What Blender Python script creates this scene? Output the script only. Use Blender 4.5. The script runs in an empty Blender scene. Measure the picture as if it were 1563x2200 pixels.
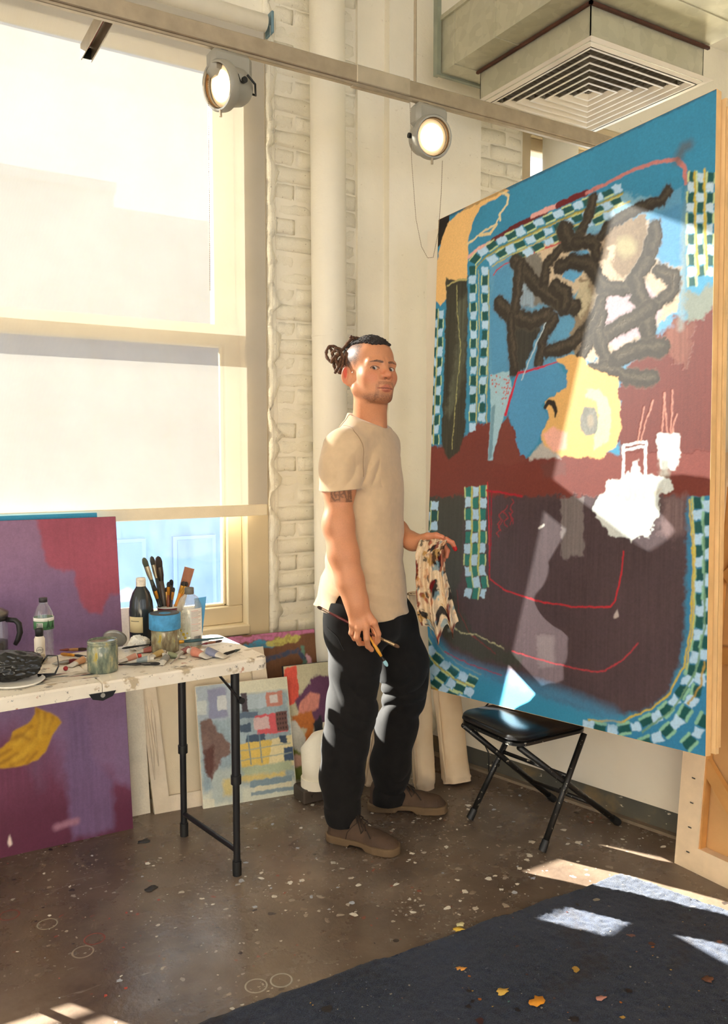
import bpy, math, random
import numpy as np
from mathutils import Vector, Matrix
random.seed(7); RNG = np.random.default_rng(11)
D2R = math.radians
scn = bpy.context.scene
COL = scn.collection

# ---------------------------------------------------------------- camera, sky, sun, exposure
CAM_H, FPX, AZ, HOR = 1.42, 1771.0, 31.0, 972.0
PITCH = math.atan((1100.0 - HOR) / FPX)
_a = D2R(AZ)
FH = np.array([math.sin(_a), math.cos(_a), 0.0]); CR = np.array([math.cos(_a), -math.sin(_a), 0.0]); ZU = np.array([0, 0, 1.0])
CW = FH * math.cos(PITCH) - ZU * math.sin(PITCH); CU = FH * math.sin(PITCH) + ZU * math.cos(PITCH)
CP = np.array([0, 0, CAM_H])
cam = bpy.data.cameras.new('camera'); cam.sensor_fit = 'VERTICAL'; cam.sensor_height = 36.0; cam.lens = FPX / 2200.0 * 36.0
cam.clip_start = 0.05; cam.clip_end = 200
cam_o = bpy.data.objects.new('camera', cam); COL.objects.link(cam_o)
cam_o.matrix_world = Matrix(((CR[0], CU[0], -CW[0], 0), (CR[1], CU[1], -CW[1], 0), (CR[2], CU[2], -CW[2], CAM_H), (0, 0, 0, 1)))
scn.camera = cam_o

world = bpy.data.worlds.new('sky'); scn.world = world; world.use_nodes = True
bg = world.node_tree.nodes['Background']; bg.inputs[0].default_value = (0.90, 0.945, 1.0, 1); bg.inputs[1].default_value = 2.9

SUN_AZ, SUN_EL = -57.9, 24.0
SD = np.array([math.cos(D2R(SUN_AZ)) * math.cos(D2R(SUN_EL)), math.sin(D2R(SUN_AZ)) * math.cos(D2R(SUN_EL)), -math.sin(D2R(SUN_EL))])
sun = bpy.data.lights.new('sun', 'SUN'); sun.energy = 98.0; sun.angle = D2R(0.53); sun.color = (1.0, 0.915, 0.79)
sun_o = bpy.data.objects.new('sun', sun); COL.objects.link(sun_o)
sun_o.rotation_euler = Vector(SD).to_track_quat('-Z', 'Y').to_euler(); sun_o.location = (-4, 9, 6)

vs = scn.view_settings
vs.view_transform = 'Standard'; vs.look = 'None'; vs.gamma = 1.0; vs.use_curve_mapping = False; vs.exposure = -0.08

try:
    scn.cycles.max_bounces = 8; scn.cycles.diffuse_bounces = 5; scn.cycles.glossy_bounces = 4; scn.cycles.transparent_max_bounces = 12
except Exception: pass

# ---------------------------------------------------------------- geometry helpers
def ray(x, y): return CW + CR * (x - 781.5) / FPX - CU * (y - 1100.0) / FPX
def onz(x, y, z=0.0):
    d = ray(x, y); return CP + d * (z - CAM_H) / d[2]
def ony(x, y, Y):
    d = ray(x, y); return CP + d * Y / d[1]
def onx(x, y, X):
    d = ray(x, y); return CP + d * X / d[0]
def onplane(x, y, p0, n):
    d = ray(x, y); return CP + d * np.dot(np.asarray(p0) - CP, n) / np.dot(d, n)
def ondepth(x, y, D):
    d = ray(x, y); return CP + d * D / np.dot(d, FH)

def lin(c):
    """sRGB 0-255 -> linear"""
    c = np.asarray(c, float) / 255.0
    return np.where(c <= 0.04045, c / 12.92, ((c + 0.055) / 1.055) ** 2.4)
def L4(c): return tuple(float(v) for v in lin(c)) + (1.0,)

class MB:
    """collects verts and faces for one mesh"""
    def __init__(self): self.v = []; self.f = []
    def add(self, V, F):
        b = len(self.v); self.v += [tuple(map(float, p)) for p in V]; self.f += [tuple(b + i for i in f) for f in F]; return self
    def box(self, c, s, rot=None):
        x, y, z = s[0] / 2, s[1] / 2, s[2] / 2
        V = [(-x, -y, -z), (x, -y, -z), (x, y, -z), (-x, y, -z), (-x, -y, z), (x, -y, z), (x, y, z), (-x, y, z)]
        if rot is not None: V = [tuple(rot @ Vector(p)) for p in V]
        V = [(p[0] + c[0], p[1] + c[1], p[2] + c[2]) for p in V]
        return self.add(V, [(0, 3, 2, 1), (4, 5, 6, 7), (0, 1, 5, 4), (1, 2, 6, 5), (2, 3, 7, 6), (3, 0, 4, 7)])
    def span(self, a, b):
        return self.box([(a[i] + b[i]) / 2 for i in range(3)], [abs(b[i] - a[i]) for i in range(3)])
    def bbox8(self, c, s, bev, rot=None):
        """box with chamfered edges all round"""
        hx, hy, hz = s[0] / 2, s[1] / 2, s[2] / 2; b = min(bev, hx * .9, hy * .9, hz * .9)
        V = []; idx = {}
        for sx in (-1, 1):
            for sy in (-1, 1):
                for sz in (-1, 1):
                    idx[sx, sy, sz] = len(V)
                    V += [(sx * hx, sy * (hy - b), sz * (hz - b)), (sx * (hx - b), sy * hy, sz * (hz - b)), (sx * (hx - b), sy * (hy - b), sz * hz)]
        F = []
        g = lambda sx, sy, sz, k: idx[sx, sy, sz] + k
        for s_ in (-1, 1):
            F.append((g(s_, -1, -1, 0), g(s_, 1, -1, 0), g(s_, 1, 1, 0), g(s_, -1, 1, 0)))
            F.append((g(-1, s_, -1, 1), g(1, s_, -1, 1), g(1, s_, 1, 1), g(-1, s_, 1, 1)))
            F.append((g(-1, -1, s_, 2), g(1, -1, s_, 2), g(1, 1, s_, 2), g(-1, 1, s_, 2)))
        for a in (-1, 1):
            for c2 in (-1, 1):
                F.append((g(a, c2, -1, 0), g(a, c2, 1, 0), g(a, c2, 1, 1), g(a, c2, -1, 1)))
                F.append((g(a, -1, c2, 0), g(a, 1, c2, 0), g(a, 1, c2, 2), g(a, -1, c2, 2)))
                F.append((g(-1, a, c2, 1), g(1, a, c2, 1), g(1, a, c2, 2), g(-1, a, c2, 2)))
        for k, i in idx.items(): F.append((i, i + 1, i + 2))
        if rot is not None: V = [tuple(rot @ Vector(p)) for p in V]
        return self.add([(p[0] + c[0], p[1] + c[1], p[2] + c[2]) for p in V], F)
    def tube(self, pts, r, n=10, cap=True, flat=1.0):
        pts = [np.asarray(p, float) for p in pts]; m = len(pts)
        rs = r if hasattr(r, '__len__') else [r] * m
        T = [pts[min(i + 1, m - 1)] - pts[max(i - 1, 0)] for i in range(m)]
        T = [t / (np.linalg.norm(t) + 1e-12) for t in T]
        up = np.array([0, 0, 1.0]) if abs(T[0][2]) < .9 else np.array([1.0, 0, 0])
        A = np.cross(T[0], up); A /= np.linalg.norm(A)
        V = []
        for i in range(m):
            A = A - T[i] * np.dot(A, T[i]); A /= (np.linalg.norm(A) + 1e-12); B = np.cross(T[i], A)
            for k in range(n):
                th = 2 * math.pi * k / n
                V.append(pts[i] + rs[i] * (A * math.cos(th) + B * math.sin(th) * flat))
        F = []
        for i in range(m - 1):
            for k in range(n):
                k2 = (k + 1) % n; F.append((i * n + k, i * n + k2, (i + 1) * n + k2, (i + 1) * n + k))
        if cap: F.append(tuple(range(n))[::-1]); F.append(tuple((m - 1) * n + k for k in range(n)))
        return self.add(V, F)
    def lathe(self, prof, n=24, c=(0, 0, 0), M=None, cap=True):
        """prof: list of (radius, height) along local z"""
        V = []
        for (r, h) in prof:
            for k in range(n):
                th = 2 * math.pi * k / n; V.append((r * math.cos(th), r * math.sin(th), h))
        if M is not None: V = [tuple(M @ Vector(p)) for p in V]
        V = [(p[0] + c[0], p[1] + c[1], p[2] + c[2]) for p in V]
        F = []; m = len(prof)
        for i in range(m - 1):
            for k in range(n):
                k2 = (k + 1) % n; F.append((i * n + k, i * n + k2, (i + 1) * n + k2, (i + 1) * n + k))
        if cap:
            if prof[0][0] > 1e-5: F.append(tuple(range(n))[::-1])
            if prof[-1][0] > 1e-5: F.append(tuple((m - 1) * n + k for k in range(n)))
        return self.add(V, F)
    def prism(self, poly, axis, a, b):
        """2d polygon extruded along axis (0/1/2) from a to b; poly given in the other two axes in order"""
        n = len(poly); V = []
        for t in (a, b):
            for (p, q) in poly:
                w = [p, q]; w.insert(axis, t); V.append(tuple(w))
        F = [tuple(range(n))[::-1], tuple(range(n, 2 * n))] + [(i, (i + 1) % n, n + (i + 1) % n, n + i) for i in range(n)]
        return self.add(V, F)
    def build(self, name, mat, parent=None, smooth=False):
        return mk(name, self.v, self.f, mat, parent, smooth)

def mk(name, V, F, mat, parent=None, smooth=False, cols=None):
    me = bpy.data.meshes.new(name)
    if isinstance(F, np.ndarray):
        V = np.asarray(V, np.float32); nf, k = F.shape
        me.vertices.add(len(V)); me.vertices.foreach_set('co', V.ravel())
        me.loops.add(nf * k); me.loops.foreach_set('vertex_index', F.astype(np.int32).ravel())
        me.polygons.add(nf); me.polygons.foreach_set('loop_start', np.arange(0, nf * k, k, dtype=np.int32))
        me.polygons.foreach_set('loop_total', np.full(nf, k, np.int32)); me.update(calc_edges=True)
    else:
        me.from_pydata([tuple(map(float, p)) for p in V], [], [tuple(int(i) for i in f) for f in F])
        import bmesh
        bm = bmesh.new(); bm.from_mesh(me); bmesh.ops.recalc_face_normals(bm, faces=bm.faces); bm.to_mesh(me); bm.free()
    if cols is not None:
        c = np.ones((len(me.vertices), 4), np.float32); c[:, :3] = cols
        at = me.color_attributes.new('paint', 'FLOAT_COLOR', 'POINT'); at.data.foreach_set('color', c.ravel())
    if smooth == 'auto':
        me.polygons.foreach_set('use_smooth', np.ones(len(me.polygons), bool))
        try: me.set_sharp_from_angle(angle=D2R(38))
        except Exception: pass
    elif smooth:
        me.polygons.foreach_set('use_smooth', np.ones(len(me.polygons), bool))
    if mat is not None: me.materials.append(mat)
    o = bpy.data.objects.new(name, me); COL.objects.link(o)
    if parent is not None: o.parent = parent
    return o

def tag(o, label=None, cat=None, group=None, kind=None):
    if label: o['label'] = label
    if cat: o['category'] = cat
    if group: o['group'] = group
    if kind: o['kind'] = kind
    return o
def thing(name, label, cat, loc=(0, 0, 0), rotz=0.0, group=None):
    o = bpy.data.objects.new(name, None); COL.objects.link(o); o.empty_display_size = .05
    o.location = tuple(map(float, loc)); o.rotation_euler = (0, 0, rotz)
    return tag(o, label, cat, group)
def struct(o, label=None):
    o['kind'] = 'structure'
    if label: o['label'] = label
    return o
def vnoise(h, w, cy, cx, seed):
    """smooth value noise in -1..1"""
    r = np.random.default_rng(seed); g = r.uniform(-1, 1, (cy + 3, cx + 3))
    yy = np.linspace(0, cy, h); xx = np.linspace(0, cx, w)
    yi = np.minimum(yy.astype(int), cy); xi = np.minimum(xx.astype(int), cx)
    fy = yy - yi; fx = xx - xi; fy = fy * fy * (3 - 2 * fy); fx = fx * fx * (3 - 2 * fx)
    a = g[yi][:, xi]; b = g[yi][:, xi + 1]; c = g[yi + 1][:, xi]; d = g[yi + 1][:, xi + 1]
    fx = fx[None]; fy = fy[:, None]
    return (a * (1 - fx) + b * fx) * (1 - fy) + (c * (1 - fx) + d * fx) * fy
def hash3(i, j, k, s=0):
    n = (i * 374761393 + j * 668265263 + k * 2147483647 + s * 974634777) & 0x7fffffff
    n = ((n ^ (n >> 13)) * 1274126177) & 0x7fffffff
    return ((n ^ (n >> 16)) & 0xffff) / 32767.5 - 1.0
def noise3(P, sc, s=0):
    """value noise at points P (N,3), feature size 1/sc"""
    Q = P * sc; I = np.floor(Q).astype(np.int64); f = Q - I; f = f * f * (3 - 2 * f); out = 0
    for dx in (0, 1):
        for dy in (0, 1):
            for dz in (0, 1):
                w = (f[:, 0] if dx else 1 - f[:, 0]) * (f[:, 1] if dy else 1 - f[:, 1]) * (f[:, 2] if dz else 1 - f[:, 2])
                out = out + w * hash3(I[:, 0] + dx, I[:, 1] + dy, I[:, 2] + dz, s)
    return out

# ---------------------------------------------------------------- materials
_mats = {}
class NT:
    def __init__(self, name):
        self.m = bpy.data.materials.new(name); self.m.use_nodes = True; self.t = self.m.node_tree
        self.b = self.t.nodes['Principled BSDF']; self.out = self.t.nodes['Material Output']
    def n(self, typ, **kw):
        x = self.t.nodes.new(typ)
        for k, v in kw.items():
            if k.startswith('i_'): x.inputs[k[2:].replace('_', ' ')].default_value = v
            else: setattr(x, k, v)
        return x
    def l(self, a, b): self.t.links.new(a, b)
    def coord(self, scale=(1, 1, 1), kind='Object', loc=(0, 0, 0), rot=(0, 0, 0)):
        tc = self.n('ShaderNodeTexCoord'); mp = self.n('ShaderNodeMapping'); mp.inputs['Scale'].default_value = scale
        mp.inputs['Location'].default_value = loc; mp.inputs['Rotation'].default_value = rot
        self.l(tc.outputs[kind], mp.inputs['Vector']); return mp.outputs[0]
    def noise(self, vec, scale, detail=4, rough=.55, dist=0.0):
        x = self.n('ShaderNodeTexNoise'); x.inputs['Scale'].default_value = scale; x.inputs['Detail'].default_value = detail
        x.inputs['Roughness'].default_value = rough; x.inputs['Distortion'].default_value = dist
        self.l(vec, x.inputs['Vector']); return x.outputs[0]
    def voro(self, vec, scale, feature='F1', rnd=1.0, out='Distance'):
        x = self.n('ShaderNodeTexVoronoi', feature=feature); x.inputs['Scale'].default_value = scale; x.inputs['Randomness'].default_value = rnd
        self.l(vec, x.inputs['Vector']); return x.outputs[out]
    def ramp(self, fac, stops, interp='LINEAR'):
        x = self.n('ShaderNodeValToRGB'); e = x.color_ramp.elements; x.color_ramp.interpolation = interp
        while len(e) < len(stops): e.new(0.5)
        for el, (p, c) in zip(e, stops):
            el.position = p; el.color = c if len(c) == 4 else tuple(c) + (1,)
        self.l(fac, x.inputs[0]); return x.outputs[0]
    def step(self, fac, a, b):
        return self.ramp(fac, [(a, (0, 0, 0, 1)), (b, (1, 1, 1, 1))])
    def mix(self, fac, a, b, typ='MIX'):
        x = self.n('ShaderNodeMix', data_type='RGBA', blend_type=typ)
        for sock, val in ((x.inputs[0], fac), (x.inputs[6], a), (x.inputs[7], b)):
            if hasattr(val, 'is_linked'): self.l(val, sock)
            else: sock.default_value = val
        return x.outputs[2]
    def math(self, op, a, b=0.0):
        x = self.n('ShaderNodeMath', operation=op)
        for sock, val in ((x.inputs[0], a), (x.inputs[1], b)):
            if hasattr(val, 'is_linked'): self.l(val, sock)
            else: sock.default_value = val
        return x.outputs[0]
    def bump(self, h, strength=.3, dist=.01, prev=None):
        x = self.n('ShaderNodeBump'); x.inputs['Strength'].default_value = strength; x.inputs['Distance'].default_value = dist
        self.l(h, x.inputs['Height'])
        if prev is not None: self.l(prev, x.inputs['Normal'])
        self.l(x.outputs[0], self.b.inputs['Normal']); return x.outputs[0]
    def base(self, v): 
        if hasattr(v, 'is_linked'): self.l(v, self.b.inputs['Base Color'])
        else: self.b.inputs['Base Color'].default_value = v
    def set(self, rough=.6, metal=0.0, spec=.5, **kw):
        self.b.inputs['Roughness'].default_value = rough; self.b.inputs['Metallic'].default_value = metal
        self.b.inputs['Specular IOR Level'].default_value = spec
        for k, v in kw.items(): self.b.inputs[k.replace('_', ' ')].default_value = v
        return self

def M(name, col=None, rough=.6, metal=0.0, var=.12, vscale=12, bump=.08, bscale=60, bdist=.004, spec=.5, **kw):
    """simple procedural material: colour broken up by noise, fine bump; col in sRGB 0-255"""
    if name in _mats: return _mats[name]
    t = NT(name); t.set(rough, metal, spec, **kw); v = t.coord()
    c = np.array(L4(col)[:3]); n1 = t.noise(v, vscale, 5)
    t.base(t.ramp(n1, [(.3, tuple(c * (1 - var)) + (1,)), (.7, tuple(np.minimum(c * (1 + var), 1)) + (1,))]))
    if bump: t.bump(t.noise(v, bscale, 4), bump, bdist)
    _mats[name] = t.m; return t.m
def attr_mat(name, rough=.6, weave=0.0, bump=.15, bscale=300, var=.08, spec=.4, **kw):
    """colour from the mesh's own painted vertex colours, with a fine procedural grain"""
    if name in _mats: return _mats[name]
    t = NT(name); t.set(rough, 0, spec, **kw); v = t.coord()
    a = t.n('ShaderNodeAttribute', attribute_name='paint')
    g = t.ramp(t.noise(v, 160, 4), [(.3, (1 - var,) * 3 + (1,)), (.7, (1 + var,) * 3 + (1,))])
    t.base(t.mix(1.0, a.outputs['Color'], g, 'MULTIPLY'))
    if bump: t.bump(t.noise(v, bscale, 3), bump, .002)
    _mats[name] = t.m; return t.m
def emis(name, col, s):
    t = NT(name); t.b.inputs['Emission Color'].default_value = tuple(col) + (1,); t.b.inputs['Emission Strength'].default_value = s
    t.base(tuple(col) + (1,)); return t.m
def glassy(name, tint=(.95, .98, 1), haze=.08, hazecol=(.8, .88, 1), rough=.03, refl=.06, smear=True):
    """thin clear sheet: transparent, a little reflection, a film of dust"""
    t = NT(name); n = t.t.nodes; n.remove(t.b)
    tr = t.n('ShaderNodeBsdfTransparent'); tr.inputs[0].default_value = tint + (1,)
    gl = t.n('ShaderNodeBsdfGlossy'); gl.inputs['Roughness'].default_value = rough
    df = t.n('ShaderNodeBsdfDiffuse'); df.inputs[0].default_value = hazecol + (1,)
    tl = t.n('ShaderNodeBsdfTranslucent'); tl.inputs[0].default_value = hazecol + (1,)
    d2 = t.n('ShaderNodeMixShader'); d2.inputs[0].default_value = .6; t.l(df.outputs[0], d2.inputs[1]); t.l(tl.outputs[0], d2.inputs[2])
    m1 = t.n('ShaderNodeMixShader'); m1.inputs[0].default_value = refl; t.l(tr.outputs[0], m1.inputs[1]); t.l(gl.outputs[0], m1.inputs[2])
    m2 = t.n('ShaderNodeMixShader'); t.l(m1.outputs[0], m2.inputs[1]); t.l(d2.outputs[0], m2.inputs[2])
    if smear:
        v = t.coord((3, 3, 1)); f = t.ramp(t.noise(v, 4, 6, .7), [(.35, (haze * .5,) * 3 + (1,)), (.75, (min(1, haze * 1.8),) * 3 + (1,))]); t.l(f, m2.inputs[0])
    else: m2.inputs[0].default_value = haze
    t.l(m2.outputs[0], t.out.inputs[0]); return t.m
# ---------------------------------------------------------------- setting: materials
def wall_mat(name, col, grime=.25, bscale=9, bstr=.25):
    t = NT(name); t.set(.62, 0, .35); v = t.coord()
    c = np.array(L4(col)[:3])
    base = t.ramp(t.noise(v, 2.2, 5, .6), [(.3, tuple(c * .93) + (1,)), (.7, tuple(np.minimum(c * 1.04, 1)) + (1,))])
    sp = t.step(t.noise(v, 34, 3, .6), .70, .74); sc = t.step(t.noise(t.coord((9, 9, 55)), 1.6, 4, .65), .66, .72)
    dirt = t.math('MAXIMUM', sp, sc)
    t.base(t.mix(t.math('MULTIPLY', dirt, grime), base, L4((150, 130, 100))))
    b = t.math('ADD', t.noise(v, bscale, 6, .6), t.math('MULTIPLY', t.noise(v, bscale * 9, 3), .25))
    t.bump(b, bstr, .02); return t.m
m_plaster = wall_mat('cream_plaster', (236, 229, 211))
m_brickpaint = wall_mat('white_painted_brick', (236, 229, 209), .5, 26, .5)
m_drywall = wall_mat('painted_drywall', (234, 224, 204), .06, 3, .04)
m_ceiling = wall_mat('ceiling_paint', (240, 236, 224), .05, 5, .08)
m_frame = M('window_frame_paint', (200, 182, 148), .45, var=.06, vscale=5, bump=.04)
m_pipe = wall_mat('pipe_paint', (238, 230, 210), .1, 14, .12)

def floor_mat():
    t = NT('paint_splattered_concrete'); t.set(.42, 0, .5); v = t.coord()
    c1 = t.ramp(t.noise(v, 1.3, 6, .62), [(.28, L4((68, 56, 48))), (.5, L4((104, 88, 74))), (.72, L4((142, 125, 107)))])
    c1 = t.mix(t.step(t.noise(v, 5, 6, .7), .45, .72), c1, L4((112, 98, 84)))
    c1 = t.mix(t.step(t.noise(t.coord(loc=(3, 1, 0)), 2.1, 5, .65), .55, .8), c1, L4((70, 56, 49)))
    for sc, thr, col, off in ((26, .055, (218, 208, 190), 0), (48, .075, (196, 184, 166), 2), (80, .09, (176, 164, 146), 9), (34, .06, (150, 74, 58), 7), (24, .07, (48, 42, 40), 11)):
        vv = t.coord(loc=(off, off * .7, 0)); w = t.n('ShaderNodeVectorMath', operation='ADD')
        ns = t.n('ShaderNodeTexNoise'); ns.inputs['Scale'].default_value = sc * .9; t.l(vv, ns.inputs['Vector'])
        s2 = t.n('ShaderNodeVectorMath', operation='SCALE'); s2.inputs['Scale'].default_value = 1.1 / sc; t.l(ns.outputs['Color'], s2.inputs[0])
        t.l(vv, w.inputs[0]); t.l(s2.outputs[0], w.inputs[1])
        d = t.voro(w.outputs[0], sc); k = t.n('ShaderNodeTexVoronoi'); k.inputs['Scale'].default_value = sc; t.l(w.outputs[0], k.inputs['Vector'])
        sep = t.n('ShaderNodeSeparateColor'); t.l(k.outputs['Color'], sep.inputs[0])
        rad = t.math('MULTIPLY', t.math('POWER', sep.outputs[0], 4), thr * 4)
        f = t.math('LESS_THAN', d, rad)
        f = t.math('MULTIPLY', f, t.step(t.noise(t.coord(loc=(off * 2, off, 0)), 2.2 + off * .1, 4), .50, .62))
        c1 = t.mix(t.math('MULTIPLY', f, .85), c1, L4(col))
    st = t.step(t.noise(t.coord((1, 7, 1), rot=(0, 0, .5)), 3, 5, .7), .64, .72)
    c1 = t.mix(t.math('MULTIPLY', st, .35), c1, L4((196, 186, 170)))
    t.base(c1)
    r = t.ramp(t.noise(v, 3.5, 6, .65), [(.3, (.13,) * 3 + (1,)), (.7, (.42,) * 3 + (1,))]); t.l(r, t.b.inputs['Roughness'])
    t.bump(t.math('ADD', t.noise(v, 60, 5, .6), t.noise(v, 9, 3)), .22, .004); return t.m
m_floor = floor_mat()

YW = 3.40
PART0 = np.array([2.312, 2.716, 0]); PDIR = np.array([0.229, -0.973, 0]); PNOR = np.array([-0.973, -0.229, 0])
def on_part(x, y): return onplane(x, y, PART0, PNOR)

# ---------------------------------------------------------------- floor, ceiling
struct(MB().span((-4.2, -3.2, -.12), (6.2, 3.9, 0)).build('floor', m_floor), 'brown concrete studio floor spattered with dried paint')
struct(MB().span((-4.2, -3.2, 3.9), (6.2, 3.9, 4.05)).build('ceiling', m_ceiling), 'white painted ceiling slab')

# ---------------------------------------------------------------- back wall (window wall) with its brick
wb = MB()
wb.span((-4.2, YW, 0), (-1.47, YW + .3, 3.9))                   # left of the window
wb.span((-1.47, YW, 3.18), (1.53, YW + .3, 3.9))                # above the window
wb.span((1.53, YW + .004, 0), (2.0, YW + .3, 3.9))               # mortar bed of the brick pier
wb.span((2.0, YW - .015, 0), (2.145, YW + .3, 3.9))             # narrow plaster strip
wb.span((2.145, YW - .06, 0), (2.69, YW + .3, 3.9))             # plaster chase
wb.span((2.69, YW + .004, 0), (3.02, YW + .3, 3.9))              # mortar bed of the second brick patch
wb.span((3.02, YW, 3.24), (4.6, YW + .3, 3.9)); wb.span((3.02, YW, 0), (4.6, YW + .3, 1.3)); wb.span((4.6, YW, 0), (6.2, YW + .3, 3.9))
wall_back = struct(wb.build('wall_back', m_plaster), 'cream plaster and painted brick wall behind the window and pipe')
# crumbling plaster edge beside the window casing
n_ = 120; V = []; F = []
zz = np.linspace(0.05, 3.88, n_)
for i, z in enumerate(zz):
    p = np.array([[0, 0, z]]); a = .018 * noise3(p + 3, 14)[0] + .016 * noise3(p + 9, 37)[0]; b = .014 * noise3(p + 21, 22)[0]
    for x, y in ((1.532, YW + .03), (1.528, YW - .012 + b * .5), (1.546 + a * .4, YW - .03 + b), (1.572 + a, YW - .022 - b), (1.588 + a * 1.3, YW + .008), (1.592 + a, YW + .03)): V.append((x, y, z))
for i in range(n_ - 1):
    for k in range(5): F.append((i * 6 + k, i * 6 + k + 1, (i + 1) * 6 + k + 1, (i + 1) * 6 + k))
mk('broken_plaster_edge', V, F, m_brickpaint, wall_back, smooth=True)
# painted bricks: a few lumpy shared meshes
def brick_mesh(seed, w, h=.066, d=.05):
    r = np.random.default_rng(seed); nx, nz = 6, 3; V = []; F = []
    for j in range(nz + 1):
        for i in range(nx + 1):
            x = -w / 2 + w * i / nx; z = -h / 2 + h * j / nz
            e = (i in (0, nx)) or (j in (0, nz))
            V.append((x + r.uniform(-.003, .003), (0.005 if e else r.uniform(-.006, .002)), z + r.uniform(-.003, .003)))
    for j in range(nz):
        for i in range(nx): a = j * (nx + 1) + i; F.append((a, a + 1, a + nx + 2, a + nx + 1))
    b = len(V); V += [(-w / 2, d, -h / 2), (w / 2, d, -h / 2), (w / 2, d, h / 2), (-w / 2, d, h / 2)]
    tl = nz * (nx + 1); tr = tl + nx
    F += [tuple(range(0, nx + 1))[::-1] + (b, b + 1), tuple(range(tl, tr + 1)) + (b + 2, b + 3)]
    F += [tuple(j * (nx + 1) for j in range(nz + 1)) + (b + 3, b), tuple(j * (nx + 1) + nx for j in range(nz + 1))[::-1] + (b + 1, b + 2)]
    me = mk('brick', V, F, m_brickpaint, smooth=True); d_ = me.data; bpy.data.objects.remove(me); return d_
bricks = {w: [brick_mesh(s + int(w * 1000), w) for s in range(4)] for w in (.2, .097)}
def lay(x0, x1, z0, z1):
    z = z0; row = 0
    while z < z1:
        x = x0 - (.105 if row % 2 else 0.0)
        while x < x1:
            a, b = max(x, x0), min(x + .2, x1)
            if b - a > .05:
                w = .2 if b - a > .15 else .097
                o = bpy.data.objects.new('brick', random.choice(bricks[w])); COL.objects.link(o); o.parent = wall_back
                o.location = ((a + b) / 2, YW + random.uniform(-.008, .004), z + .035); o.scale = ((b - a) / w, 1, 1)
                o.rotation_euler = (random.uniform(-.02, .02), random.uniform(-.012, .012), random.uniform(-.015, .015))
            x += .21
        z += .0755; row += 1
lay(1.585, 1.995, .05, 3.85)
lay(2.70, 3.015, 2.1, 3.85)

# ---------------------------------------------------------------- the rest of the room: walls behind and left of the viewer, window openings added for ambient light, blank wall far right
wf = MB(); wf.span((-4.2, -3.4, 0), (6.2, -3.2, .75)); wf.span((-4.2, -3.4, 3.45), (6.2, -3.2, 3.9))
for x0, x1 in ((-4.2, -3.6), (-.9, -.4), (2.3, 2.8), (5.4, 6.2)): wf.span((x0, -3.4, .75), (x1, -3.2, 3.45))
struct(wf.build('wall_front', m_plaster), 'plaster wall with three added fill-light openings, unseen behind the viewer')
wl = MB(); wl.span((-4.4, -3.2, 0), (-4.2, 3.7, .75)); wl.span((-4.4, -3.2, 3.45), (-4.2, 3.7, 3.9))
for y0, y1 in ((-3.2, -2.6), (-.1, .4), (2.6, 3.7)): wl.span((-4.4, y0, .75), (-4.2, y1, 3.45))
struct(wl.build('wall_left', m_plaster), 'plaster wall with two added fill-light openings, unseen left of the viewer')
struct(MB().span((6.2, -3.4, 0), (6.4, 3.7, 3.9)).build('wall_far_right', m_plaster), 'blank plaster wall beyond the partition')
for i_, (a, b_, ax) in enumerate([((-3.6, -.9), None, 0), ((-.4, 2.3), None, 0), ((2.8, 5.4), None, 0), ((-2.6, -.1), None, 1), ((.4, 2.6), None, 1)]):
    w_ = bpy.data.objects.new('window_%d' % (i_ + 3), None); COL.objects.link(w_); struct(w_, 'unseen window added for fill light in the wall %s the viewer' % ('behind' if ax == 0 else 'left of'))
    for z0, z1 in ((.75, .82), (2.05, 2.12), (3.38, 3.45)):
        mb = MB(); (mb.span((a[0], -3.33, z0), (a[1], -3.27, z1)) if ax == 0 else mb.span((-4.33, a[0], z0), (-4.27, a[1], z1))); mb.build('rail', m_frame, w_)
    for t_ in (0, .5, 1):
        c_ = a[0] + .03 + (a[1] - a[0] - .06) * t_; mb = MB(); (mb.span((c_ - .03, -3.33, .82), (c_ + .03, -3.27, 3.38)) if ax == 0 else mb.span((-4.33, c_ - .03, .82), (-4.27, c_ + .03, 3.38))); mb.build('stile', m_frame, w_)

# ---------------------------------------------------------------- partition the big painting leans on
pa = PART0 - PDIR * .425; pb = PART0 + PDIR * 5.6; tk = -PNOR * .11
P_ = [pa, pb, pb + tk, pa + tk]
def slab(P4, z0, z1, name, mat): return MB().add([(p[0], p[1], z0) for p in P4] + [(p[0], p[1], z1) for p in P4], [(0, 1, 2, 3), (4, 5, 6, 7), (0, 1, 5, 4), (1, 2, 6, 5), (2, 3, 7, 6), (3, 0, 4, 7)]).build(name, mat)
struct(slab(P_, .098, 2.42, 'wall_right', m_drywall), 'cream drywall partition behind the big painting')
def base_mat():
    t = NT('scuffed_grey_base'); t.set(.6); v = t.coord()
    c = t.ramp(t.noise(v, 3.0, 5, .6), [(.35, L4((74, 74, 70))), (.55, L4((92, 88, 76))), (.72, L4((150, 122, 78)))])
    c = t.mix(t.step(t.noise(t.coord((20, 20, 60)), 1, 4), .66, .69), c, L4((222, 212, 190)))
    t.base(c); t.bump(t.noise(v, 80, 3), .2, .003); return t.m
m_base = base_mat()
q = PNOR * .006
struct(slab([pa + tk * .2, pb + tk * .2, pb + tk, pa + tk], 0, .098, 'baseboard_right', m_base), 'scuffed grey skirting strip along the partition')
q2 = PNOR * .02
struct(slab([pa + q2 * .2, pb + q2 * .2, pb + tk * .25, pa + tk * .25], 0, .012, 'trim_1', M('grit_edge', (128, 112, 92), .8, bump=.5, bscale=90)), 'gritty floor edging under the partition')

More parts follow.
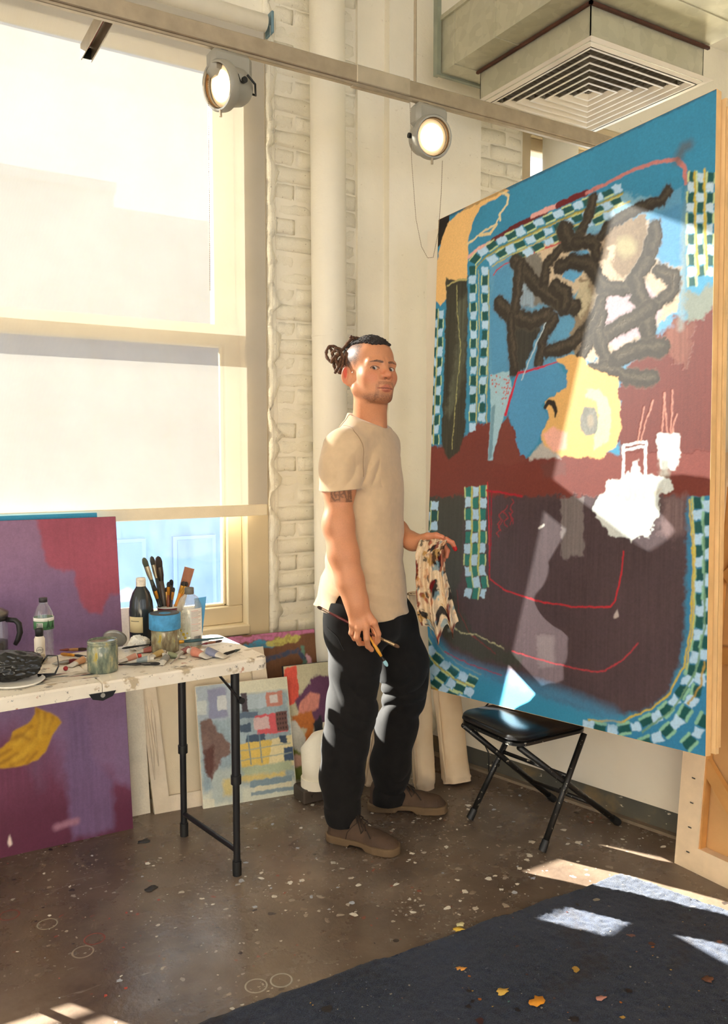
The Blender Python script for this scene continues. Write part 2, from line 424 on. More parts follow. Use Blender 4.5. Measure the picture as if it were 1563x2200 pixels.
# ---------------------------------------------------------------- window_1: casing, sashes, panes, sill
m_glass = glassy('dusty_window_glass', (.94, .975, 1), .010, (.62, .80, 1.0), .05, .05)
win = bpy.data.objects.new('window_1', None); COL.objects.link(win); struct(win, 'tall sash window with cream painted frame behind a roller blind')
def fbox(nm, a, b, par=win, mat=m_frame): return MB().bbox8([(a[i] + b[i]) / 2 for i in range(3)], [abs(b[i] - a[i]) for i in range(3)], .004).build(nm, mat, par)
fbox('casing', (1.425, 3.375, 0), (1.53, 3.5, 3.18)); fbox('casing', (-1.47, 3.375, 0), (-1.37, 3.5, 3.18)); fbox('casing', (-.33, 3.40, .62), (-.2, 3.52, 3.18))
fbox('head', (-1.37, 3.38, 3.06), (1.425, 3.52, 3.18))
fbox('apron', (-1.37, 3.44, .0), (1.425, 3.54, .60)); fbox('apron_rail', (-1.37, 3.425, .44), (1.425, 3.50, .455))
fbox('window_sill', (-1.39, 3.37, .612), (1.435, 3.56, .655)); fbox('stool_moulding', (-1.37, 3.40, .588), (1.425, 3.5, .612))
for x0, x1 in ((-1.37, -.33), (-.2, 1.425)):
    zb = .735 if x1 > 0 else .685; fbox('sash_rail', (x0, 3.43, .655), (x1, 3.49, zb)); fbox('meeting_rail', (x0, 3.44, 1.885), (x1, 3.53, 1.975))
    for s_, xa, xb in ((0, x0, x0 + .075), (1, x1 - .07, x1)):
        fbox('sash_stile', (xa, 3.43, .735), (xb, 3.49, 1.9)); fbox('sash_stile', (xa - (.03 if s_ else 0), 3.47, 1.96), (xb + (0 if s_ else .03), 3.53, 3.06))
    fbox('glazing_bead', (x1 - .085, 3.452, .735), (x1 - .07, 3.48, 1.89)); fbox('glazing_bead', (x0 + .075, 3.452, .735), (x1 - .07, 3.48, .748))
    MB().span((x0 + .07, 3.464, zb - .005), (x1 - .065, 3.468, 1.9)).build('pane', m_glass, win)
    MB().span((x0 + .1, 3.50, 1.96), (x1 - .095, 3.504, 3.07)).build('pane', m_glass, win)

# second window far right, seen over the painting
w2 = bpy.data.objects.new('window_2', None); COL.objects.link(w2); struct(w2, 'far window partly hidden behind the painting and a white column')
fbox('casing', (3.02, 3.41, 1.3), (3.085, 3.52, 3.24), w2); fbox('head', (3.085, 3.41, 3.10), (4.6, 3.52, 3.24), w2); fbox('head_moulding', (3.085, 3.43, 3.03), (4.5, 3.5, 3.10), w2)
fbox('casing', (4.5, 3.41, 1.3), (4.6, 3.52, 3.24), w2); fbox('window_sill', (3.085, 3.38, 1.28), (4.5, 3.52, 1.34), w2)
MB().span((3.08, 3.47, 1.34), (4.5, 3.474, 3.04)).build('pane', m_glass, w2)

# ---------------------------------------------------------------- buildings across the street
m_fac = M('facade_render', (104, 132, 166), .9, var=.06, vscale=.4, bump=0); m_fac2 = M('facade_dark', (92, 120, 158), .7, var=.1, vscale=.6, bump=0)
b = thing('street_building', 'pale building across the street seen dimly through the blind and glass', 'building', (4.5, 15.0, 0))
MB().span((-4.0, 0, -3), (-.62, 6, 6.1)).build('taller_wing', m_fac, b); MB().span((-.62, .02, -3), (9, 6, 5.73)).build('lower_wing', m_fac, b)
MB().span((-4.05, -.12, 5.95), (-.6, .3, 6.12)).build('cornice', m_fac, b)
wp = MB().span((-.35, 0, -.6), (.35, .06, .75)); w0 = None
for zc in (-1.0, 1.2, 3.4):
    for k in range(9):
        x = -3.3 + 1.35 * k
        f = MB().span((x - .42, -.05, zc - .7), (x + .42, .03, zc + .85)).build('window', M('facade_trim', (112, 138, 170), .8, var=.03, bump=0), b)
        MB().span((x - .34, -.07, zc - .62), (x + .34, .0, zc + .78)).build('pane', m_fac2, f)

# ---------------------------------------------------------------- roller blind
def blind_mat():
    t = NT('woven_screen_blind'); t.t.nodes.remove(t.b); v = t.coord()
    col = t.ramp(t.noise(v, 3, 4), [(.3, L4((176, 169, 155))), (.7, L4((186, 179, 166)))])
    tr = t.n('ShaderNodeBsdfTransparent'); df = t.n('ShaderNodeBsdfDiffuse'); tl = t.n('ShaderNodeBsdfTranslucent')
    t.l(col, df.inputs[0]); t.l(col, tl.inputs[0])
    wv = t.n('ShaderNodeTexWave', wave_type='BANDS', bands_direction='X'); wv.inputs['Scale'].default_value = 170; t.l(v, wv.inputs['Vector'])
    wz = t.n('ShaderNodeTexWave', wave_type='BANDS', bands_direction='Z'); wz.inputs['Scale'].default_value = 170; t.l(v, wz.inputs['Vector'])
    op = t.math('MULTIPLY', t.math('ADD', wv.outputs['Fac'], wz.outputs['Fac']), .125)
    m1 = t.n('ShaderNodeMixShader'); m1.inputs[0].default_value = .060; t.l(df.outputs[0], m1.inputs[1]); t.l(tl.outputs[0], m1.inputs[2])
    m2 = t.n('ShaderNodeMixShader'); t.l(op, m2.inputs[0]); t.l(m1.outputs[0], m2.inputs[1]); t.l(tr.outputs[0], m2.inputs[2])
    t.l(m2.outputs[0], t.out.inputs[0]); return t.m
bl = thing('roller_blind', 'off-white woven roller blind drawn most of the way down the tall window', 'blind', (0, 3.335, 0))
MB().add([(-1.45, 0, 1.185), (1.508, 0, 1.185), (1.508, 0, 3.20), (-1.45, 0, 3.20)], [(0, 1, 2, 3)]).build('blind_fabric', blind_mat(), bl)
MB().tube([(-1.45, 0, 3.235), (1.515, 0, 3.235)], .036, 20).build('roller_tube', M('blind_tube', (240, 232, 214), .6, var=.03), bl, True)
MB().bbox8((.03, 0, 1.168), (2.95, .012, .05), .004).build('hem_bar', M('hem_fabric', (226, 212, 182), .7, var=.05, bump=.2, bscale=300), bl)
for x in (1.535, -1.47): MB().bbox8((x, 0, 3.235), (.012, .07, .09), .003).build('bracket', M('bracket_steel', (120, 150, 165), .4, .6, bump=0), bl)

def bead_chain(mb, pts, r=.0021, step=.0062):
    """little balls along a polyline, joined by a wire"""
    pts = [np.asarray(p, float) for p in pts]; mb.tube(pts, r * .35, 4)
    acc = 0.0
    for a, b_ in zip(pts[:-1], pts[1:]):
        L_ = np.linalg.norm(b_ - a); s = -acc
        s = (step - acc) if acc else 0
        while s <= L_:
            c = a + (b_ - a) * s / L_
            mb.add([(c[0] + r, c[1], c[2]), (c[0] - r, c[1], c[2]), (c[0], c[1] + r, c[2]), (c[0], c[1] - r, c[2]), (c[0], c[1], c[2] + r), (c[0], c[1], c[2] - r)],
                   [(0, 2, 4), (2, 1, 4), (1, 3, 4), (3, 0, 4), (2, 0, 5), (1, 2, 5), (3, 1, 5), (0, 3, 5)])
            s += step
        acc = (acc + L_) % step
m_chain = M('bead_chain_metal', (150, 130, 105), .35, .7, bump=0)
cmb = MB(); bead_chain(cmb, [(1.528, -.022, 3.22), (1.53, -.024, .75)]); bead_chain(cmb, [(1.540, -.03, 3.22), (1.545, -.03, .75)])
cmb.build('bead_chain', M('white_bead_chain', (212, 200, 178), .4, bump=0), bl)

# ---------------------------------------------------------------- pipes
def pipe_thing(nm, label, pts, r, joints=(), n=28):
    o = thing(nm, label, 'pipe', (pts[0][0], pts[0][1], 0)); base = np.array([pts[0][0], pts[0][1], 0])
    MB().tube([np.asarray(p) - base for p in pts], r, n).build('pipe_body', m_pipe, o, True)
    for j, (jr, jh) in joints: MB().tube([np.asarray(j) - base, np.asarray(j) - base + np.array([0, 0, jh])], jr, n).build('pipe_joint', m_pipe, o, 'auto')
    return o
pt = ony(702, 300, 3.265); pb_ = ony(712, 1300, 3.265)
xt, xb = pt[0], pb_[0]
pipe_thing('steam_pipe', 'thick white painted vertical pipe standing beside the brick pier', [(xb, 3.265, 0), (xb, 3.265, .85), ((xt + xb) / 2, 3.265, 2.0), (xt, 3.265, 3.9)], .0775,
           [((xb, 3.265, .80), (.0805, .02)), (((xt + xb) / 2, 3.265, 1.93), (.079, .012))])
pipe_thing('round_column', 'round white column in front of the far window', [(3.2, 3.31, 0), (3.2, 3.31, 3.9)], .093, [((3.2, 3.31, 1.0), (.096, .02))])
hp = thing('heating_pipe', 'low white lagged pipe with a swollen elbow near the floor behind the man', 'pipe', (1.565, 3.03, 0))
pts = [(.62, .02, .175), (.2, .0, .18), (.08, -.01, .19), (.02, -.05, .195), (-.02, -.08, .185), (-.035, -.105, .13), (-.035, -.105, .07)]
MB().tube(pts, [.05, .05, .056, .066, .068, .06, .057], 24).build('pipe_body', m_pipe, hp, True)
MB().tube([(-.035, -.105, .055), (-.035, -.105, .095)], .064, 24).build('pipe_joint', m_pipe, hp, 'auto')
MB().tube([(.10, .06, .188), (.14, .07, .186)], .062, 24).build('pipe_joint', m_pipe, hp, 'auto')
MB().bbox8((-.03, -.09, .03), (.16, .10, .058), .006).add(*(lambda m: (m.v, m.f))(MB().tube([(-.07, -.145, .035), (-.07, -.15, .035)], .008, 8))).build('bracket', M('rusty_bracket', (62, 52, 44), .7), hp)
# ---------------------------------------------------------------- painter: shapes brushed on a raster, then carried by the mesh as vertex colours
def homography(src, dst):
    A = []
    for (x, y), (u, v) in zip(src, dst):
        A.append([x, y, 1, 0, 0, 0, -u * x, -u * y, -u]); A.append([0, 0, 0, x, y, 1, -v * x, -v * y, -v])
    return np.linalg.svd(np.array(A))[2][-1].reshape(3, 3)
class Painter:
    def __init__(s, w, h, base, quad=None, seed=1):
        s.w, s.h = w, h; s.jk = .75 if w > 500 else .5; s.img = np.ones((h, w, 3)) * lin(base)
        yy, xx = np.mgrid[0:h, 0:w]; s.x = xx + .5; s.y = yy + .5
        s.n1 = vnoise(h, w, h // 9 + 1, w // 9 + 1, seed); s.n2 = vnoise(h, w, h // 9 + 1, w // 9 + 1, seed + 1)
        s.n3 = vnoise(h, w, h // 3 + 1, w // 3 + 1, seed + 2); s.n4 = vnoise(h, w, h // 3 + 1, w // 3 + 1, seed + 3)
        s.big = vnoise(h, w, 6, 5, seed + 4) * .6 + vnoise(h, w, 22, 16, seed + 5) * .4
        s.streak = vnoise(h, w, 14, w // 2, seed + 6)
        s.H = homography(quad, [(0, 0), (w, 0), (w, h), (0, h)]) if quad is not None else None
    def p(s, pts):
        pts = np.asarray(pts, float)
        if s.H is None: return pts * [s.w, s.h]
        q = np.c_[pts, np.ones(len(pts))] @ s.H.T; return q[:, :2] / q[:, 2:]
    def _box(s, P, m):
        x0 = max(int(P[:, 0].min() - m), 0); x1 = min(int(P[:, 0].max() + m) + 1, s.w); y0 = max(int(P[:, 1].min() - m), 0); y1 = min(int(P[:, 1].max() + m) + 1, s.h)
        return (slice(y0, y1), slice(x0, x1)) if x1 > x0 and y1 > y0 else None
    def _blend(s, sl, a, col, var, streak=0.0):
        c = lin(col)[None, None] * (1 + var * s.big[sl][..., None] + var * .5 * s.n3[sl][..., None] + streak * s.streak[sl][..., None])
        s.img[sl] = s.img[sl] * (1 - a[..., None]) + np.clip(c, 0, 1) * a[..., None]
    def poly(s, pts, col, jag=2.0, soft=.7, alpha=1.0, var=.1, streak=0.0):
        jag = jag * s.jk
        P = s.p(pts); sl = s._box(P, jag * 2 + soft + 2)
        if sl is None: return
        x = s.x[sl] + jag * s.n1[sl] + jag * .6 * s.n3[sl]; y = s.y[sl] + jag * s.n2[sl] + jag * .6 * s.n4[sl]
        ins = np.zeros(x.shape, bool); d2 = np.full(x.shape, 1e9)
        for (ax, ay), (bx, by) in zip(P, np.roll(P, -1, 0)):
            ex, ey = bx - ax, by - ay; L = ex * ex + ey * ey + 1e-9
            t = np.clip(((x - ax) * ex + (y - ay) * ey) / L, 0, 1)
            d2 = np.minimum(d2, (x - ax - t * ex) ** 2 + (y - ay - t * ey) ** 2)
            c = (ay > y) != (by > y)
            if abs(ey) > 1e-9: ins ^= c & (x < ex * (y - ay) / ey + ax)
        d = np.sqrt(d2); d = np.where(ins, d, -d)
        s._blend(sl, np.clip(d / (2 * soft) + .5, 0, 1) * alpha, col, var, streak)
    def stroke(s, pts, width, col, jag=1.5, soft=.8, alpha=1.0, var=.12, dry=0.0, taper=False):
        jag = jag * s.jk
        P = s.p(pts); wd = np.asarray(width, float) if hasattr(width, '__len__') else np.full(len(P), float(width)); wd = wd / 2
        sl = s._box(P, wd.max() + jag * 2 + soft + 2)
        if sl is None: return
        x = s.x[sl] + jag * s.n1[sl] + jag * .7 * s.n3[sl]; y = s.y[sl] + jag * s.n2[sl] + jag * .7 * s.n4[sl]
        best = np.full(x.shape, -1e9)
        for i in range(len(P) - 1):
            (ax, ay), (bx, by) = P[i], P[i + 1]; ex, ey = bx - ax, by - ay; L = ex * ex + ey * ey + 1e-9
            t = np.clip(((x - ax) * ex + (y - ay) * ey) / L, 0, 1)
            best = np.maximum(best, wd[i] * (1 - t) + wd[i + 1] * t - np.hypot(x - ax - t * ex, y - ay - t * ey))
        a = np.clip(best / (2 * soft) + .5, 0, 1) * alpha
        if dry: a = a * np.clip(1 - dry * (s.n3[sl] > .15), 0, 1)
        s._blend(sl, a, col, var)
    def ell(s, c, rx, ry, col, **k):
        th = np.linspace(0, 2 * math.pi, 22)[:-1]; s.poly([(c[0] + rx * math.cos(a), c[1] + ry * math.sin(a)) for a in th], col, **k)
    def dab(s, c, t, nrm, col, **k):
        c, t, nrm = map(np.asarray, (c, t, nrm)); s.poly([c - t - nrm, c + t - nrm * .9, c + t + nrm, c - t * .92 + nrm], col, **k)
    def checker(s, path, offs, step, tw, nw, dark, light, edge, start=0, skip=0.0):
        """rows of alternating dabs along a path, with short pale edge strokes"""
        path = np.asarray(path, float); seg = np.hypot(*np.diff(path, axis=0).T); cum = np.r_[0, np.cumsum(seg)]; k = start; d = step / 2
        while d < cum[-1]:
            i = min(np.searchsorted(cum, d) - 1, len(seg) - 1); i = max(i, 0); f = (d - cum[i]) / seg[i]
            c = path[i] * (1 - f) + path[i + 1] * f; t = (path[i + 1] - path[i]) / seg[i]; n = np.array([-t[1], t[0]])
            for j, o in enumerate(offs):
                cc = c + n * o + t * random.uniform(-1.5, 1.5) + (t * step * .12 * (j % 2))
                dk = (k + j) % 2 == 0
                s.dab(cc, t * step * (.50 if dk else .44), n * nw * (random.uniform(.85, 1.05) if dk else random.uniform(.95, 1.2)), dark if dk else light, jag=1.6 if dk else 2.4, var=.12)
                if dk and edge is not None:
                    for sg in (-1, 1):
                        if random.random() < .85: s.stroke([cc - t * step * .45 + n * sg * nw * 1.12, cc + t * step * .45 + n * sg * nw * 1.12], tw, edge, jag=1.0, var=.1)
            d += step; k += 1
    def grid(s):
        return np.clip(s.img, 0, 1)

def canvas_mesh(name, pn, BL, U, Vv, N, mat, parent, base, relief=None):
    """painted face as a fine grid: BL corner, full vectors along the bottom and up the side"""
    h, w = pn.h, pn.w; img = pn.grid()
    u = (np.arange(w + 1) / w); v = (np.arange(h + 1) / h)
    c = np.zeros((h + 1, w + 1, 3)); c[:h, :w] = img; c[h, :w] = img[-1]; c[:, w] = c[:, w - 1]
    c[1:h, 1:w] = (img[1:, 1:] + img[:-1, 1:] + img[1:, :-1] + img[:-1, :-1]) / 4
    X = BL[None, None] + u[None, :, None] * U + (1 - v)[:, None, None] * Vv - base
    if relief is not None: X = X + np.pad(relief, ((0, 1), (0, 1)), mode='edge')[..., None] * N
    idx = np.arange((h + 1) * (w + 1)).reshape(h + 1, w + 1)
    F = np.stack([idx[1:, :-1], idx[1:, 1:], idx[:-1, 1:], idx[:-1, :-1]], -1).reshape(-1, 4)
    return mk(name, X.reshape(-1, 3), F, mat, parent, True, c.reshape(-1, 3))
def obox(mb, o, U, V, N):
    o, U, V, N = map(np.asarray, (o, U, V, N)); P = [o, o + U, o + U + V, o + V]
    return mb.add(P + [p + N for p in P], [(0, 1, 2, 3), (4, 5, 6, 7), (0, 1, 5, 4), (1, 2, 6, 5), (2, 3, 7, 6), (3, 0, 4, 7)])
m_wood = M('raw_stretcher_wood', (224, 184, 128), .65, var=.18, vscale=7, bump=.15, bscale=90)
m_rawcanvas = M('raw_canvas_cloth', (226, 212, 188), .85, var=.06, vscale=6, bump=.25, bscale=420, bdist=.002)
m_art = attr_mat('oil_painted_canvas', .55, var=.07, bump=.10, bscale=260, spec=.3)

def canvas_thing(name, label, BL, BR, TL, thick, pn, cat='painting', edge=None, relief=None, group=None):
    BL, BR, TL = map(lambda a: np.asarray(a, float), (BL, BR, TL)); U = BR - BL; V = TL - BL; V = V - U * np.dot(U, V) / np.dot(U, U)
    N = np.cross(U, V); N /= np.linalg.norm(N)
    t = thing(name, label, cat, BL, group=group); z0 = np.zeros(3)
    u = U / np.linalg.norm(U); v = V / np.linalg.norm(V); bw = min(.045, np.linalg.norm(U) * .12)
    obox(MB(), -N * .0012, U, V, -N * .004).build('canvas_cloth', edge or m_rawcanvas, t)
    for nm, o, a, b in (('stretcher_bar', z0, U, v * bw), ('stretcher_bar', V - v * bw, U, v * bw), ('stretcher_bar', v * bw, u * bw, V - 2 * v * bw), ('stretcher_bar', U - u * bw + v * bw, u * bw, V - 2 * v * bw)):
        obox(MB(), np.asarray(o) - N * .0054, a, b, -N * (thick - .0054)).build(nm, edge or m_wood, t)
    # cloth folded round the four sides
    e = MB()
    for o, a, b in ((z0 - v * .0012, U, v * .0012), (V, U, v * .0012), (z0 - u * .0012, u * .0012, V), (U, u * .0012, V)): obox(e, o, a, b, -N * thick * .98)
    e.build('canvas_edge', edge or m_rawcanvas, t)
    if pn is not None: canvas_mesh('painted_face', pn, BL, U, V, N, m_art, t, BL, relief)
    return t, BL, U, V, N

# ---------------------------------------------------------------- the big painting
QBIG = [(936, 474), (1545, 190), (1509, 1622), (915, 1481)]
pn = Painter(560, 860, (54, 136, 172), QBIG, 5)
def A(pts): return [(900 + .4242 * x, 400 + .4242 * y) for x, y in pts]
def B(pts): return [(880 + .437 * x, 1000 + .437 * y) for x, y in pts]
def T_(pts): return [(850 + .4562 * x, .4562 * y) for x, y in pts]
DK, LT, YE, OL = (22, 82, 80), (176, 210, 236), (196, 212, 150), (58, 56, 46)
STK = (56, 49, 41); BROWN = (116, 54, 46); PLUM = (78, 62, 66); PEACH = (234, 188, 122); MIDB = (82, 146, 186)
# colour fields
pn.poly([(900, 150), (1600, 150), (1600, 420), (900, 700)], (52, 134, 172), 0, .5, var=.12)
pn.poly(B([(75, 150), (1365, 100), (1365, 330), (1348, 800), (1322, 1000), (1262, 1130), (1150, 1212), (1000, 1243), (820, 1195), (600, 1118), (420, 1058), (250, 985), (170, 900), (120, 800), (75, 600)]), PLUM, 4, 4, streak=.10, var=.16)
pn.poly(B([(75, 170), (275, 150), (262, 560), (230, 700), (330, 840), (560, 960), (545, 1010), (330, 960), (190, 880), (110, 700)]), (66, 66, 60), 5, 5, streak=.12)
pn.poly(B([(745, 180), (855, 185), (860, 470), (790, 470), (775, 490), (745, 465)]), (136, 128, 126), 3, 1.5, .7, streak=.14)
pn.poly(B([(625, 850), (718, 850), (715, 1000), (640, 1005)]), (112, 100, 100), 3, 4, .5, streak=.15)
# interior of the painted room
pn.poly(A([(350, 400), (480, 350), (840, 220), (1340, 20), (1345, 720), (1010, 1000), (700, 920), (480, 990), (350, 990)]), (92, 152, 188), 3, 2)
pn.poly(A([(520, 350), (700, 290), (800, 270), (760, 420), (640, 620), (520, 640)]), (124, 120, 112), 4, 4, streak=.1)
pn.poly(A([(590, 330), (840, 250), (900, 420), (840, 560), (660, 560), (640, 440)]), (206, 186, 158), 6, 3)
pn.poly(A([(760, 360), (850, 330), (870, 400), (790, 510), (720, 480)]), (92, 160, 202), 4, 1.5)
pn.poly(A([(900, 270), (1000, 230), (1180, 200), (1200, 330), (1330, 460), (1320, 640), (1160, 780), (960, 940), (830, 900), (800, 760), (830, 600)]), (196, 174, 150), 8, 3, var=.18)
pn.poly(A([(940, 560), (1110, 480), (1200, 560), (1240, 680), (1150, 780), (1000, 850), (900, 760)]), (186, 164, 174), 7, 3, var=.16)
pn.poly(A([(860, 110), (990, 40), (1180, 70), (1000, 200), (880, 260), (840, 240)]), (120, 170, 196), 6, 3)
pn.poly(A([(1190, 160), (1340, 100), (1340, 430), (1230, 420), (1190, 330)]), (78, 140, 182), 5, 4)
pn.poly(A([(1350, 560), (1420, 570), (1515, 480), (1515, 700), (1340, 760)]), (126, 128, 112), 7, 4, .9)
pn.poly(A([(380, 440), (460, 420), (470, 900), (460, 980), (365, 990), (355, 620)]), MIDB, 3, 1.5)
# brown band
pn.poly(A([(1515, 640), (1400, 720), (1290, 690), (1270, 760), (1190, 790), (1100, 900), (1010, 1000), (1015, 1420), (1515, 1460)]), (102, 45, 39), 8, 3, streak=.08)
pn.poly(A([(1240, 760), (1300, 700), (1390, 740), (1350, 940), (1300, 920)]), (140, 94, 78), 8, 5, .5, streak=.2)
pn.poly(A([(30, 1330), (110, 1350), (220, 1290), (290, 1235), (370, 1222), (470, 1250), (540, 1400), (700, 1390), (1515, 1380), (1515, 1600), (30, 1600)]), BROWN, 5, 2)
pn.poly(B([(70, 0), (1490, 0), (1490, 175), (1330, 190), (1100, 150), (900, 135), (700, 110), (560, 135), (480, 148), (400, 110), (270, 130), (180, 120), (120, 180), (70, 190)]), BROWN, 5, 2.5)
pn.poly(B([(640, 20), (760, 10), (765, 80), (660, 90)]), (104, 62, 58), 4, 3, .7)
# olive columns, peach corner, black corner
pn.poly(A([(75, 150), (140, 150), (140, 260), (70, 330)]), (22, 18, 18), 1, .8)
pn.poly(A([(120, 470), (240, 470), (240, 900), (232, 1260), (205, 1370), (150, 1410), (112, 1340), (128, 620)]), OL, 3, 2, streak=.25)
pn.poly(A([(190, 600), (235, 560), (225, 1000), (160, 1200), (130, 1180), (180, 900)]), (96, 100, 82), 5, 5, .6, streak=.3)
pn.poly(A([(130, 195), (230, 105), (330, 45), (430, 15), (448, 28), (300, 112), (262, 190), (240, 280), (236, 485), (165, 490), (125, 480), (128, 590), (100, 622), (72, 590), (78, 400), (105, 270)]), PEACH, 2, 1, var=.07)
pn.stroke(A([(400, 30), (445, 50), (440, 95), (400, 150), (405, 180)]), 4.5, (224, 206, 160)); pn.stroke(A([(235, 305), (330, 230), (380, 200), (400, 165)]), 3.5, (224, 206, 160)); pn.stroke(A([(300, 260), (350, 250), (385, 205)]), 6, (220, 198, 148))
pn.stroke(A([(135, 520), (180, 495), (235, 490)]), 3, (176, 168, 110)); pn.stroke(A([(180, 520), (190, 700), (205, 850), (185, 1100), (165, 1360)]), 1.6, (190, 186, 120), dry=.5)
# dark red border of the inner frame
pn.stroke(A([(240, 370), (300, 325), (365, 290)]), 7, (226, 172, 160)); pn.stroke(A([(365, 285), (500, 205), (640, 140)]), 9, (96, 26, 30)); pn.stroke(A([(570, 160), (640, 130), (705, 105)]), 8, (222, 164, 156)); pn.stroke(A([(700, 108), (780, 70), (850, 40)]), 10, (104, 26, 32))
pn.stroke(T_([(900, 915), (1010, 865), (1130, 805), (1230, 772), (1330, 762), (1370, 800), (1372, 880)]), 5.5, (190, 120, 116)); pn.stroke(T_([(1335, 760), (1362, 700), (1390, 690)]), 14, (90, 84, 84), soft=5, alpha=.7)
pn.stroke(A([(370, 470), (385, 440), (420, 415), (520, 375), (720, 300)]), 2.4, (196, 50, 60)); pn.stroke(A([(1380, 0), (1350, 260), (1345, 520), (1325, 750)]), 9, (140, 150, 146), soft=4, alpha=.6)
# checkered cloth bands
for path, off, st in ((A([(262, 420), (270, 700), (272, 960), (270, 1250)]), (0,), 20), (A([(326, 420), (330, 700), (322, 960), (318, 1240)]), (0,), 20)): pn.checker(path, off, st, 2.6, 6.5, DK, LT, YE, int(off[0]) + (path[0][0] > 1030))
pn.stroke(A([(292, 440), (300, 700), (292, 1000), (290, 1230)]), 1.8, (196, 180, 84)); pn.stroke(A([(345, 440), (350, 700), (345, 1000), (340, 1230)]), 1.8, (196, 180, 84))
top = A([(262, 400), (300, 352), (380, 300), (500, 245), (640, 180), (780, 118), (900, 70), (1010, 20)])
pn.checker(top, (0,), 23, 2.6, 7.5, DK, LT, YE); pn.checker([(x + 18, y + 20) for x, y in top[1:]], (0,), 23, 2.6, 7.5, DK, LT, YE, 1); pn.checker([(x + 40, y + 34) for x, y in top[2:-1]], (0,), 24, 2.6, 7.5, DK, LT, YE, 0)
pn.stroke([(x + 8, y + 13) for x, y in top], 3, (186, 160, 60), dry=.3); pn.stroke([(x + 28, y + 29) for x, y in top[1:]], 2.4, (196, 176, 80), dry=.3); pn.stroke([(x + 11, y + 9) for x, y in top], 1.8, (120, 130, 60))
for k, x0 in enumerate((75, 103)): pn.checker(A([(x0, 640), (x0 - 6, 900), (x0 - 14, 1150), (x0 - 18, 1330)]), (0,), 21, 2.4, 5, DK, LT, YE, k)
pn.stroke(A([(90, 650), (82, 1000), (68, 1330)]), 1.6, (196, 176, 80))
for k, x0 in enumerate((90, 125)): pn.checker(B([(x0, 200), (x0 - 3, 360), (x0 - 6, 520)]), (0,), 21, 2.6, 6.5, DK, LT, YE, k)
for k, x0 in enumerate((290, 325, 362)): pn.checker(B([(x0, 130), (x0 + 2, 320), (x0 - 2, 520), (x0 + 10, 600), (x0 + 2, 660)]), (0,), 24, 3.2, 6.5, (36, 120, 112), LT, YE, k)
pn.stroke(B([(306, 140), (308, 350), (300, 540)]), 3.2, (190, 186, 90)); pn.stroke(B([(345, 140), (348, 350), (340, 540)]), 3, (190, 186, 90))
pn.poly(A([(1362, 30), (1515, -40), (1515, 480), (1420, 560), (1365, 560)]), (70, 140, 176), 5, 3, .8)
for k, x0 in enumerate((1385, 1432, 1480)): pn.checker(A([(x0 + 10, -60), (x0, 100), (x0 - 2, 300), (x0 + 4, 520 - k * 20)]), (0,), 23, 3, 8, DK, (190, 214, 230), YE, k)
pn.stroke(A([(1405, -60), (1405, 200), (1420, 470)]), 3, (196, 170, 60)); pn.stroke(A([(1455, -70), (1455, 200), (1465, 450)]), 3, (206, 180, 70))
arc1 = B([(1412, 190), (1415, 380), (1420, 560), (1418, 760), (1400, 930), (1365, 1060), (1310, 1150), (1220, 1235), (1110, 1285), (1000, 1305), (870, 1285)])
arc2 = B([(1462, 200), (1462, 420), (1460, 640), (1455, 840), (1432, 1000), (1400, 1130), (1330, 1240), (1230, 1330), (1130, 1370)])
pn.poly(B([(1365, 190), (1490, 190), (1490, 1420), (1380, 1410), (860, 1310), (860, 1275), (1040, 1262), (1180, 1215), (1280, 1130), (1335, 1000), (1358, 800)]), (50, 126, 168), 3, 3)
pn.checker(arc1, (0,), 25, 4, 10, DK, LT, (138, 190, 160)); pn.checker(arc2, (0,), 26, 4, 10, DK, LT, (138, 190, 160), 1)
pn.checker(B([(1450, 1230), (1400, 1320), (1330, 1390)]), (0,), 27, 4, 11, DK, LT, (138, 190, 160), 0)
pn.stroke(B([(1372, 200), (1388, 500), (1375, 800), (1340, 1000), (1270, 1130), (1180, 1200), (1040, 1262), (880, 1255)]), 2.4, (206, 178, 50)); pn.stroke(B([(1385, 200), (1396, 500), (1386, 800), (1352, 1010)]), 1.8, (216, 188, 60)); pn.stroke(B([(1440, 300), (1442, 800), (1400, 1020), (1290, 1200), (1140, 1310)]), 2.4, (110, 150, 120))
pn.stroke(B([(1360, 1180), (1420, 1090), (1440, 980)]), 2.4, (180, 150, 70))
ll = B([(60, 760), (85, 880), (140, 960), (230, 1030), (330, 1075)])
pn.checker(ll, (0,), 22, 3, 8, DK, LT, YE); pn.checker([(x - 6, y + 24) for x, y in ll], (0,), 22, 3, 8, DK, LT, YE, 1); pn.checker([(x - 10, y + 46) for x, y in ll[1:]], (0,), 22, 3, 8, DK, LT, YE)
pn.stroke([(x - 3, y + 12) for x, y in ll], 2.4, (190, 170, 70)); pn.stroke([(x + 14, y - 14) for x, y in ll], 2, (190, 170, 70)); pn.stroke(B([(80, 1060), (110, 1100), (150, 1115)]), 3, (206, 160, 40))
pn.stroke(B([(130, 860), (200, 960), (330, 1020), (520, 1075), (800, 1160), (1000, 1240)]), 22, (70, 136, 176), soft=9, alpha=.75)
pn.stroke(B([(240, 640), (250, 740), (300, 840), (430, 940)]), 2, (130, 40, 50), alpha=.7); pn.stroke(B([(180, 930), (300, 990), (460, 1045)]), 2, (170, 40, 60), alpha=.8); pn.stroke(B([(232, 790), (225, 815), (260, 840), (330, 848), (470, 915)]), 2, (196, 192, 150), dry=.5); pn.stroke(B([(225, 815), (200, 830)]), 5, (150, 156, 150), soft=2, alpha=.7)
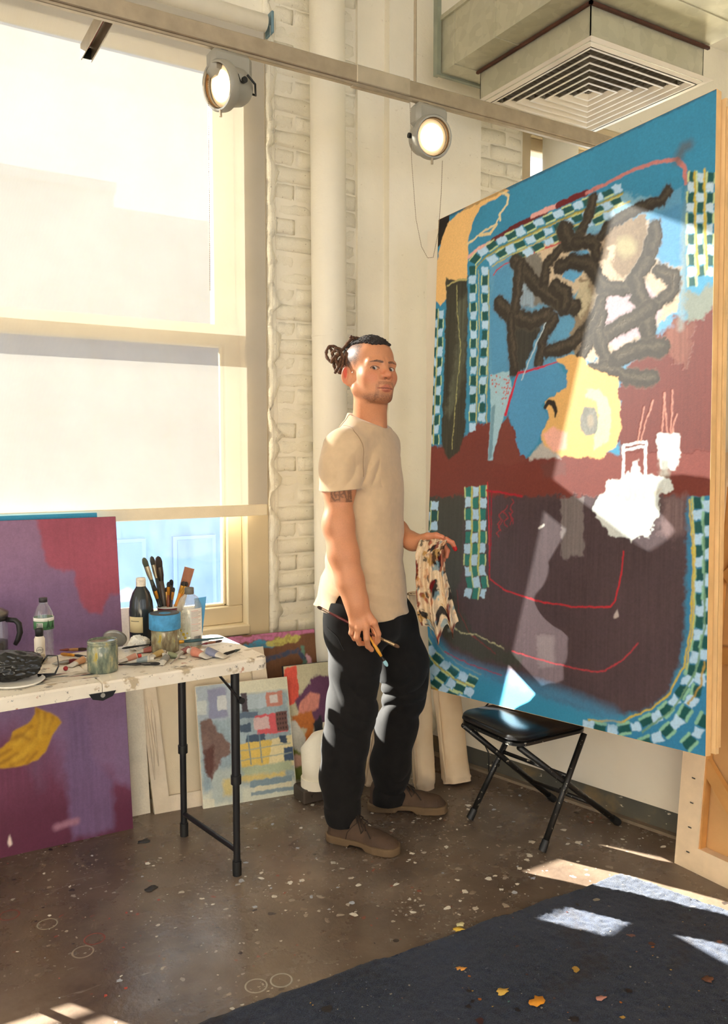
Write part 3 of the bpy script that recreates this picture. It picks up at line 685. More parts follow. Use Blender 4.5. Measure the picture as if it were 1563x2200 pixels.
# dark hair-like strokes and the figure
pn.poly(A([(940, 250), (1060, 190), (1150, 150), (1165, 300), (1090, 480), (1010, 480), (960, 380), (900, 420)]), (136, 116, 94), 5, 2, var=.22)
pn.ell(A([(1050, 330)])[0], 22, 24, (160, 150, 116), jag=3, soft=5); pn.poly(A([(960, 330), (1000, 310), (990, 400), (955, 390)]), (200, 176, 152), 5, 2)
pn.poly(A([(820, 480), (920, 500), (960, 600), (900, 700), (850, 760), (800, 900), (770, 800), (785, 620)]), (140, 124, 102), 6, 2, var=.25)
pn.poly(A([(800, 520), (860, 500), (880, 600), (820, 700), (790, 640)]), (200, 190, 160), 6, 3, .8, var=.2)
pn.poly(A([(450, 720), (620, 735), (560, 880), (530, 960), (470, 1000), (455, 860)]), (56, 54, 48), 4, 2, streak=.25); pn.poly(A([(505, 500), (570, 520), (585, 640), (510, 620)]), (140, 160, 176), 4, 2, streak=.2)
strokes = [([(485, 395), (560, 490), (640, 570), (720, 620), (790, 640)], 26), ([(400, 615), (450, 670), (560, 710), (650, 680)], 28), ([(505, 420), (485, 650)], 22), ([(882, 70), (855, 180), (800, 280), (700, 350), (645, 420), (628, 505)], 19),
           ([(735, 235), (760, 300), (800, 300)], 30), ([(705, 430), (780, 400), (850, 412), (900, 470), (935, 540), (1060, 540), (1085, 500)], 23), ([(790, 300), (880, 300), (905, 380)], 20), ([(685, 530), (740, 575), (735, 640)], 26),
           ([(1262, 40), (1235, 90), (1130, 118), (1040, 172), (955, 225), (925, 270)], 17), ([(1190, 290), (1160, 400), (1100, 490), (1110, 570), (1150, 640), (1165, 780)], 27), ([(1215, 455), (1295, 490), (1290, 560), (1190, 640)], 21), ([(1170, 650), (1120, 685), (1010, 745), (930, 790), (880, 770)], 26),
           ([(925, 690), (900, 760), (930, 860), (955, 950)], 23), ([(860, 965), (960, 950), (1050, 1000), (1180, 1005)], 22), ([(1000, 905), (1100, 860), (1230, 850)], 27), ([(685, 700), (635, 770), (605, 900), (608, 1030), (588, 1120)], 19),
           ([(840, 750), (855, 830), (805, 930), (782, 1030), (778, 1150)], 20), ([(650, 865), (760, 835), (850, 760), (925, 610)], 22), ([(465, 690), (462, 780), (475, 900), (480, 960)], 20), ([(1195, 230), (1200, 300), (1180, 350)], 20)]
for pts_, w_ in strokes:
    pn.stroke(A(pts_), w_ * 1.12, (96, 86, 72), jag=4, soft=2.5, alpha=.6, dry=.3); pn.stroke(A(pts_), w_, STK, jag=3.2, soft=1.4, var=.3)
    pn.stroke([(x + 1.5, y - w_ * .16) for x, y in A(pts_)], w_ * .28, (104, 94, 78), jag=4, soft=2.5, alpha=.5, var=.3, dry=.6)
pn.poly(A([(690, 900), (770, 880), (830, 890), (860, 950), (1005, 1000), (1028, 1270), (1000, 1350), (920, 1410), (720, 1400), (640, 1390), (615, 1290), (660, 1200), (640, 1120), (700, 1075), (745, 1060), (750, 960)]), (226, 178, 110), 3, 1, var=.06)
pn.poly(A([(850, 1062), (910, 1058), (960, 1120), (978, 1200), (965, 1330), (890, 1362), (880, 1300), (915, 1200), (895, 1120), (850, 1100)]), (178, 192, 156), 3, 1.5)
pn.ell(A([(862, 1222)])[0], 20, 31, (122, 122, 116), jag=3, var=.3); pn.ell(A([(868, 1222)])[0], 7, 14, (150, 140, 124), jag=2, soft=2)
pn.poly(A([(620, 1290), (680, 1250), (750, 1280), (745, 1360), (680, 1380)]), (238, 178, 160), 3, 3); pn.stroke(A([(640, 1150), (655, 1125), (680, 1130), (695, 1170), (690, 1200)]), [6, 8, 9, 6, 2], (44, 36, 30), jag=.8)
pn.poly(A([(500, 972), (640, 930), (695, 915), (748, 990), (745, 1055), (700, 1072), (642, 1105), (625, 1140), (655, 1200), (612, 1290), (600, 1340), (540, 1395), (512, 1400), (482, 1270), (452, 1190), (470, 1080)]), (78, 146, 190), 3, 1, var=.08)
pn.poly(A([(555, 1400), (620, 1330), (700, 1390), (720, 1410), (560, 1414)]), (180, 176, 170), 3, 2)
pn.poly(A([(355, 985), (420, 968), (455, 965), (468, 1050), (440, 1160), (400, 1290), (372, 1414), (350, 1416), (362, 1160)]), (158, 194, 208), 1.5, 1, var=.08); pn.poly(A([(365, 1150), (385, 1130), (370, 1400), (352, 1414)]), (112, 150, 168), 1, 1)
for k in range(46):
    a, b_ = random.random(), random.random(); pn.ell(A([(362 + 100 * a, 985 + 150 * b_ * (1 - abs(a - .6)))])[0], 1.5, 1.5, (190, 70, 60), jag=.3)
pn.stroke(A([(438, 1185), (470, 1070), (500, 975), (560, 962), (640, 938), (700, 918)]), [6, 5, 4, 4, 3, 2], (196, 32, 56), jag=1); pn.stroke(A([(520, 1010), (570, 880), (640, 720)]), 2.2, (190, 206, 212))
pn.poly(A([(425, 1230), (450, 1190), (512, 1400), (545, 1420), (470, 1440), (380, 1430)]), (120, 60, 50), 2, 1.5)
# glasses and the white patch
pn.stroke(A([(1032, 1355), (1040, 1345), (1150, 1328), (1152, 1350), (1040, 1372), (1034, 1360)]), 3.6, (228, 232, 232)); pn.stroke(A([(1036, 1360), (1034, 1520)]), 4.6, (228, 232, 232)); pn.stroke(A([(1150, 1335), (1146, 1500)]), 4.6, (228, 232, 232))
for a in ([(1105, 1340), (1140, 1150)], [(1120, 1330), (1185, 1120)], [(1230, 1290), (1245, 1080)], [(1260, 1290), (1240, 1100)], [(1280, 1290), (1305, 1190)], [(1275, 1290), (1285, 1070)]): pn.stroke(A(a), 2.2, (186, 128, 110), dry=.3)
pn.poly(A([(1203, 1290), (1322, 1288), (1316, 1414), (1300, 1470), (1215, 1460)]), (222, 228, 226), 3, 1.2); pn.poly(B([(1225, 10), (1285, 0), (1270, 90), (1228, 95)]), (150, 148, 136), 4, 4, .8, streak=.2)
pn.poly(B([(1045, 95), (1060, 75), (1085, 70), (1100, 10), (1125, 10), (1130, 75), (1200, 80), (1290, 108), (1282, 158), (1232, 178), (1215, 290), (1172, 385), (1105, 392), (1088, 412), (1070, 385), (980, 372), (955, 330), (912, 290), (900, 225), (960, 150), (975, 110)]), (218, 224, 220), 5, 1.2, streak=.06)
pn.poly(B([(975, 130), (1150, 110), (1230, 160), (1080, 220), (965, 190)]), (206, 200, 182), 5, 3, .8, streak=.1)
pn.poly(B([(1250, 190), (1350, 180), (1355, 350), (1290, 400), (1220, 360)]), (140, 116, 116), 6, 6, .6, streak=.2)
# red chalk lines and scribble
pn.stroke(B([(384, 110), (392, 300), (398, 580), (480, 640), (640, 690), (800, 716), (985, 716), (1010, 690), (1040, 560), (1050, 450)]), 2.0, (206, 34, 48), jag=1, soft=.9); pn.stroke(B([(380, 150), (470, 165), (555, 180)]), 3.4, (176, 24, 44), jag=1); pn.stroke(B([(405, 150), (402, 420), (396, 560)]), 3, (150, 22, 44), jag=1, dry=.4)
pn.stroke(B([(510, 928), (700, 985), (900, 1026), (960, 1022), (1040, 975), (1120, 890)]), 1.8, (196, 56, 66), jag=1, dry=.3)
for k, (x, y) in enumerate([(505, 195), (475, 225), (450, 255), (440, 300), (500, 260)]):
    pn.stroke(B([(x + 9 * math.sin(j * 1.9 + k) + random.uniform(-5, 5), y + j * 15) for j in range(9 - k)]), 1.8, (170, 40, 52), jag=1.2, alpha=.8)
pn.poly(B([(1005, 745), (1020, 728), (1028, 765), (1000, 770)]), (190, 176, 170), 1.5, 1); pn.stroke(B([(640, 335), (662, 322)]), 3, (200, 196, 190))
pn.poly(B([(70, -110), (90, -100), (95, -20), (75, 10)]), (226, 190, 190), 4, 1); pn.stroke(A([(40, 1330), (50, 1390)]), 10, (226, 192, 192), jag=3)
pn.poly([(936, 470), (1545, 186), (1545, 194), (936, 480)], (40, 30, 34), 2, 1, .5)
# where it stands: the rectangle leans on the partition, rolled a little on its props
BIG_BL, BIG_BR, BIG_TL = (CP + (np.array(p_) - CP) * .988 for p_ in ([2.015, 2.857, .412], [2.115, 1.538, .513], [2.204, 3.026, 2.446]))
rl = np.where(np.abs(pn.img.mean(-1) - .045) < .025, .0003, 0)
big, bBL, bU, bV, bN = canvas_thing('large_painting', 'huge blue and brown figurative painting with dark snaking strokes and checkered borders', BIG_BL, BIG_BR, BIG_TL, .026, pn, edge=m_wood, relief=rl)
# plain panel standing directly behind it
o_ = BIG_BL - bN * .0275 + bU * .012 + bV * .003
pl = thing('wooden_panel', 'plain wooden panel leaning right behind the huge blue painting', 'panel', o_)
obox(MB(), np.zeros(3), bU, bV * .985, -bN * .016).build('panel_board', M('panel_wood', (226, 190, 138), .6, var=.15, vscale=5, bump=.1), pl)
obox(MB(), bU * 1.001 + bV * .01, bU * .004, bV * .96, -bN * .015).build('edge_strip', m_wood, pl)

# ---------------------------------------------------------------- canvases along the window wall
def flat_canvas(name, label, bl, br, tl_px, ytop, size, thick, draw, base, edge=None, seed=3, cat='painting'):
    """bl, br: floor points; the top left corner found on the plane y = ytop"""
    BL, BR = np.array(bl, float), np.array(br, float); TL = np.array(tl_px, float)
    p_ = Painter(size[0], size[1], base, None, seed)
    if draw: draw(p_)
    return canvas_thing(name, label, BL, BR, TL, thick, p_ if draw else None, cat, edge)

# purple canvas with the yellow hand
def projpx(p):
    v = np.asarray(p, float) - CP; z = v @ CW; return (781.5 + FPX * (v @ CR) / z, 1100 - FPX * (v @ CU) / z)
_pc = [np.array(c) for c in ((-.24, 3.243, 1.172), (.809, 3.219, 1.172), (.809, 3.044, 0), (-.24, 3.068, 0))]
_PH = homography([projpx(c) for c in _pc], [(0, 0), (1, 0), (1, 1), (0, 1)])
def PQ(pts):
    r_ = np.c_[np.asarray(pts, float), np.ones(len(pts))] @ _PH.T; return r_[:, :2] / r_[:, 2:]
def purple(p):
    p.poly([(0, 0), (1, 0), (1, 1), (0, 1)], (120, 92, 126), 0, .5, var=.1, streak=.05)
    p.poly([(-.1, -.1), (1.1, -.1), (1.1, .12), (-.1, .2)], (142, 108, 136), 3, 30, .7)
    p.poly([(-.1, .62), (.35, .66), (.62, .63), (.74, .70), (.78, .80), (1.1, .84), (1.1, 1.1), (-.1, 1.1)], (104, 40, 66), 6, 16, .85, streak=.12)
    p.poly([(.4, .86), (.7, .84), (1.1, .9), (1.1, 1.1), (-.1, 1.1), (-.1, .9)], (84, 30, 54), 6, 18, .8)
    p.poly([(.73, -.02), (1.02, -.02), (1.02, .25), (.96, .25), (.93, .315), (.88, .30), (.855, .24), (.845, .17), (.76, .15), (.74, .08)], (150, 74, 92), 4, 2, var=.12, streak=.06)
    p.poly([(.50, -.02), (.535, -.02), (.57, .09), (.53, .11), (.5, .06)], (166, 110, 130), 4, 4, .7)
    p.poly([(.80, .60), (.86, .58), (.87, .75), (.94, .84), (.93, .99), (.79, .99), (.78, .80)], (108, 84, 120), 4, 4, .9, streak=.12)
    p.poly([(.98, .62), (1.02, .60), (1.02, .88), (.94, .84)], (122, 96, 130), 3, 4, .8); p.stroke([(.74, .945), (.81, .94)], 7, (150, 104, 122), soft=2)
    p.poly([(.62, .66), (.67, .60), (.72, .70), (.70, .82)], (104, 78, 108), 6, 9, .6)
    # hand seen from its back, fingers pointing left: drawn on the canvas in its own proportions
    Y1, Y2, Y3 = (190, 142, 22), (140, 94, 14), (212, 168, 44)
    p.poly(PQ([(74, 1519), (90, 1526), (112, 1533), (124, 1541), (131, 1552), (122, 1566), (111, 1582), (104, 1600), (96, 1617), (81, 1633), (68, 1638), (54, 1644), (36, 1648), (18, 1651), (-2, 1652), (-30, 1650), (-45, 1640), (-20, 1620), (0, 1608), (14, 1598), (22, 1590), (27, 1573), (45, 1561), (58, 1555), (65, 1548), (73, 1534)]), Y1, 1.2, .8)
    for a in ([(20, 1610), (0, 1622), (-25, 1636)], [(38, 1618), (14, 1634), (-10, 1645)], [(58, 1622), (42, 1636), (24, 1646)], [(78, 1618), (66, 1630), (58, 1640)], [(78, 1526), (84, 1550), (78, 1580)], [(95, 1533), (96, 1552), (92, 1575)], [(112, 1540), (106, 1558), (102, 1574)], [(66, 1560), (52, 1576), (36, 1584)]): p.stroke(PQ(a), 3.2, Y2, soft=1.8, alpha=.75)
    for a in ([(86, 1540), (88, 1562), (84, 1584)], [(60, 1575), (46, 1590), (30, 1600)], [(68, 1600), (50, 1620), (34, 1634)], [(104, 1548), (100, 1566)]): p.stroke(PQ(a), 6, Y3, soft=3, alpha=.55)
    p.stroke(PQ([(24, 1588), (46, 1582), (66, 1590)]), 4, Y2, soft=2.5, alpha=.6)
    p.poly([(.585, .96), (.592, .938), (.597, .956), (.598, .968), (.59, .972)], (232, 208, 196), .6, .6)
flat_canvas('purple_painting', 'large purple painting with a yellow hand, half hidden by the folding table', (-.24, 3.068, 0), (.809, 3.044, 0), (-.24, 3.243, 1.172), None, (330, 350), .022, purple, (120, 92, 126), M('purple_edge', (96, 40, 62), .7), 21)
flat_canvas('blue_canvas', 'thin blue-edged canvas peeking out above the purple painting', (-.19, 3.125, .0), (.75, 3.105, .0), (-.19, 3.285, 1.186), None, (60, 60), .018, lambda p: p.poly([(0, 0), (1, 0), (1, 1), (0, 1)], (52, 142, 178), 0), (52, 142, 178), M('blue_edge', (48, 140, 178), .7), 22)
flat_canvas('white_canvas', 'narrow strip of blank white canvas between the purple painting and the reversed canvas', (.48, 3.16, 0), (.905, 3.145, 0), (.48, 3.29, .80), None, (60, 90), .02, lambda p: p.poly([(0, 0), (1, 0), (1, 1), (0, 1)], (216, 206, 186), 0, var=.08), (216, 206, 186), M('white_edge', (214, 204, 184), .8), 23)

# stretched canvas turned with its back to the room
rv = thing('reversed_canvas', 'cream stretched canvas turned back to front behind the table legs', 'canvas', (.916, 3.122, 0))
U = np.array([.53, -.055, 0]); V = np.array([-.012, .165, .585]); N = np.cross(U, V); N /= np.linalg.norm(N); u = U / np.linalg.norm(U); v = V / np.linalg.norm(V)
m_back = M('canvas_back', (208, 194, 168), .9, var=.07, vscale=5, bump=.3, bscale=350)
m_bar = M('canvas_wrapped_bar', (214, 200, 178), .85, var=.12, vscale=9, bump=.35, bscale=40, bdist=.01)
obox(MB(), -N * .018, U, V, -N * .004).build('canvas_cloth', m_back, rv)
for o, a, b_ in ((np.zeros(3), u * .062, V), (U - u * .062, u * .062, V), (u * .062, U - u * .124, v * .06), (u * .062 + V - v * .06, U - u * .124, v * .06)): obox(MB(), o, a, b_, -N * .018).build('stretcher_bar', m_bar, rv)
fold = MB()
for k in (1, 4): fold.tube([u * (.008 + .007 * k) + v * (.03 + .05 * ((k * 7) % 5)) + N * .001, u * (.012 + .006 * k) + v * (.2 + .04 * k) + N * .003, u * (.010 + .007 * k) + v * (.42 + .02 * (k % 3)) + N * .001], [.002, .007, .002], 6)
fold.build('cloth_folds', m_bar, rv, True)

def abstract(p):
    G = lambda x, y, w, h, c, **k: p.poly([(x, y), (x + w, y), (x + w, y + h), (x, y + h)], c, **k)
    p.poly([(0, 0), (1, 0), (1, 1), (0, 1)], (206, 208, 190), 0, var=.06)
    G(0, .12, 1, .75, (150, 168, 176), jag=5, soft=6, var=.2, streak=.08); G(0, 0, .45, .3, (168, 180, 190), jag=5, soft=3); G(.12, .03, .2, .25, (138, 142, 168), jag=4, soft=2); G(.22, .1, .1, .12, (200, 204, 204), jag=3); G(0, .12, .1, .12, (196, 204, 200), jag=3)
    G(.45, -.02, .6, .12, (216, 214, 190), jag=2); G(.45, .12, .45, .12, (176, 192, 200), jag=3); G(.75, .12, .18, .12, (190, 128, 112), jag=3); G(.79, .14, .09, .07, (206, 200, 196), jag=2); G(.48, .10, .06, .16, (74, 66, 72), jag=3)
    G(.40, .26, .25, .05, (92, 110, 130), jag=4); G(.62, .30, .34, .17, (206, 92, 98), jag=4); G(.6, .32, .16, .1, (206, 178, 176), jag=4); G(.84, .29, .13, .17, (112, 78, 72), jag=2)
    for i in range(4):
        for j in range(4): G(.85 + .03 * i, .305 + .04 * j, .015, .018, (60, 44, 44), jag=.8)
    G(.44, .36, .12, .07, (72, 90, 108), jag=3); G(.5, .46, .2, .07, (66, 84, 104), jag=3); G(.42, .52, .6, .2, (214, 184, 96), jag=4); p.poly([(.78, .52), (1, .5), (1, .76), (.70, .76)], (220, 206, 160), 3); G(.86, .5, .08, .06, (60, 76, 96), jag=4); G(.9, .6, .1, .12, (66, 84, 110), jag=4)
    G(.43, .72, .55, .08, (170, 180, 150), jag=5, soft=3); p.poly([(.28, .78), (.9, .80), (.9, .84), (.3, .84)], (206, 186, 120), 5, 3); G(.5, .84, .46, .05, (126, 146, 156), jag=3); G(.55, .89, .4, .04, (214, 208, 180), jag=3); G(.5, .93, .48, .03, (132, 150, 158), jag=3); G(.1, .7, .3, .28, (176, 186, 180), jag=7, soft=5); G(.22, .8, .1, .12, (206, 190, 130), jag=6, soft=4); G(0, .93, .12, .08, (216, 212, 190), jag=3)
    p.poly([(.03, .30), (.14, .27), (.2, .40), (.28, .46), (.33, .52), (.3, .6), (.22, .62), (.17, .70), (.10, .80), (.05, .70), (.03, .5)], (122, 98, 90), 5, 2, var=.25); p.poly([(.04, .55), (.14, .5), (.15, .68), (.1, .78), (.05, .7)], (92, 58, 50), 6, 3, streak=.2)
    for x in (.38, .52, .64): p.stroke([(x, .45), (x + .01, .7)], 2.2, (104, 130, 144), jag=1.2)
    for y in (.58, .66): p.stroke([(.4, y), (.98, y - .01)], 2, (150, 160, 150), jag=1.2)
flat_canvas('abstract_painting', 'small pale blue and yellow abstract painting standing under the table end', (1.098, 3.071, 0), (1.483, 3.013, 0), (1.094, 3.205, .462), None, (190, 230), .02, abstract, (206, 208, 190), m_rawcanvas, 31)
def figures(p):
    p.poly([(0, 0), (1, 0), (1, 1), (0, 1)], (196, 190, 160), 0); p.poly([(.0, .02), (.28, .0), (.3, .3), (.0, .34)], (222, 92, 76), 3, 1, streak=.12); p.poly([(.2, .3), (.5, .18), (.7, .1), (1, .12), (1, .5), (.6, .52), (.3, .42)], (100, 62, 92), 5, 2)
    p.poly([(.3, .32), (.55, .24), (.75, .28), (.7, .38), (.5, .42), (.25, .44)], (214, 140, 126), 3, 2, var=.2); p.poly([(.1, .42), (.55, .40), (.6, .48), (.45, .72), (.3, .74), (.4, .55), (.15, .5)], (190, 112, 52), 4, 2, var=.2)
    p.poly([(0, .45), (.2, .47), (.38, .62), (.3, .75), (0, .66)], (206, 206, 198), 3, 1.5); p.poly([(.0, .66), (.3, .74), (.8, .78), (.7, .95), (0, .96)], (122, 132, 66), 4, 2, var=.25); p.poly([(.0, .75), (.25, .74), (.3, .84), (.05, .86)], (206, 166, 150), 4, 2); p.poly([(.55, .5), (.75, .45), (.8, .7), (.6, .76)], (36, 40, 48), 4, 2); p.poly([(.5, .9), (1, .84), (1, 1), (.4, 1)], (74, 88, 104), 4, 2)
flat_canvas('figurative_painting', 'little colourful painting of reclining figures standing against the brown board', (1.495, 3.09, 0), (1.705, 3.065, 0), (1.484, 3.185, .497), None, (120, 190), .02, figures, (196, 190, 160), M('dark_edge', (40, 36, 34), .7), 33)
def board(p):
    p.poly([(0, 0), (1, 0), (1, 1), (0, 1)], (112, 76, 52), 0, var=.12, streak=.08); p.stroke([(0, .03), (.45, .02), (1, .0)], 9, (186, 112, 150), jag=4, dry=.4); p.stroke([(.2, .10), (.4, .07), (.52, .08)], 11, (70, 140, 170), jag=4, dry=.3); p.stroke([(.5, .07), (.8, .05)], 10, (186, 178, 96), jag=4, dry=.4); p.stroke([(.86, .12), (.87, .4)], 6, (96, 130, 110), jag=3); p.stroke([(.91, .2), (.92, .4)], 8, (206, 160, 170), jag=4); p.stroke([(.32, .1), (.35, .9)], 2, (50, 40, 40)); p.stroke([(.35, .19), (.8, .14), (.86, .2)], 7, (66, 76, 100), jag=3, dry=.4)
flat_canvas('brown_board', 'brown hardboard with stray pink and blue paint marks behind the small paintings', (1.27, 3.22, 0), (1.70, 3.17, 0), (1.275, 3.345, .618), None, (150, 200), .012, board, (112, 76, 52), M('board_edge', (96, 64, 44), .7), 34, 'board')

# ---------------------------------------------------------------- big reversed stretcher at lower right
bs = thing('stretcher_back', 'back of a big stretched canvas with corner brace standing at the far right', 'canvas', (2.345, 1.815, 0))
U = np.array([.04, -1.25, 0]); V = np.array([.105, .0, 1.42]); N = -np.cross(U, V); N /= np.linalg.norm(N)
if N[0] > 0: N = -N
u = U / np.linalg.norm(U); v = V / np.linalg.norm(V); m_w2 = M('pine_bar', (206, 150, 84), .6, var=.2, vscale=6, bump=.15, bscale=60); m_tan = M('tan_canvas_back', (206, 160, 104), .9, var=.08, vscale=4, bump=.25, bscale=300)
obox(MB(), -N * .040, U, V, -N * .004).build('canvas_cloth', m_tan, bs)
m_wrap = M('stapled_canvas_wrap', (232, 206, 170), .85, var=.06, vscale=20, bump=.35, bscale=45, bdist=.006)
for o, a, b_ in ((np.zeros(3), u * .085, V), (U - u * .085, u * .085, V), (u * .085, U - u * .17, v * .085), (u * .085 + V - v * .085, U - u * .17, v * .085)): obox(MB(), o, a, b_, -N * .038).build('stretcher_bar', m_wrap, bs)
obox(MB(), u * .085 + v * .085 - N * .006, u * .006, V * .86, -N * .03).build('inner_edge', m_w2, bs)
def bar(a, b_, w, t, off): 
    d = b_ - a; e = np.cross(d, N); e = e / np.linalg.norm(e) * w; return obox(MB(), a - N * off, d, e, -N * t)
bar(u * .085 + v * .40, u * .40 + v * .06, .045, .022, .008).build('corner_brace', m_w2, bs); bar(u * .085 + v * 1.02, u * .40 + v * 1.30, .045, .022, .008).build('corner_brace', m_w2, bs)
obox(MB(), u * .085 + v * .72 - N * .008, U - u * .17, v * .055, -N * .025).build('cross_bar', m_w2, bs)
st = MB()
for k in range(16): st.box(u * .05 + v * (.06 + .085 * k) + N * .002, (.002, .012, .004))
tag(st.build('staples', M('staple_steel', (120, 116, 110), .4, .8, bump=0), bs), kind='stuff')
# ---------------------------------------------------------------- signed-distance modelling for organic shapes
def s_roundcone(P, a, b, ra, rb):
    a = np.asarray(a); b = np.asarray(b); ba = b - a; l2 = ba @ ba; t = np.clip((P - a) @ ba / l2, 0, 1)
    return np.sqrt(((P - a - t[:, None] * ba) ** 2).sum(1)) - (ra + (rb - ra) * t)
def s_ell(P, c, r, R=None):
    q = P - np.asarray(c)
    if R is not None: q = q @ R
    r = np.asarray(r, float); k0 = np.sqrt(((q / r) ** 2).sum(1)); k1 = np.sqrt(((q / (r * r)) ** 2).sum(1))
    return k0 * (k0 - 1) / np.maximum(k1, 1e-9)
def smin(a, b, k):
    h = np.clip(.5 + .5 * (b - a) / k, 0, 1); return b * (1 - h) + a * h - k * h * (1 - h)
def smax(a, b, k): return -smin(-a, -b, k)
def chain(P, pts, rs, k=.02):
    d = None
    for i in range(len(pts) - 1):
        e = s_roundcone(P, pts[i], pts[i + 1], rs[i], rs[i + 1]); d = e if d is None else smin(d, e, k)
    return d
def mesh_sdf(f, lo, hi, h):
    """surface nets over a grid evaluated only near the surface"""
    lo = np.asarray(lo, float); hi = np.asarray(hi, float); B_ = 6
    n = (np.ceil((hi - lo) / (h * B_)).astype(int)) * B_ + 1; nb = (n - 1) // B_
    c = [lo[i] + (np.arange(nb[i]) + .5) * h * B_ for i in range(3)]
    C_ = np.stack(np.meshgrid(*c, indexing='ij'), -1).reshape(-1, 3); dv = f(C_)
    near = np.abs(dv) < h * B_ * 1.25
    G = np.repeat(np.repeat(np.repeat(dv.reshape(nb), B_, 0), B_, 1), B_, 2); G = np.pad(G, ((0, 1),) * 3, mode='edge').astype(np.float32)
    act = np.zeros(n, bool)
    nz = np.array(np.nonzero(near.reshape(nb))).T * B_
    off = np.stack(np.meshgrid(*[np.arange(B_ + 1)] * 3, indexing='ij'), -1).reshape(-1, 3)
    for ch in range(0, len(nz), 4000):
        I = (nz[ch:ch + 4000][:, None] + off[None]).reshape(-1, 3); act[I[:, 0], I[:, 1], I[:, 2]] = True
    I = np.array(np.nonzero(act)).T
    for ch in range(0, len(I), 400000):
        J_ = I[ch:ch + 400000]; G[J_[:, 0], J_[:, 1], J_[:, 2]] = f(lo + J_ * h)
    S = G < 0
    corn = [(i, j, k) for i in (0, 1) for j in (0, 1) for k in (0, 1)]
    sl = lambda A_, o: A_[o[0]:A_.shape[0] - 1 + o[0], o[1]:A_.shape[1] - 1 + o[1], o[2]:A_.shape[2] - 1 + o[2]]
    cnt = sum(sl(S, o).astype(np.int8) for o in corn); cell = (cnt > 0) & (cnt < 8); ci = np.array(np.nonzero(cell)).T
    idx = -np.ones(cell.shape, np.int64); idx[cell] = np.arange(len(ci))
    acc = np.zeros((len(ci), 3)); num = np.zeros(len(ci))
    for a in range(8):
        for b in range(a + 1, 8):
            oa, ob = np.array(corn[a]), np.array(corn[b])
            if abs(oa - ob).sum() != 1: continue
            A1 = ci + oa; B1 = ci + ob; va = G[A1[:, 0], A1[:, 1], A1[:, 2]]; vb = G[B1[:, 0], B1[:, 1], B1[:, 2]]; m = (va < 0) != (vb < 0)
            t = np.where(m, va / np.where(m, va - vb, 1), 0)
            acc += np.where(m[:, None], oa + (ob - oa) * t[:, None], 0); num += m
    V = lo + (ci + acc / num[:, None]) * h
    Fs = []
    for ax in range(3):
        o1, o2 = [(1, 2), (2, 0), (0, 1)][ax]
        s0 = [slice(1, -1)] * 3; s0[ax] = slice(0, -1); s1 = [slice(1, -1)] * 3; s1[ax] = slice(1, None)
        if any(d < 3 for d in S.shape): continue
        A0 = S[tuple(s0)]; A1 = S[tuple(s1)]; e = np.array(np.nonzero(A0 != A1)).T
        if not len(e): continue
        inside0 = A0[e[:, 0], e[:, 1], e[:, 2]]; base = e.copy()
        for q_ in range(3):
            if q_ != ax: base[:, q_] += 1
        def g(da, db):
            q_ = base.copy(); q_[:, o1] -= da; q_[:, o2] -= db; return idx[q_[:, 0], q_[:, 1], q_[:, 2]]
        Q = np.stack([g(1, 1), g(0, 1), g(0, 0), g(1, 0)], 1); Q[~inside0] = Q[~inside0][:, ::-1]; Fs.append(Q)
    F = np.concatenate(Fs); F = F[(F >= 0).all(1)]
    return V, F

# ---------------------------------------------------------------- the man: local frame r (right in view), d (towards viewer), z (up)
D0 = 3.0; M0 = FH * D0
def W_(P):
    P = np.asarray(P, float); return M0 + P[..., 0:1] * CR - P[..., 1:2] * FH + P[..., 2:3] * ZU
def J(px, py, d=0.0):
    p = ondepth(px, py, D0 - d); return np.array([(p - M0) @ CR, d, p[2]])
def Zp(py): return J(781, py)[2]
MAN = thing('person', 'man in beige t-shirt and black trousers holding brushes and a rag before the painting', 'person', M0)
def man_part(name, V, F, mat, cols=None, parent=None):
    Wv = W_(V) - M0; return mk(name, Wv, F, mat, parent or MAN, True, cols)

def skin_mat():
    t = NT('skin'); t.set(.48, 0, .4); v = t.coord()
    a = t.n('ShaderNodeAttribute', attribute_name='paint'); g = t.ramp(t.noise(v, 260, 3), [(.3, (.94, .93, .92, 1)), (.7, (1.05, 1.05, 1.05, 1))])
    t.base(t.mix(1.0, a.outputs['Color'], g, 'MULTIPLY'))
    t.b.inputs['Subsurface Weight'].default_value = .12; t.b.inputs['Subsurface Radius'].default_value = (.012, .005, .003); t.b.inputs['Subsurface Scale'].default_value = .6
    t.bump(t.noise(v, 520, 3), .08, .001); return t.m
m_skin = skin_mat()
SKIN = lin((200, 138, 100))

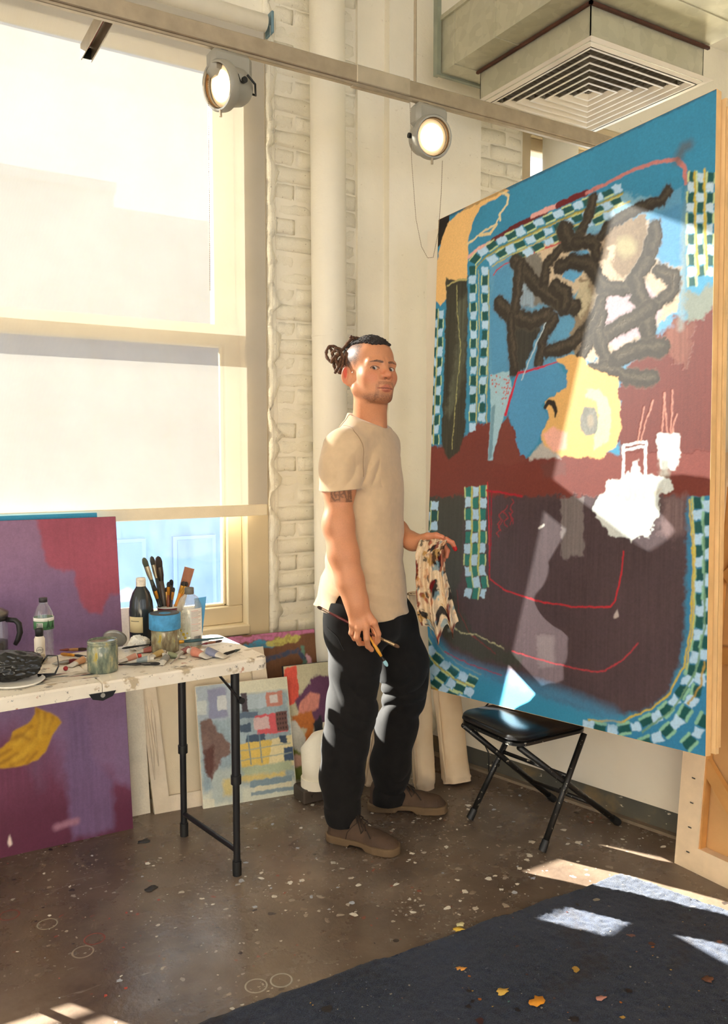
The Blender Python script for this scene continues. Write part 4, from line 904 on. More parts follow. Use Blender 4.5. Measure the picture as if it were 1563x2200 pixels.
# head -------------------------------------------------------------
hy, hp, hr = D2R(32), D2R(6.5), D2R(-2.5)
HF = np.array([math.sin(hy), math.cos(hy), 0]); HL = np.array([math.cos(hy), -math.sin(hy), 0]); HZ = np.array([0, 0, 1.0])
HF, HZ = HF * math.cos(hp) + HZ * math.sin(hp), HZ * math.cos(hp) - HF * math.sin(hp)
HL, HZ = HL * math.cos(hr) + HZ * math.sin(hr), HZ * math.cos(hr) - HL * math.sin(hr)
HM = np.stack([HF, HL, HZ]); HC = J(795, 796, .03)
HS = 1.065
def to_head(P): return (P - HC) @ HM.T / HS
def from_head(Q): return HC + (np.asarray(Q) * HS) @ HM
def cranium(q, g=0.0): return smin(s_ell(q, (-.022, 0, .034), (.098 + g, .0765 + g, .078 + g)), s_ell(q, (.018, 0, .025), (.066 + g, .064 + g, .072 + g)), .03)
def head_sdf(q):
    """q in head coords: x forward, y his left, z up, eye line at 0"""
    ay = np.abs(q[:, 1]); m = np.stack([q[:, 0], ay, q[:, 2]], 1)
    d = cranium(q)
    d = smin(d, s_ell(m, (.034, 0, -.045), (.059, .0605, .069)), .03)                     # face mass
    d = smin(d, s_roundcone(m, (-.004, .058, -.035), (.004, .054, -.072), .012, .012), .028)   # jaw angle
    d = smin(d, s_roundcone(m, (.004, .056, -.070), (.058, .026, -.101), .014, .014), .024)
    d = smin(d, s_ell(q, (.068, 0, -.102), (.021, .030, .017)), .018)                   # chin
    d = smin(d, s_ell(m, (.052, .045, -.032), (.020, .017, .018)), .03)                # cheekbone
    d = smin(d, s_roundcone(m, (.083, .010, .013), (.071, .046, .010), .010, .009), .016)     # brow
    d = smax(d, -s_ell(m, (.105, .030, -.0095), (.024, .0165, .0115)), .016)              # eye sockets
    d = smin(d, s_ell(m, (.066, .0325, -.0105), (.0155, .0155, .0145)), .004)            # lids over the ball
    d = smax(d, -s_ell(m, (.0845, .0325, -.0105), (.010, .0130, .0050)), .0018)         # lid opening
    d = smin(d, s_roundcone(m, (.0855, 0.002, .004), (.104, 0, -.031), .0075, .0095), .012)    # nose bridge
    d = smin(d, s_ell(q, (.1085, 0, -.0360), (.0120, .0135, .0108)), .009); d = smin(d, s_ell(m, (.0950, .0155, -.0395), (.0115, .0088, .0088)), .006)
    d = smax(d, -s_ell(m, (.1030, .0080, -.0480), (.0055, .0044, .0042)), .003)         # nostrils
    d = smin(d, s_ell(q, (.071, 0, -.071), (.0255, .034, .027)), .022)                   # muzzle
    d = smin(d, s_roundcone(m, (.0985, .004, -.0715), (.0850, .0275, -.0770), .0046, .0024), .005)   # upper lip
    d = smin(d, s_roundcone(m, (.0958, .0, -.0832), (.0850, .0245, -.0788), .0056, .0026), .005)     # lower lip
    d = smax(d, -s_roundcone(m, (.1050, 0, -.0778), (.0885, .029, -.0778), .0014, .0009), .003)      # mouth line
    d = smax(d, -s_ell(q, (.101, 0, -.0945), (.008, .018, .0055)), .012)
    # ears: a shallow dish turned out from the skull
    e1 = np.array([-.74, .64, .20]); e3 = np.array([.20, .0, .98]); e1 -= e3 * (e1 @ e3) / (e3 @ e3); e1 /= np.linalg.norm(e1); e3 /= np.linalg.norm(e3); e2 = np.cross(e3, e1); eR = np.stack([e1, e2, e3], 1)
    c_ = np.array([-.017, .0845, -.020]); sg_ = 1.0 if e2[0] > 0 else -1.0
    e = s_ell(m, c_, (.0170, .0060, .0290), eR); e = smax(e, -s_ell(m, c_ + sg_ * e2 * .0068 + e1 * .0005 + e3 * .003, (.0120, .0078, .0220), eR), .0016)
    e = smin(e, s_ell(m, c_ + e1 * .003 + e3 * .002 + sg_ * e2 * .0005, (.0030, .0030, .0165), eR), .004); e = smin(e, s_ell(m, c_ - e1 * .0135 - e3 * .004, (.0050, .0045, .0085), eR), .004); e = smin(e, s_ell(m, c_ - e1 * .009 - e3 * .026, (.0085, .0050, .0085), eR), .005)
    d = smin(d, e, .006)
    return d
NB = J(792, 922, -.005); neck_top = from_head((-.022, 0, -.055)); neck_mid = from_head((-.008, .004, -.10))
def headneck(P):
    d = head_sdf(to_head(P)) * HS
    n = chain(P, [neck_top, neck_mid, NB], [.048, .0565, .067], .02)
    n = smin(n, s_roundcone(P, from_head((-.012, -.062, -.045)), J(812, 915, .045), .017, .013), .022)   # neck muscle
    n = smin(n, s_ell(P, J(785, 950, -.01), (.085, .10, .04)), .04)
    return smin(d, n, .010)
V1, F1 = mesh_sdf(headneck, from_head((0, 0, 0)) + [-.15, -.15, -.30], from_head((0, 0, 0)) + [.15, .16, .155], .0019)
q = to_head(V1); ay = np.abs(q[:, 1])
col = np.tile(SKIN, (len(V1), 1)) * (1 + .05 * noise3(V1, 60))[:, None]
def blend(mask, c): 
    global col
    mask = np.clip(mask, 0, 1)[:, None]; col = col * (1 - mask) + lin(c) * mask
sst = lambda x, a, b: np.clip((x - a) / (b - a), 0, 1) ** 2 * (3 - 2 * np.clip((x - a) / (b - a), 0, 1))
onface = q[:, 0] > .02
blend(.35 * sst(.03 - np.hypot(ay - .045, q[:, 2] + .04), 0, .02) * (q[:, 0] > .04), (206, 112, 84))               # cheeks
blend(.4 * sst(.022 - np.abs(q[:, 2] + .033), 0, .014) * (ay < .02) * (q[:, 0] > .085), (204, 116, 88))            # nose
st_n = .75 + .35 * noise3(V1, 330)
jawm = sst(-q[:, 2], .082, .102) * sst(q[:, 0], .016, .045)
blend(.72 * jawm * st_n * sst(q[:, 2], -.124, -.116), (98, 62, 44))                                                         # stubble
blend(.55 * st_n * sst(.0085 - np.abs(q[:, 2] + .0605), 0, .006) * (ay < .029) * (q[:, 0] > .07), (98, 62, 44))  # moustache
blend(.45 * st_n * sst(.008 - np.abs(ay - .030), 0, .006) * sst(-q[:, 2], .056, .07) * (q[:, 0] > .06), (104, 68, 48))
lipu = (s_roundcone(np.stack([q[:, 0], ay, q[:, 2]], 1), (.0985, .004, -.0717), (.0850, .0275, -.0772), .0052, .0030) < .0012); lipl = (s_roundcone(np.stack([q[:, 0], ay, q[:, 2]], 1), (.0970, .0, -.0838), (.0855, .0245, -.0788), .0064, .0030) < .0012)
blend(.7 * (lipu | lipl), (172, 92, 76)); blend(.8 * ((np.abs(q[:, 2] + .0778) < .0013) & (ay < .026) & (q[:, 0] > .07)), (84, 36, 30))
# scalp fade: close-cropped sides
fade = sst(q[:, 2] + .28 * (.02 - q[:, 0]) + .010 * noise3(V1, 90), -.008, .034) * sst(.045 - q[:, 0], -.012, .02) * (q[:, 2] > -.05)
side = np.maximum(fade, sst(-q[:, 0], .035, .06) * (q[:, 2] > -.055))
blend(.95 * side * (.85 + .5 * noise3(V1, 420)), (54, 44, 39))
side2 = sst(.016 - np.abs(q[:, 0] + .012 - .2 * (q[:, 2] - .02)), 0, .012) * sst(.024 - np.abs(q[:, 2] - .028), 0, .016); blend(.6 * side2 * (ay > .04), (60, 46, 40))   # sideburn patch
# brows
yz = np.stack([np.zeros(len(q)), ay, q[:, 2]], 1); bx = np.minimum(s_roundcone(yz, (0, .0125, .0082), (0, .030, .0120), .0040, .0038), s_roundcone(yz, (0, .030, .0120), (0, .051, .0085), .0040, .0014)); blend(.93 * sst(-bx, -.0006, .0014) * (q[:, 0] > .035) * (.85 + .3 * noise3(V1, 500)), (44, 29, 23))
# lids and eye corners
m_ = np.stack([q[:, 0], ay, q[:, 2]], 1); opn = s_ell(m_, (.080, .0325, -.0105), (.02, .0142, .0062)); blend(.8 * (np.abs(opn) < .0017) * (q[:, 2] > -.0115), (52, 32, 26)); blend(.45 * (np.abs(opn) < .0014) * (q[:, 2] <= -.0115), (120, 70, 56))
blend(.5 * ((s_ell(m_, (.1035, .0068, -.0475), (.007, .0055, .0055)) < 0)), (66, 28, 22))
ein = s_ell(m_, np.array([-.017, .0845, -.020]) + np.array([.0045, .0055, .003]), (.011, .0085, .021)); em = .3 * sst(ay, .080, .086) + 1.0 * sst(-ein, -.001, .003) * (ay > .078); blend(np.minimum(.75 * em, .8) * (np.abs(q[:, 2] + .02) < .04) * (q[:, 0] < .02), (206, 62, 44))  # ear dish reddened: backlight glowing through it is put into the colour

# torso core, arms and hands ------------------------------------------
SHN, SHF = J(737, 962, .160), J(820, 956, -.160)
EL, FB, WR = J(727, 1128, .205), J(737, 1190, .225), J(766, 1296, .245)
def hand_near(P):
    kn = {'i': J(803, 1338, .262), 'm': J(786, 1347, .272), 'r': J(769, 1350, .270), 'p': J(757, 1344, .258)}
    d = None
    for k_, off in (('i', (8, 0)), ('m', (2, 0)), ('r', (-5, 0)), ('p', (-11, 2))):
        e = s_roundcone(P, J(767 + off[0], 1300 + off[1], .248), kn[k_], .0165, .0125); d = e if d is None else smin(d, e, .012)
    d = smin(d, s_roundcone(P, J(775, 1312, .24), J(792, 1335, .235), .017, .014), .014)
    F_ = [chain(P, [kn['i'], J(812, 1362, .252), J(811, 1376, .238), J(805, 1385, .228)], [.0118, .0100, .0092, .0082], .004),
          chain(P, [kn['m'], J(787, 1372, .274), J(790, 1388, .258), J(798, 1396, .246)], [.0122, .0104, .0095, .0084], .004),
          chain(P, [kn['r'], J(766, 1369, .272), J(772, 1382, .252), J(783, 1383, .240)], [.0115, .0098, .0090, .0080], .004),
          chain(P, [kn['p'], J(754, 1360, .258), J(761, 1372, .242), J(772, 1373, .232)], [.0105, .0088, .0080, .0072], .004)]
    for f_ in F_: d = smin(d, f_, .0045)
    th = chain(P, [J(782, 1316, .228), J(802, 1342, .216), J(806, 1362, .217), J(803, 1376, .222)], [.015, .0125, .011, .0095], .006)
    for k_ in kn: d = smin(d, s_ell(P, kn[k_] + [0, .004, .001], (.0085, .009, .0095)), .008)
    return smin(d, th, .010)
def arm_near(P):
    d = chain(P, [SHN, J(728, 1040, .19), EL, FB, J(752, 1250, .238), WR, J(768, 1310, .247)], [.051, .0495, .0445, .0440, .0385, .0300, .026], .05)
    d = smin(d, s_ell(P, EL + [-.016, .0, -.004], (.022, .022, .03)), .04)
    d = smin(d, s_roundcone(P, J(764, 1280, .225), J(768, 1305, .232), .020, .018), .015)
    return smin(d, hand_near(P), .014)
V2, F2 = mesh_sdf(arm_near, [-.22, .02, .62], [.12, .36, 1.50], .0030)
q2 = V2; c2 = np.tile(SKIN, (len(V2), 1)) * (1 + .06 * noise3(V2, 45))[:, None] * np.array([1, .98, .97])
# finger tips and knuckles redder
kk = sst(-V2[:, 2], -.745, -.70)[:, None]; c2 = c2 * (1 - .3 * kk) + lin((196, 110, 84)) * .3 * kk
# tattoo lettering on the upper arm, drawn in r / z
tt = np.zeros(len(V2)); front = V2[:, 1] > .17
def tline(pts, w):
    global tt
    for a, b in zip(pts[:-1], pts[1:]):
        a = J(*a, .235)[[0, 2]]; b = J(*b, .235)[[0, 2]]; e = b - a; t = np.clip(((V2[:, [0, 2]] - a) @ e) / (e @ e), 0, 1)
        tt = np.maximum(tt, (np.hypot(*(V2[:, [0, 2]] - a - t[:, None] * e).T) < w) & front)
for pts_ in ([(716, 1050), (712, 1058), (713, 1068), (719, 1075), (727, 1073)], [(720, 1052), (718, 1060), (722, 1068)], [(730, 1075), (729, 1052), (738, 1050), (739, 1060), (730, 1062)], [(738, 1052), (742, 1064), (745, 1075)], [(748, 1053), (748, 1077)], [(744, 1077), (755, 1078)], [(752, 1056), (753, 1072)], [(708, 1046), (716, 1046), (735, 1048), (752, 1052)], [(724, 1062), (736, 1068)]): tline(pts_, .0030)
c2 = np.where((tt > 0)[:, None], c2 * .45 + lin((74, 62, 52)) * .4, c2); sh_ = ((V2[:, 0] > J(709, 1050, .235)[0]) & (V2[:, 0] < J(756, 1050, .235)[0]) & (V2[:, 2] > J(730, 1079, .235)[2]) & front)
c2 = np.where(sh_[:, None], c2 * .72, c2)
ELF, WRF = J(824, 1118, -.215), J(884, 1163, -0.045)
def arm_far(P):
    d = chain(P, [SHF, J(826, 1035, -.19), ELF, J(850, 1140, -.135), WRF, J(896, 1165, -0.030)], [.045, .046, .041, .041, .029, .026], .03)
    kn = [J(934, 1157, 0.005), J(935, 1163, -0.015), J(931, 1169, -0.032), J(924, 1174, -0.045)]
    h = None
    for i, k_ in enumerate(kn):
        e = s_roundcone(P, J(893 - i, 1160 + i * 4, -.025 - .007 * i), k_, .0165, .0120); h = e if h is None else smin(h, e, .012)
    ends = [[(958, 1159, 0.018), (971, 1166, 0.022), (978, 1180, 0.022)], [(953, 1172, -0.005), (961, 1183, 0.002), (959, 1196, 0.008)], [(947, 1180, -0.025), (955, 1193, -0.018), (952, 1205, -0.010)], [(938, 1184, -0.040), (945, 1197, -0.032), (941, 1207, -0.025)]]
    for k_, e in zip(kn, ends): h = smin(h, chain(P, [k_] + [J(*x) for x in e], [.0115, .0098, .0088, .0078], .004), .0045)
    h = smin(h, chain(P, [J(898, 1158, -0.010), J(918, 1152, 0.020), J(936, 1150, 0.035), J(950, 1154, 0.040)], [.016, .013, .011, .009], .006), .01)
    return smin(d, h, .014)
V3, F3 = mesh_sdf(arm_far, [-.02, -.36, .98], [.40, .12, 1.55], .0030)
c3 = np.tile(SKIN, (len(V3), 1)) * (1 + .06 * noise3(V3, 45))[:, None]; rr = sst(V3[:, 0], .19, .32)[:, None]; c3 = c3 * (1 - .45 * rr) + lin((196, 96, 76)) * .45 * rr
redt = (np.linalg.norm(V3 - J(977, 1181, .024), axis=1) < .014)[:, None]; c3 = np.where(redt, lin((172, 24, 28)), c3)
# trunk and legs under the clothes
HIPN, HIPF = J(757, 1325, .085), J(834, 1325, -.085)
def trunk(P):
    d = chain(P, [J(787, 935, 0), J(787, 1010, 0), J(788, 1120, 0), J(786, 1220, 0), J(792, 1300, 0)], [.05, .070, .085, .085, .10], .05)
    d = smin(d, s_roundcone(P, SHN, SHF, .04, .04), .03)
    d = smin(d, chain(P, [HIPN, J(758, 1525, .095), J(735, 1745, .065)], [.085, .06, .045], .05), .05); d = smin(d, chain(P, [HIPF, J(866, 1482, -.13), J(834, 1710, -.195)], [.085, .06, .045], .05), .05)
    d = smin(d, s_roundcone(P, J(735, 1745, .065), J(790, 1800, .10), .038, .022), .03)
    d = smin(d, s_roundcone(P, J(834, 1710, -.195), J(890, 1728, -.19), .038, .022), .03)
    return d
V4, F4 = mesh_sdf(trunk, [-.30, -.32, .005], [.36, .34, 1.55], .010)
c4 = np.tile(SKIN, (len(V4), 1))
VV = np.concatenate([V1, V2, V3, V4]); FF = np.concatenate([F1, F2 + len(V1), F3 + len(V1) + len(V2), F4 + len(V1) + len(V2) + len(V3)]); CC = np.concatenate([col, c2, c3, c4])
man_part('body', VV, FF, m_skin, CC)

# eyes -----------------------------------------------------------------
def eye(sg):
    c = np.array([.0675, .0325 * sg, -.0105]); r = .0138; n1, n2 = 28, 36; V = []; C_ = []
    look = np.array([.985, -.10 if sg > 0 else -.16, -.06]); look = HM @ (np.array([.06, 1.0, -.10])); look /= np.linalg.norm(look)
    a = np.cross(look, [0, 0, 1]); a /= np.linalg.norm(a); b = np.cross(a, look)
    for i in range(n1 + 1):
        th = math.pi * i / n1 * .62
        for k in range(n2):
            ph = 2 * math.pi * k / n2; V.append(from_head(c + r * (look * math.cos(th) + math.sin(th) * (a * math.cos(ph) + b * math.sin(ph)))))
            C_.append(lin((14, 10, 8)) if th < .17 else (lin((58, 40, 26)) if th < .44 else (lin((30, 22, 18)) if th < .50 else lin((206, 196, 186)))))
    F = np.array([(i * n2 + k, (i + 1) * n2 + k, (i + 1) * n2 + (k + 1) % n2, i * n2 + (k + 1) % n2) for i in range(n1) for k in range(n2)])
    man_part('eye', np.array(V), F, attr_mat('eye_surface', .18, bump=0, var=.02, spec=.3), np.array(C_))
eye(1); eye(-1)

# hair -----------------------------------------------------------------
m_hair = M('dark_hair', (38, 28, 24), .75, var=.5, vscale=160, bump=.8, bscale=300, bdist=.004)
def hair_sdf(P):
    q = to_head(P); n = np.abs(noise3(P, 170)) * .0050 + noise3(P, 60, 3) * .0022
    d = cranium(q, .0045) * HS - n
    hl = q[:, 2] - (.066 + .10 * np.clip(q[:, 0] - .03, -.2, .2) + .004 * noise3(P, 140, 5)) - .55 * np.maximum(np.abs(q[:, 1]) - .035, 0) * 1.2 + .0
    return smax(d, -hl, .006)
Vh, Fh = mesh_sdf(hair_sdf, HC + [-.13, -.13, .02], HC + [.13, .13, .15], .0022)
man_part('hair_top', Vh, Fh, m_hair)
m_dread = M('dreadlocks', (92, 60, 38), .8, var=.6, vscale=90, bump=1.0, bscale=160, bdist=.006)
def dread(pts, r=.0062, par=MAN):
    P = np.array([J(*p) for p in pts]); t = np.linspace(0, 1, len(P)); tt_ = np.linspace(0, 1, len(P) * 6); S = np.stack([np.interp(tt_, t, P[:, i]) for i in range(3)], 1)
    for _ in range(5): S[1:-1] = (S[:-2] + 2 * S[1:-1] + S[2:]) / 4
    rs = [r * (.9 + .22 * math.sin(i * .9) * .6 + random.uniform(-.07, .07)) for i in range(len(S))]; rs[-1] *= .5; mb = MB(); mb.tube(S, rs, 9)
    return man_part('dreadlock', np.array(mb.v), mb.f, m_dread, None, par)
BD = .02
for pts_ in ([(772, 728, .03), (757, 724, .03), (748, 735, .03), (738, 748, .02), (730, 757, 0)], [(780, 727, -.02), (762, 730, -.02), (745, 742, -.01), (732, 754, 0)], [(752, 722, .04), (756, 727, .035), (768, 726, .03)],
             [(732, 752, .0), (720, 745, .0), (708, 743, .0), (701, 752, 0), (700, 765, 0), (706, 774, .01), (714, 778, .01)], [(730, 756, .01), (722, 752, .02), (712, 758, .02), (716, 770, .02), (726, 778, .02)],
             [(706, 744, -.01), (712, 752, 0), (715, 762, .01), (712, 772, .02), (717, 780, .02)], [(734, 752, .02), (724, 760, .03), (720, 772, .03), (726, 785, .03), (735, 790, .02)],
             [(733, 758, -.01), (722, 768, -.01), (716, 782, 0), (720, 796, 0), (730, 800, .01)], [(735, 762, .03), (732, 775, .035), (728, 787, .03), (722, 795, .02), (719, 802, .01)],
             [(738, 765, .035), (737, 780, .04), (732, 792, .035), (727, 800, .03), (736, 803, .02)], [(728, 760, .03), (720, 765, .035), (713, 773, .03), (711, 780, .02)], [(731, 770, .0), (724, 783, .01), (728, 796, .02), (738, 798, .02)], [(719, 748, .02), (726, 754, .03), (734, 760, .03), (738, 772, .04)]): dread(pts_)

# t-shirt ----------------------------------------------------------------
PSI = D2R(22); TFW = np.array([math.cos(PSI), math.sin(PSI)]); TLT = np.array([-math.sin(PSI), math.cos(PSI)])
secs = [(1420, 786, .20, .150), (1318, 785, .190, .152), (1270, 783, .182, .146), (1230, 782, .177, .136), (1150, 786, .174, .122), (1060, 788, .182, .117), (985, 785, .190, .107), (945, 785, .176, .088), (922, 788, .125, .072), (903, 787, .080, .060), (880, 785, .066, .054), (840, 785, .05, .05)]
sz = np.array([Zp(s[0]) for s in secs]); sr = np.array([J(s[1], s[0])[0] for s in secs]); sa = np.array([s[2] for s in secs]); sb = np.array([s[3] for s in secs])
def torso_sweep(P, g=0.0):
    o = np.argsort(sz); z = P[:, 2]; c = np.interp(z, sz[o], sr[o]); a = np.interp(z, sz[o], sa[o]) + g; b = np.interp(z, sz[o], sb[o]) + g
    x = P[:, 0] - c; u = x * TFW[0] + P[:, 1] * TFW[1]; w = x * TLT[0] + P[:, 1] * TLT[1]
    p_ = 2.3; k = ((np.abs(u) / b) ** p_ + (np.abs(w) / a) ** p_) ** (1 / p_); return (k - 1) * np.minimum(a, b) * .9
def ridge(x): return 1 - np.abs(2 * (x - np.floor(x)) - 1)
def shirt_sdf(P):
    d = torso_sweep(P)
    d = smin(d, s_roundcone(P, SHN, J(776, 912, .03), .054, .035), .05); d = smin(d, s_roundcone(P, SHF, J(800, 917, -.03), .048, .033), .05)
    d = smin(d, s_roundcone(P, J(722, 1205, -.02), J(698, 1320, -.02), .030, .052), .03)                         # tail hanging free at the back
    slN = chain(P, [SHN + [.004, 0, 0], J(730, 1000, .182), J(729, 1062, .194)], [.058, .0665, .069], .03)
    hemN = J(730, 1049, .19); nN = np.array([-.10, .08, 1.0]); nN /= np.linalg.norm(nN)
    slN = smax(slN, -((P - hemN) @ nN), .003)
    slF = chain(P, [SHF, J(826, 1040, -.19)], [.054, .056], .03); slF = smax(slF, -(P[:, 2] - Zp(1042)), .003)
    d = smin(d, smin(slN, slF, .001), .034)
    wst = sst(Zp(1150) - P[:, 2], -.03, .16)
    s1 = P[:, 2] * 1.0 + P[:, 0] * .75 + .05 * noise3(P, 7); w1 = ridge(s1 * 9.5) * .0075 * wst
    s2 = P[:, 2] * .9 - P[:, 0] * 1.3 + .05 * noise3(P, 6, 4); w2 = ridge(s2 * 6) * .005 * (1 - wst) * sst(P[:, 1], -.05, .1)
    sl_ = (P[:, 1] > .13) & (P[:, 2] > Zp(1060)); w3 = np.where(sl_, ridge((P[:, 2] * .8 - P[:, 0] * 1.6) * 12 + 1.2 * noise3(P, 9, 8)) ** 2 * .006, 0) * sst(Zp(965) - P[:, 2], 0, .05) * sst(P[:, 2] - Zp(1048), .004, .03)
    d = d + (1.0 * w1 + w2 * .8 + w3) - .003 + .003 * noise3(P, 16, 2)
    ang = P[:, 0] - J(731, 1290, .13)[0]
    zh = Zp(1316) + .020 * sst(J(740, 1300)[0] - P[:, 0], 0, .05) + .085 * np.exp(-(ang / .022) ** 2) * (P[:, 1] > .02) + .004 * noise3(P, 12, 6)
    d = smax(d, zh - P[:, 2], .004)
    # crew neck
    nc = s_ell(P, J(790, 880, .012), (.079, .082, .062)); cut = smax(nc, -1.0, .001)
    nrm = np.array([.36, .12, .925]); pl = (P - J(791, 903, .01)) @ (nrm / np.linalg.norm(nrm))
    return smax(d, pl, .004)
Vs, Fs_ = mesh_sdf(shirt_sdf, [-.24, -.29, Zp(1330)], [.22, .31, Zp(880)], .0036)
def cloth(name, col, rough=.9, sheen=.3, var=.05, sc=900, bump=.18):
    t = NT(name); t.set(rough, 0, .2); v = t.coord(); c = lin(col)
    t.base(t.ramp(t.noise(v, 40, 5), [(.3, tuple(c * (1 - var)) + (1,)), (.7, tuple(np.minimum(c * (1 + var), 1)) + (1,))])); t.b.inputs['Sheen Weight'].default_value = sheen
    b1 = t.bump(t.noise(v, sc, 2), bump, .002); return t.m
m_tee = cloth('beige_jersey', (204, 177, 143))
shirt = man_part('t_shirt', Vs, Fs_, m_tee)
# collar rib and seams follow the surface
def surf_line(pts, f, r, name, mat, par, out=.0):
    """drop points onto the zero level of f by walking along its gradient"""
    P = np.array(pts, float); n = len(P); t = np.linspace(0, 1, n); tt_ = np.linspace(0, 1, n * 8); P = np.stack([np.interp(tt_, t, P[:, i]) for i in range(3)], 1)
    for _ in range(4): P[1:-1] = (P[:-2] + 2 * P[1:-1] + P[2:]) / 4
    for _ in range(6):
        d = f(P); g = np.stack([f(P + e) - f(P - e) for e in np.eye(3) * .002], 1); g /= np.linalg.norm(g, axis=1)[:, None] + 1e-9; P = P - g * (d - out)[:, None]
    mb = MB(); mb.tube(P, r, 6); man_part(name, np.array(mb.v), mb.f, mat, None, par)
m_seam = cloth('tee_seam', (150, 122, 92))
surf_line([J(757, 892, .05), J(748, 908, .07), J(738, 922, .10), J(715, 933, .15), J(700, 950, .15), J(694, 980, .14), J(692, 1010, .14)], shirt_sdf, .0016, 'seam', m_seam, shirt)
surf_line([J(740, 922, .12), J(758, 928, .18), J(772, 945, .2), J(782, 970, .2), J(785, 1000, .2), J(783, 1025, .2)], shirt_sdf, .0016, 'seam', m_seam, shirt)

# trousers ---------------------------------------------------------------
LEGN = ([J(760, 1330, .080), J(764, 1430, .098), J(754, 1525, .095), J(740, 1600, .085), J(734, 1660, .075), J(737, 1768, .06)], [.100, .088, .086, .078, .074, .068])
LEGF = ([J(836, 1330, -.080), J(862, 1425, -.105), J(870, 1482, -.13), J(850, 1560, -.165), J(839, 1640, -.185), J(834, 1732, -.20)], [.102, .098, .085, .078, .074, .068])
def pants_sdf(P):
    a = chain(P, *LEGN, k=.04); b = chain(P, *LEGF, k=.04)
    zc = P[:, 2]
    fo = lambda s_, zk: ridge((zc * .95 + P[:, 0] * s_ + .03 * noise3(P, 9, 3)) * 10 + 1.2 * noise3(P, 7, 21)) ** 2 * .014 * (.25 + .75 * np.clip(noise3(P, 8, 12) + .5, 0, 1)) * (np.exp(-((zc - zk) / .12) ** 2) + .9 * np.exp(-((zc - .10) / .07) ** 2))
    a = a + fo(.55, Zp(1510)) + .005 * noise3(P, 14); b = b + fo(-.5, Zp(1500)) + .005 * noise3(P, 14, 9)
    crotch = sst(zc, Zp(1440), Zp(1360)); d = smin(a, b, .012 + .0)
    wa = torso_sweep(P, -.014); wa = smax(wa, zc - Zp(1255), .004); wa = smax(wa, Zp(1375) - zc, .05)
    d = smin(d, wa, .04)
    d = smax(d, zc - Zp(1255), .004)
    zhem = np.where(P[:, 1] > -.06, J(737, 1764, .06)[2], J(834, 1727, -.20)[2]) + .006 * noise3(P, 15)
    return smax(d, zhem - zc, .004)
Vp, Fp = mesh_sdf(pants_sdf, [-.20, -.30, .03], [.28, .27, Zp(1245)], .0038)
m_trs = cloth('black_twill', (23, 21, 20), .9, .04, .2, 700, .2)
trs = man_part('trousers', Vp, Fp, m_trs)
surf_line([J(705, 1345, .13), J(722, 1370, .18), J(735, 1400, .2)], pants_sdf, .0022, 'pocket_seam', m_trs, trs)

# shoes --------------------------------------------------------------------
m_leather = M('brown_suede', (74, 54, 38), .8, var=.25, vscale=14, bump=.2, bscale=140); m_sole = M('crepe_sole', (104, 82, 56), .85, var=.15, vscale=20, bump=.3, bscale=120); m_lace = M('lace', (40, 30, 22), .9, bump=0)
def shoe(heel, toe):
    heel = np.asarray(heel); toe = np.asarray(toe); f_ = toe - heel; L_ = np.linalg.norm(f_); f_ = f_ / L_; s_ = np.array([-f_[1], f_[0], 0]); o = heel; k = L_ / .30
    wid = lambda x: np.interp(x, [0, .03, .09, .15, .21, .26, .29, .302], [.026, .035, .036, .037, .049, .046, .032, .012])
    def foot(q, g): 
        c = np.interp(q[:, 0], [0, .15, .3], [0, .002, -.002]); dy = np.abs(q[:, 1] - c) - wid(q[:, 0]) - g; dx = np.maximum(-q[:, 0] + .002 - g, q[:, 0] - .300 - g); return smax(dy, dx, .03)
    sole = lambda q: smax(smax(foot(q, .004), q[:, 2] - .030, .003), -(q[:, 2] - .001 - .011 * sst(q[:, 0], .10, .115) * sst(.165 - q[:, 0], -.02, .0)), .003)
    def upper(q):
        top = np.interp(q[:, 0], [0, .05, .085, .12, .17, .22, .27, .30], [.118, .118, .122, .112, .082, .066, .058, .040])
        d = smax(smax(foot(q, -.002) + .10 * np.maximum(q[:, 2] - .03, 0) * (1 + 2.5 * sst(q[:, 0], .1, .18)), q[:, 2] - top, .030), .026 - q[:, 2], .003)
        return d + .0012 * noise3(q, 40)
    root = None
    for nm, fn, mt, zt in (('shoe', upper, m_leather, .14), ('sole', sole, m_sole, .045)):
        V, F = mesh_sdf(fn, [-.015, -.07, -.006], [.325, .07, zt], .0030)
        Wv = o + (V[:, :1] * f_ + V[:, 1:2] * s_) * k + V[:, 2:3] * ZU * k - M0
        ob = mk(nm, Wv, F, mt, root or MAN, True)
        if root is None: root = ob
    tw = lambda p: o + (p[0] * f_ + p[1] * s_) * k + p[2] * ZU * k - M0
    for x, z in ((.128, .111), (.146, .099), (.163, .089)): MB().tube([tw((x + .012, -.026, z - .014)), tw((x, -.012, z + .001)), tw((x - .004, .012, z + .001)), tw((x + .012, .026, z - .014))], .0024, 6).build('lace', m_lace, root)
    MB().tube([tw((.13, -.004, .116)), tw((.15, -.03, .112)), tw((.175, -.046, .086)), tw((.165, -.045, .07)), tw((.145, -.03, .10)), tw((.13, -.004, .117))], .0022, 6).build('lace', m_lace, root)
    MB().tube([tw((.13, .0, .116)), tw((.155, -.02, .104)), tw((.185, -.034, .075)), tw((.2, -.04, .055))], .0022, 6).build('lace', m_lace, root)
    sm = MB(); sm.tube([tw((.10, -.043, .034)), tw((.105, -.041, .06)), tw((.125, -.038, .085)), tw((.14, -.030, .098))], .0013, 6); sm.build('seam', m_lace, root)
shoe(onz(703, 1800), onz(858, 1836)); shoe(onz(790, 1738), onz(961, 1742))
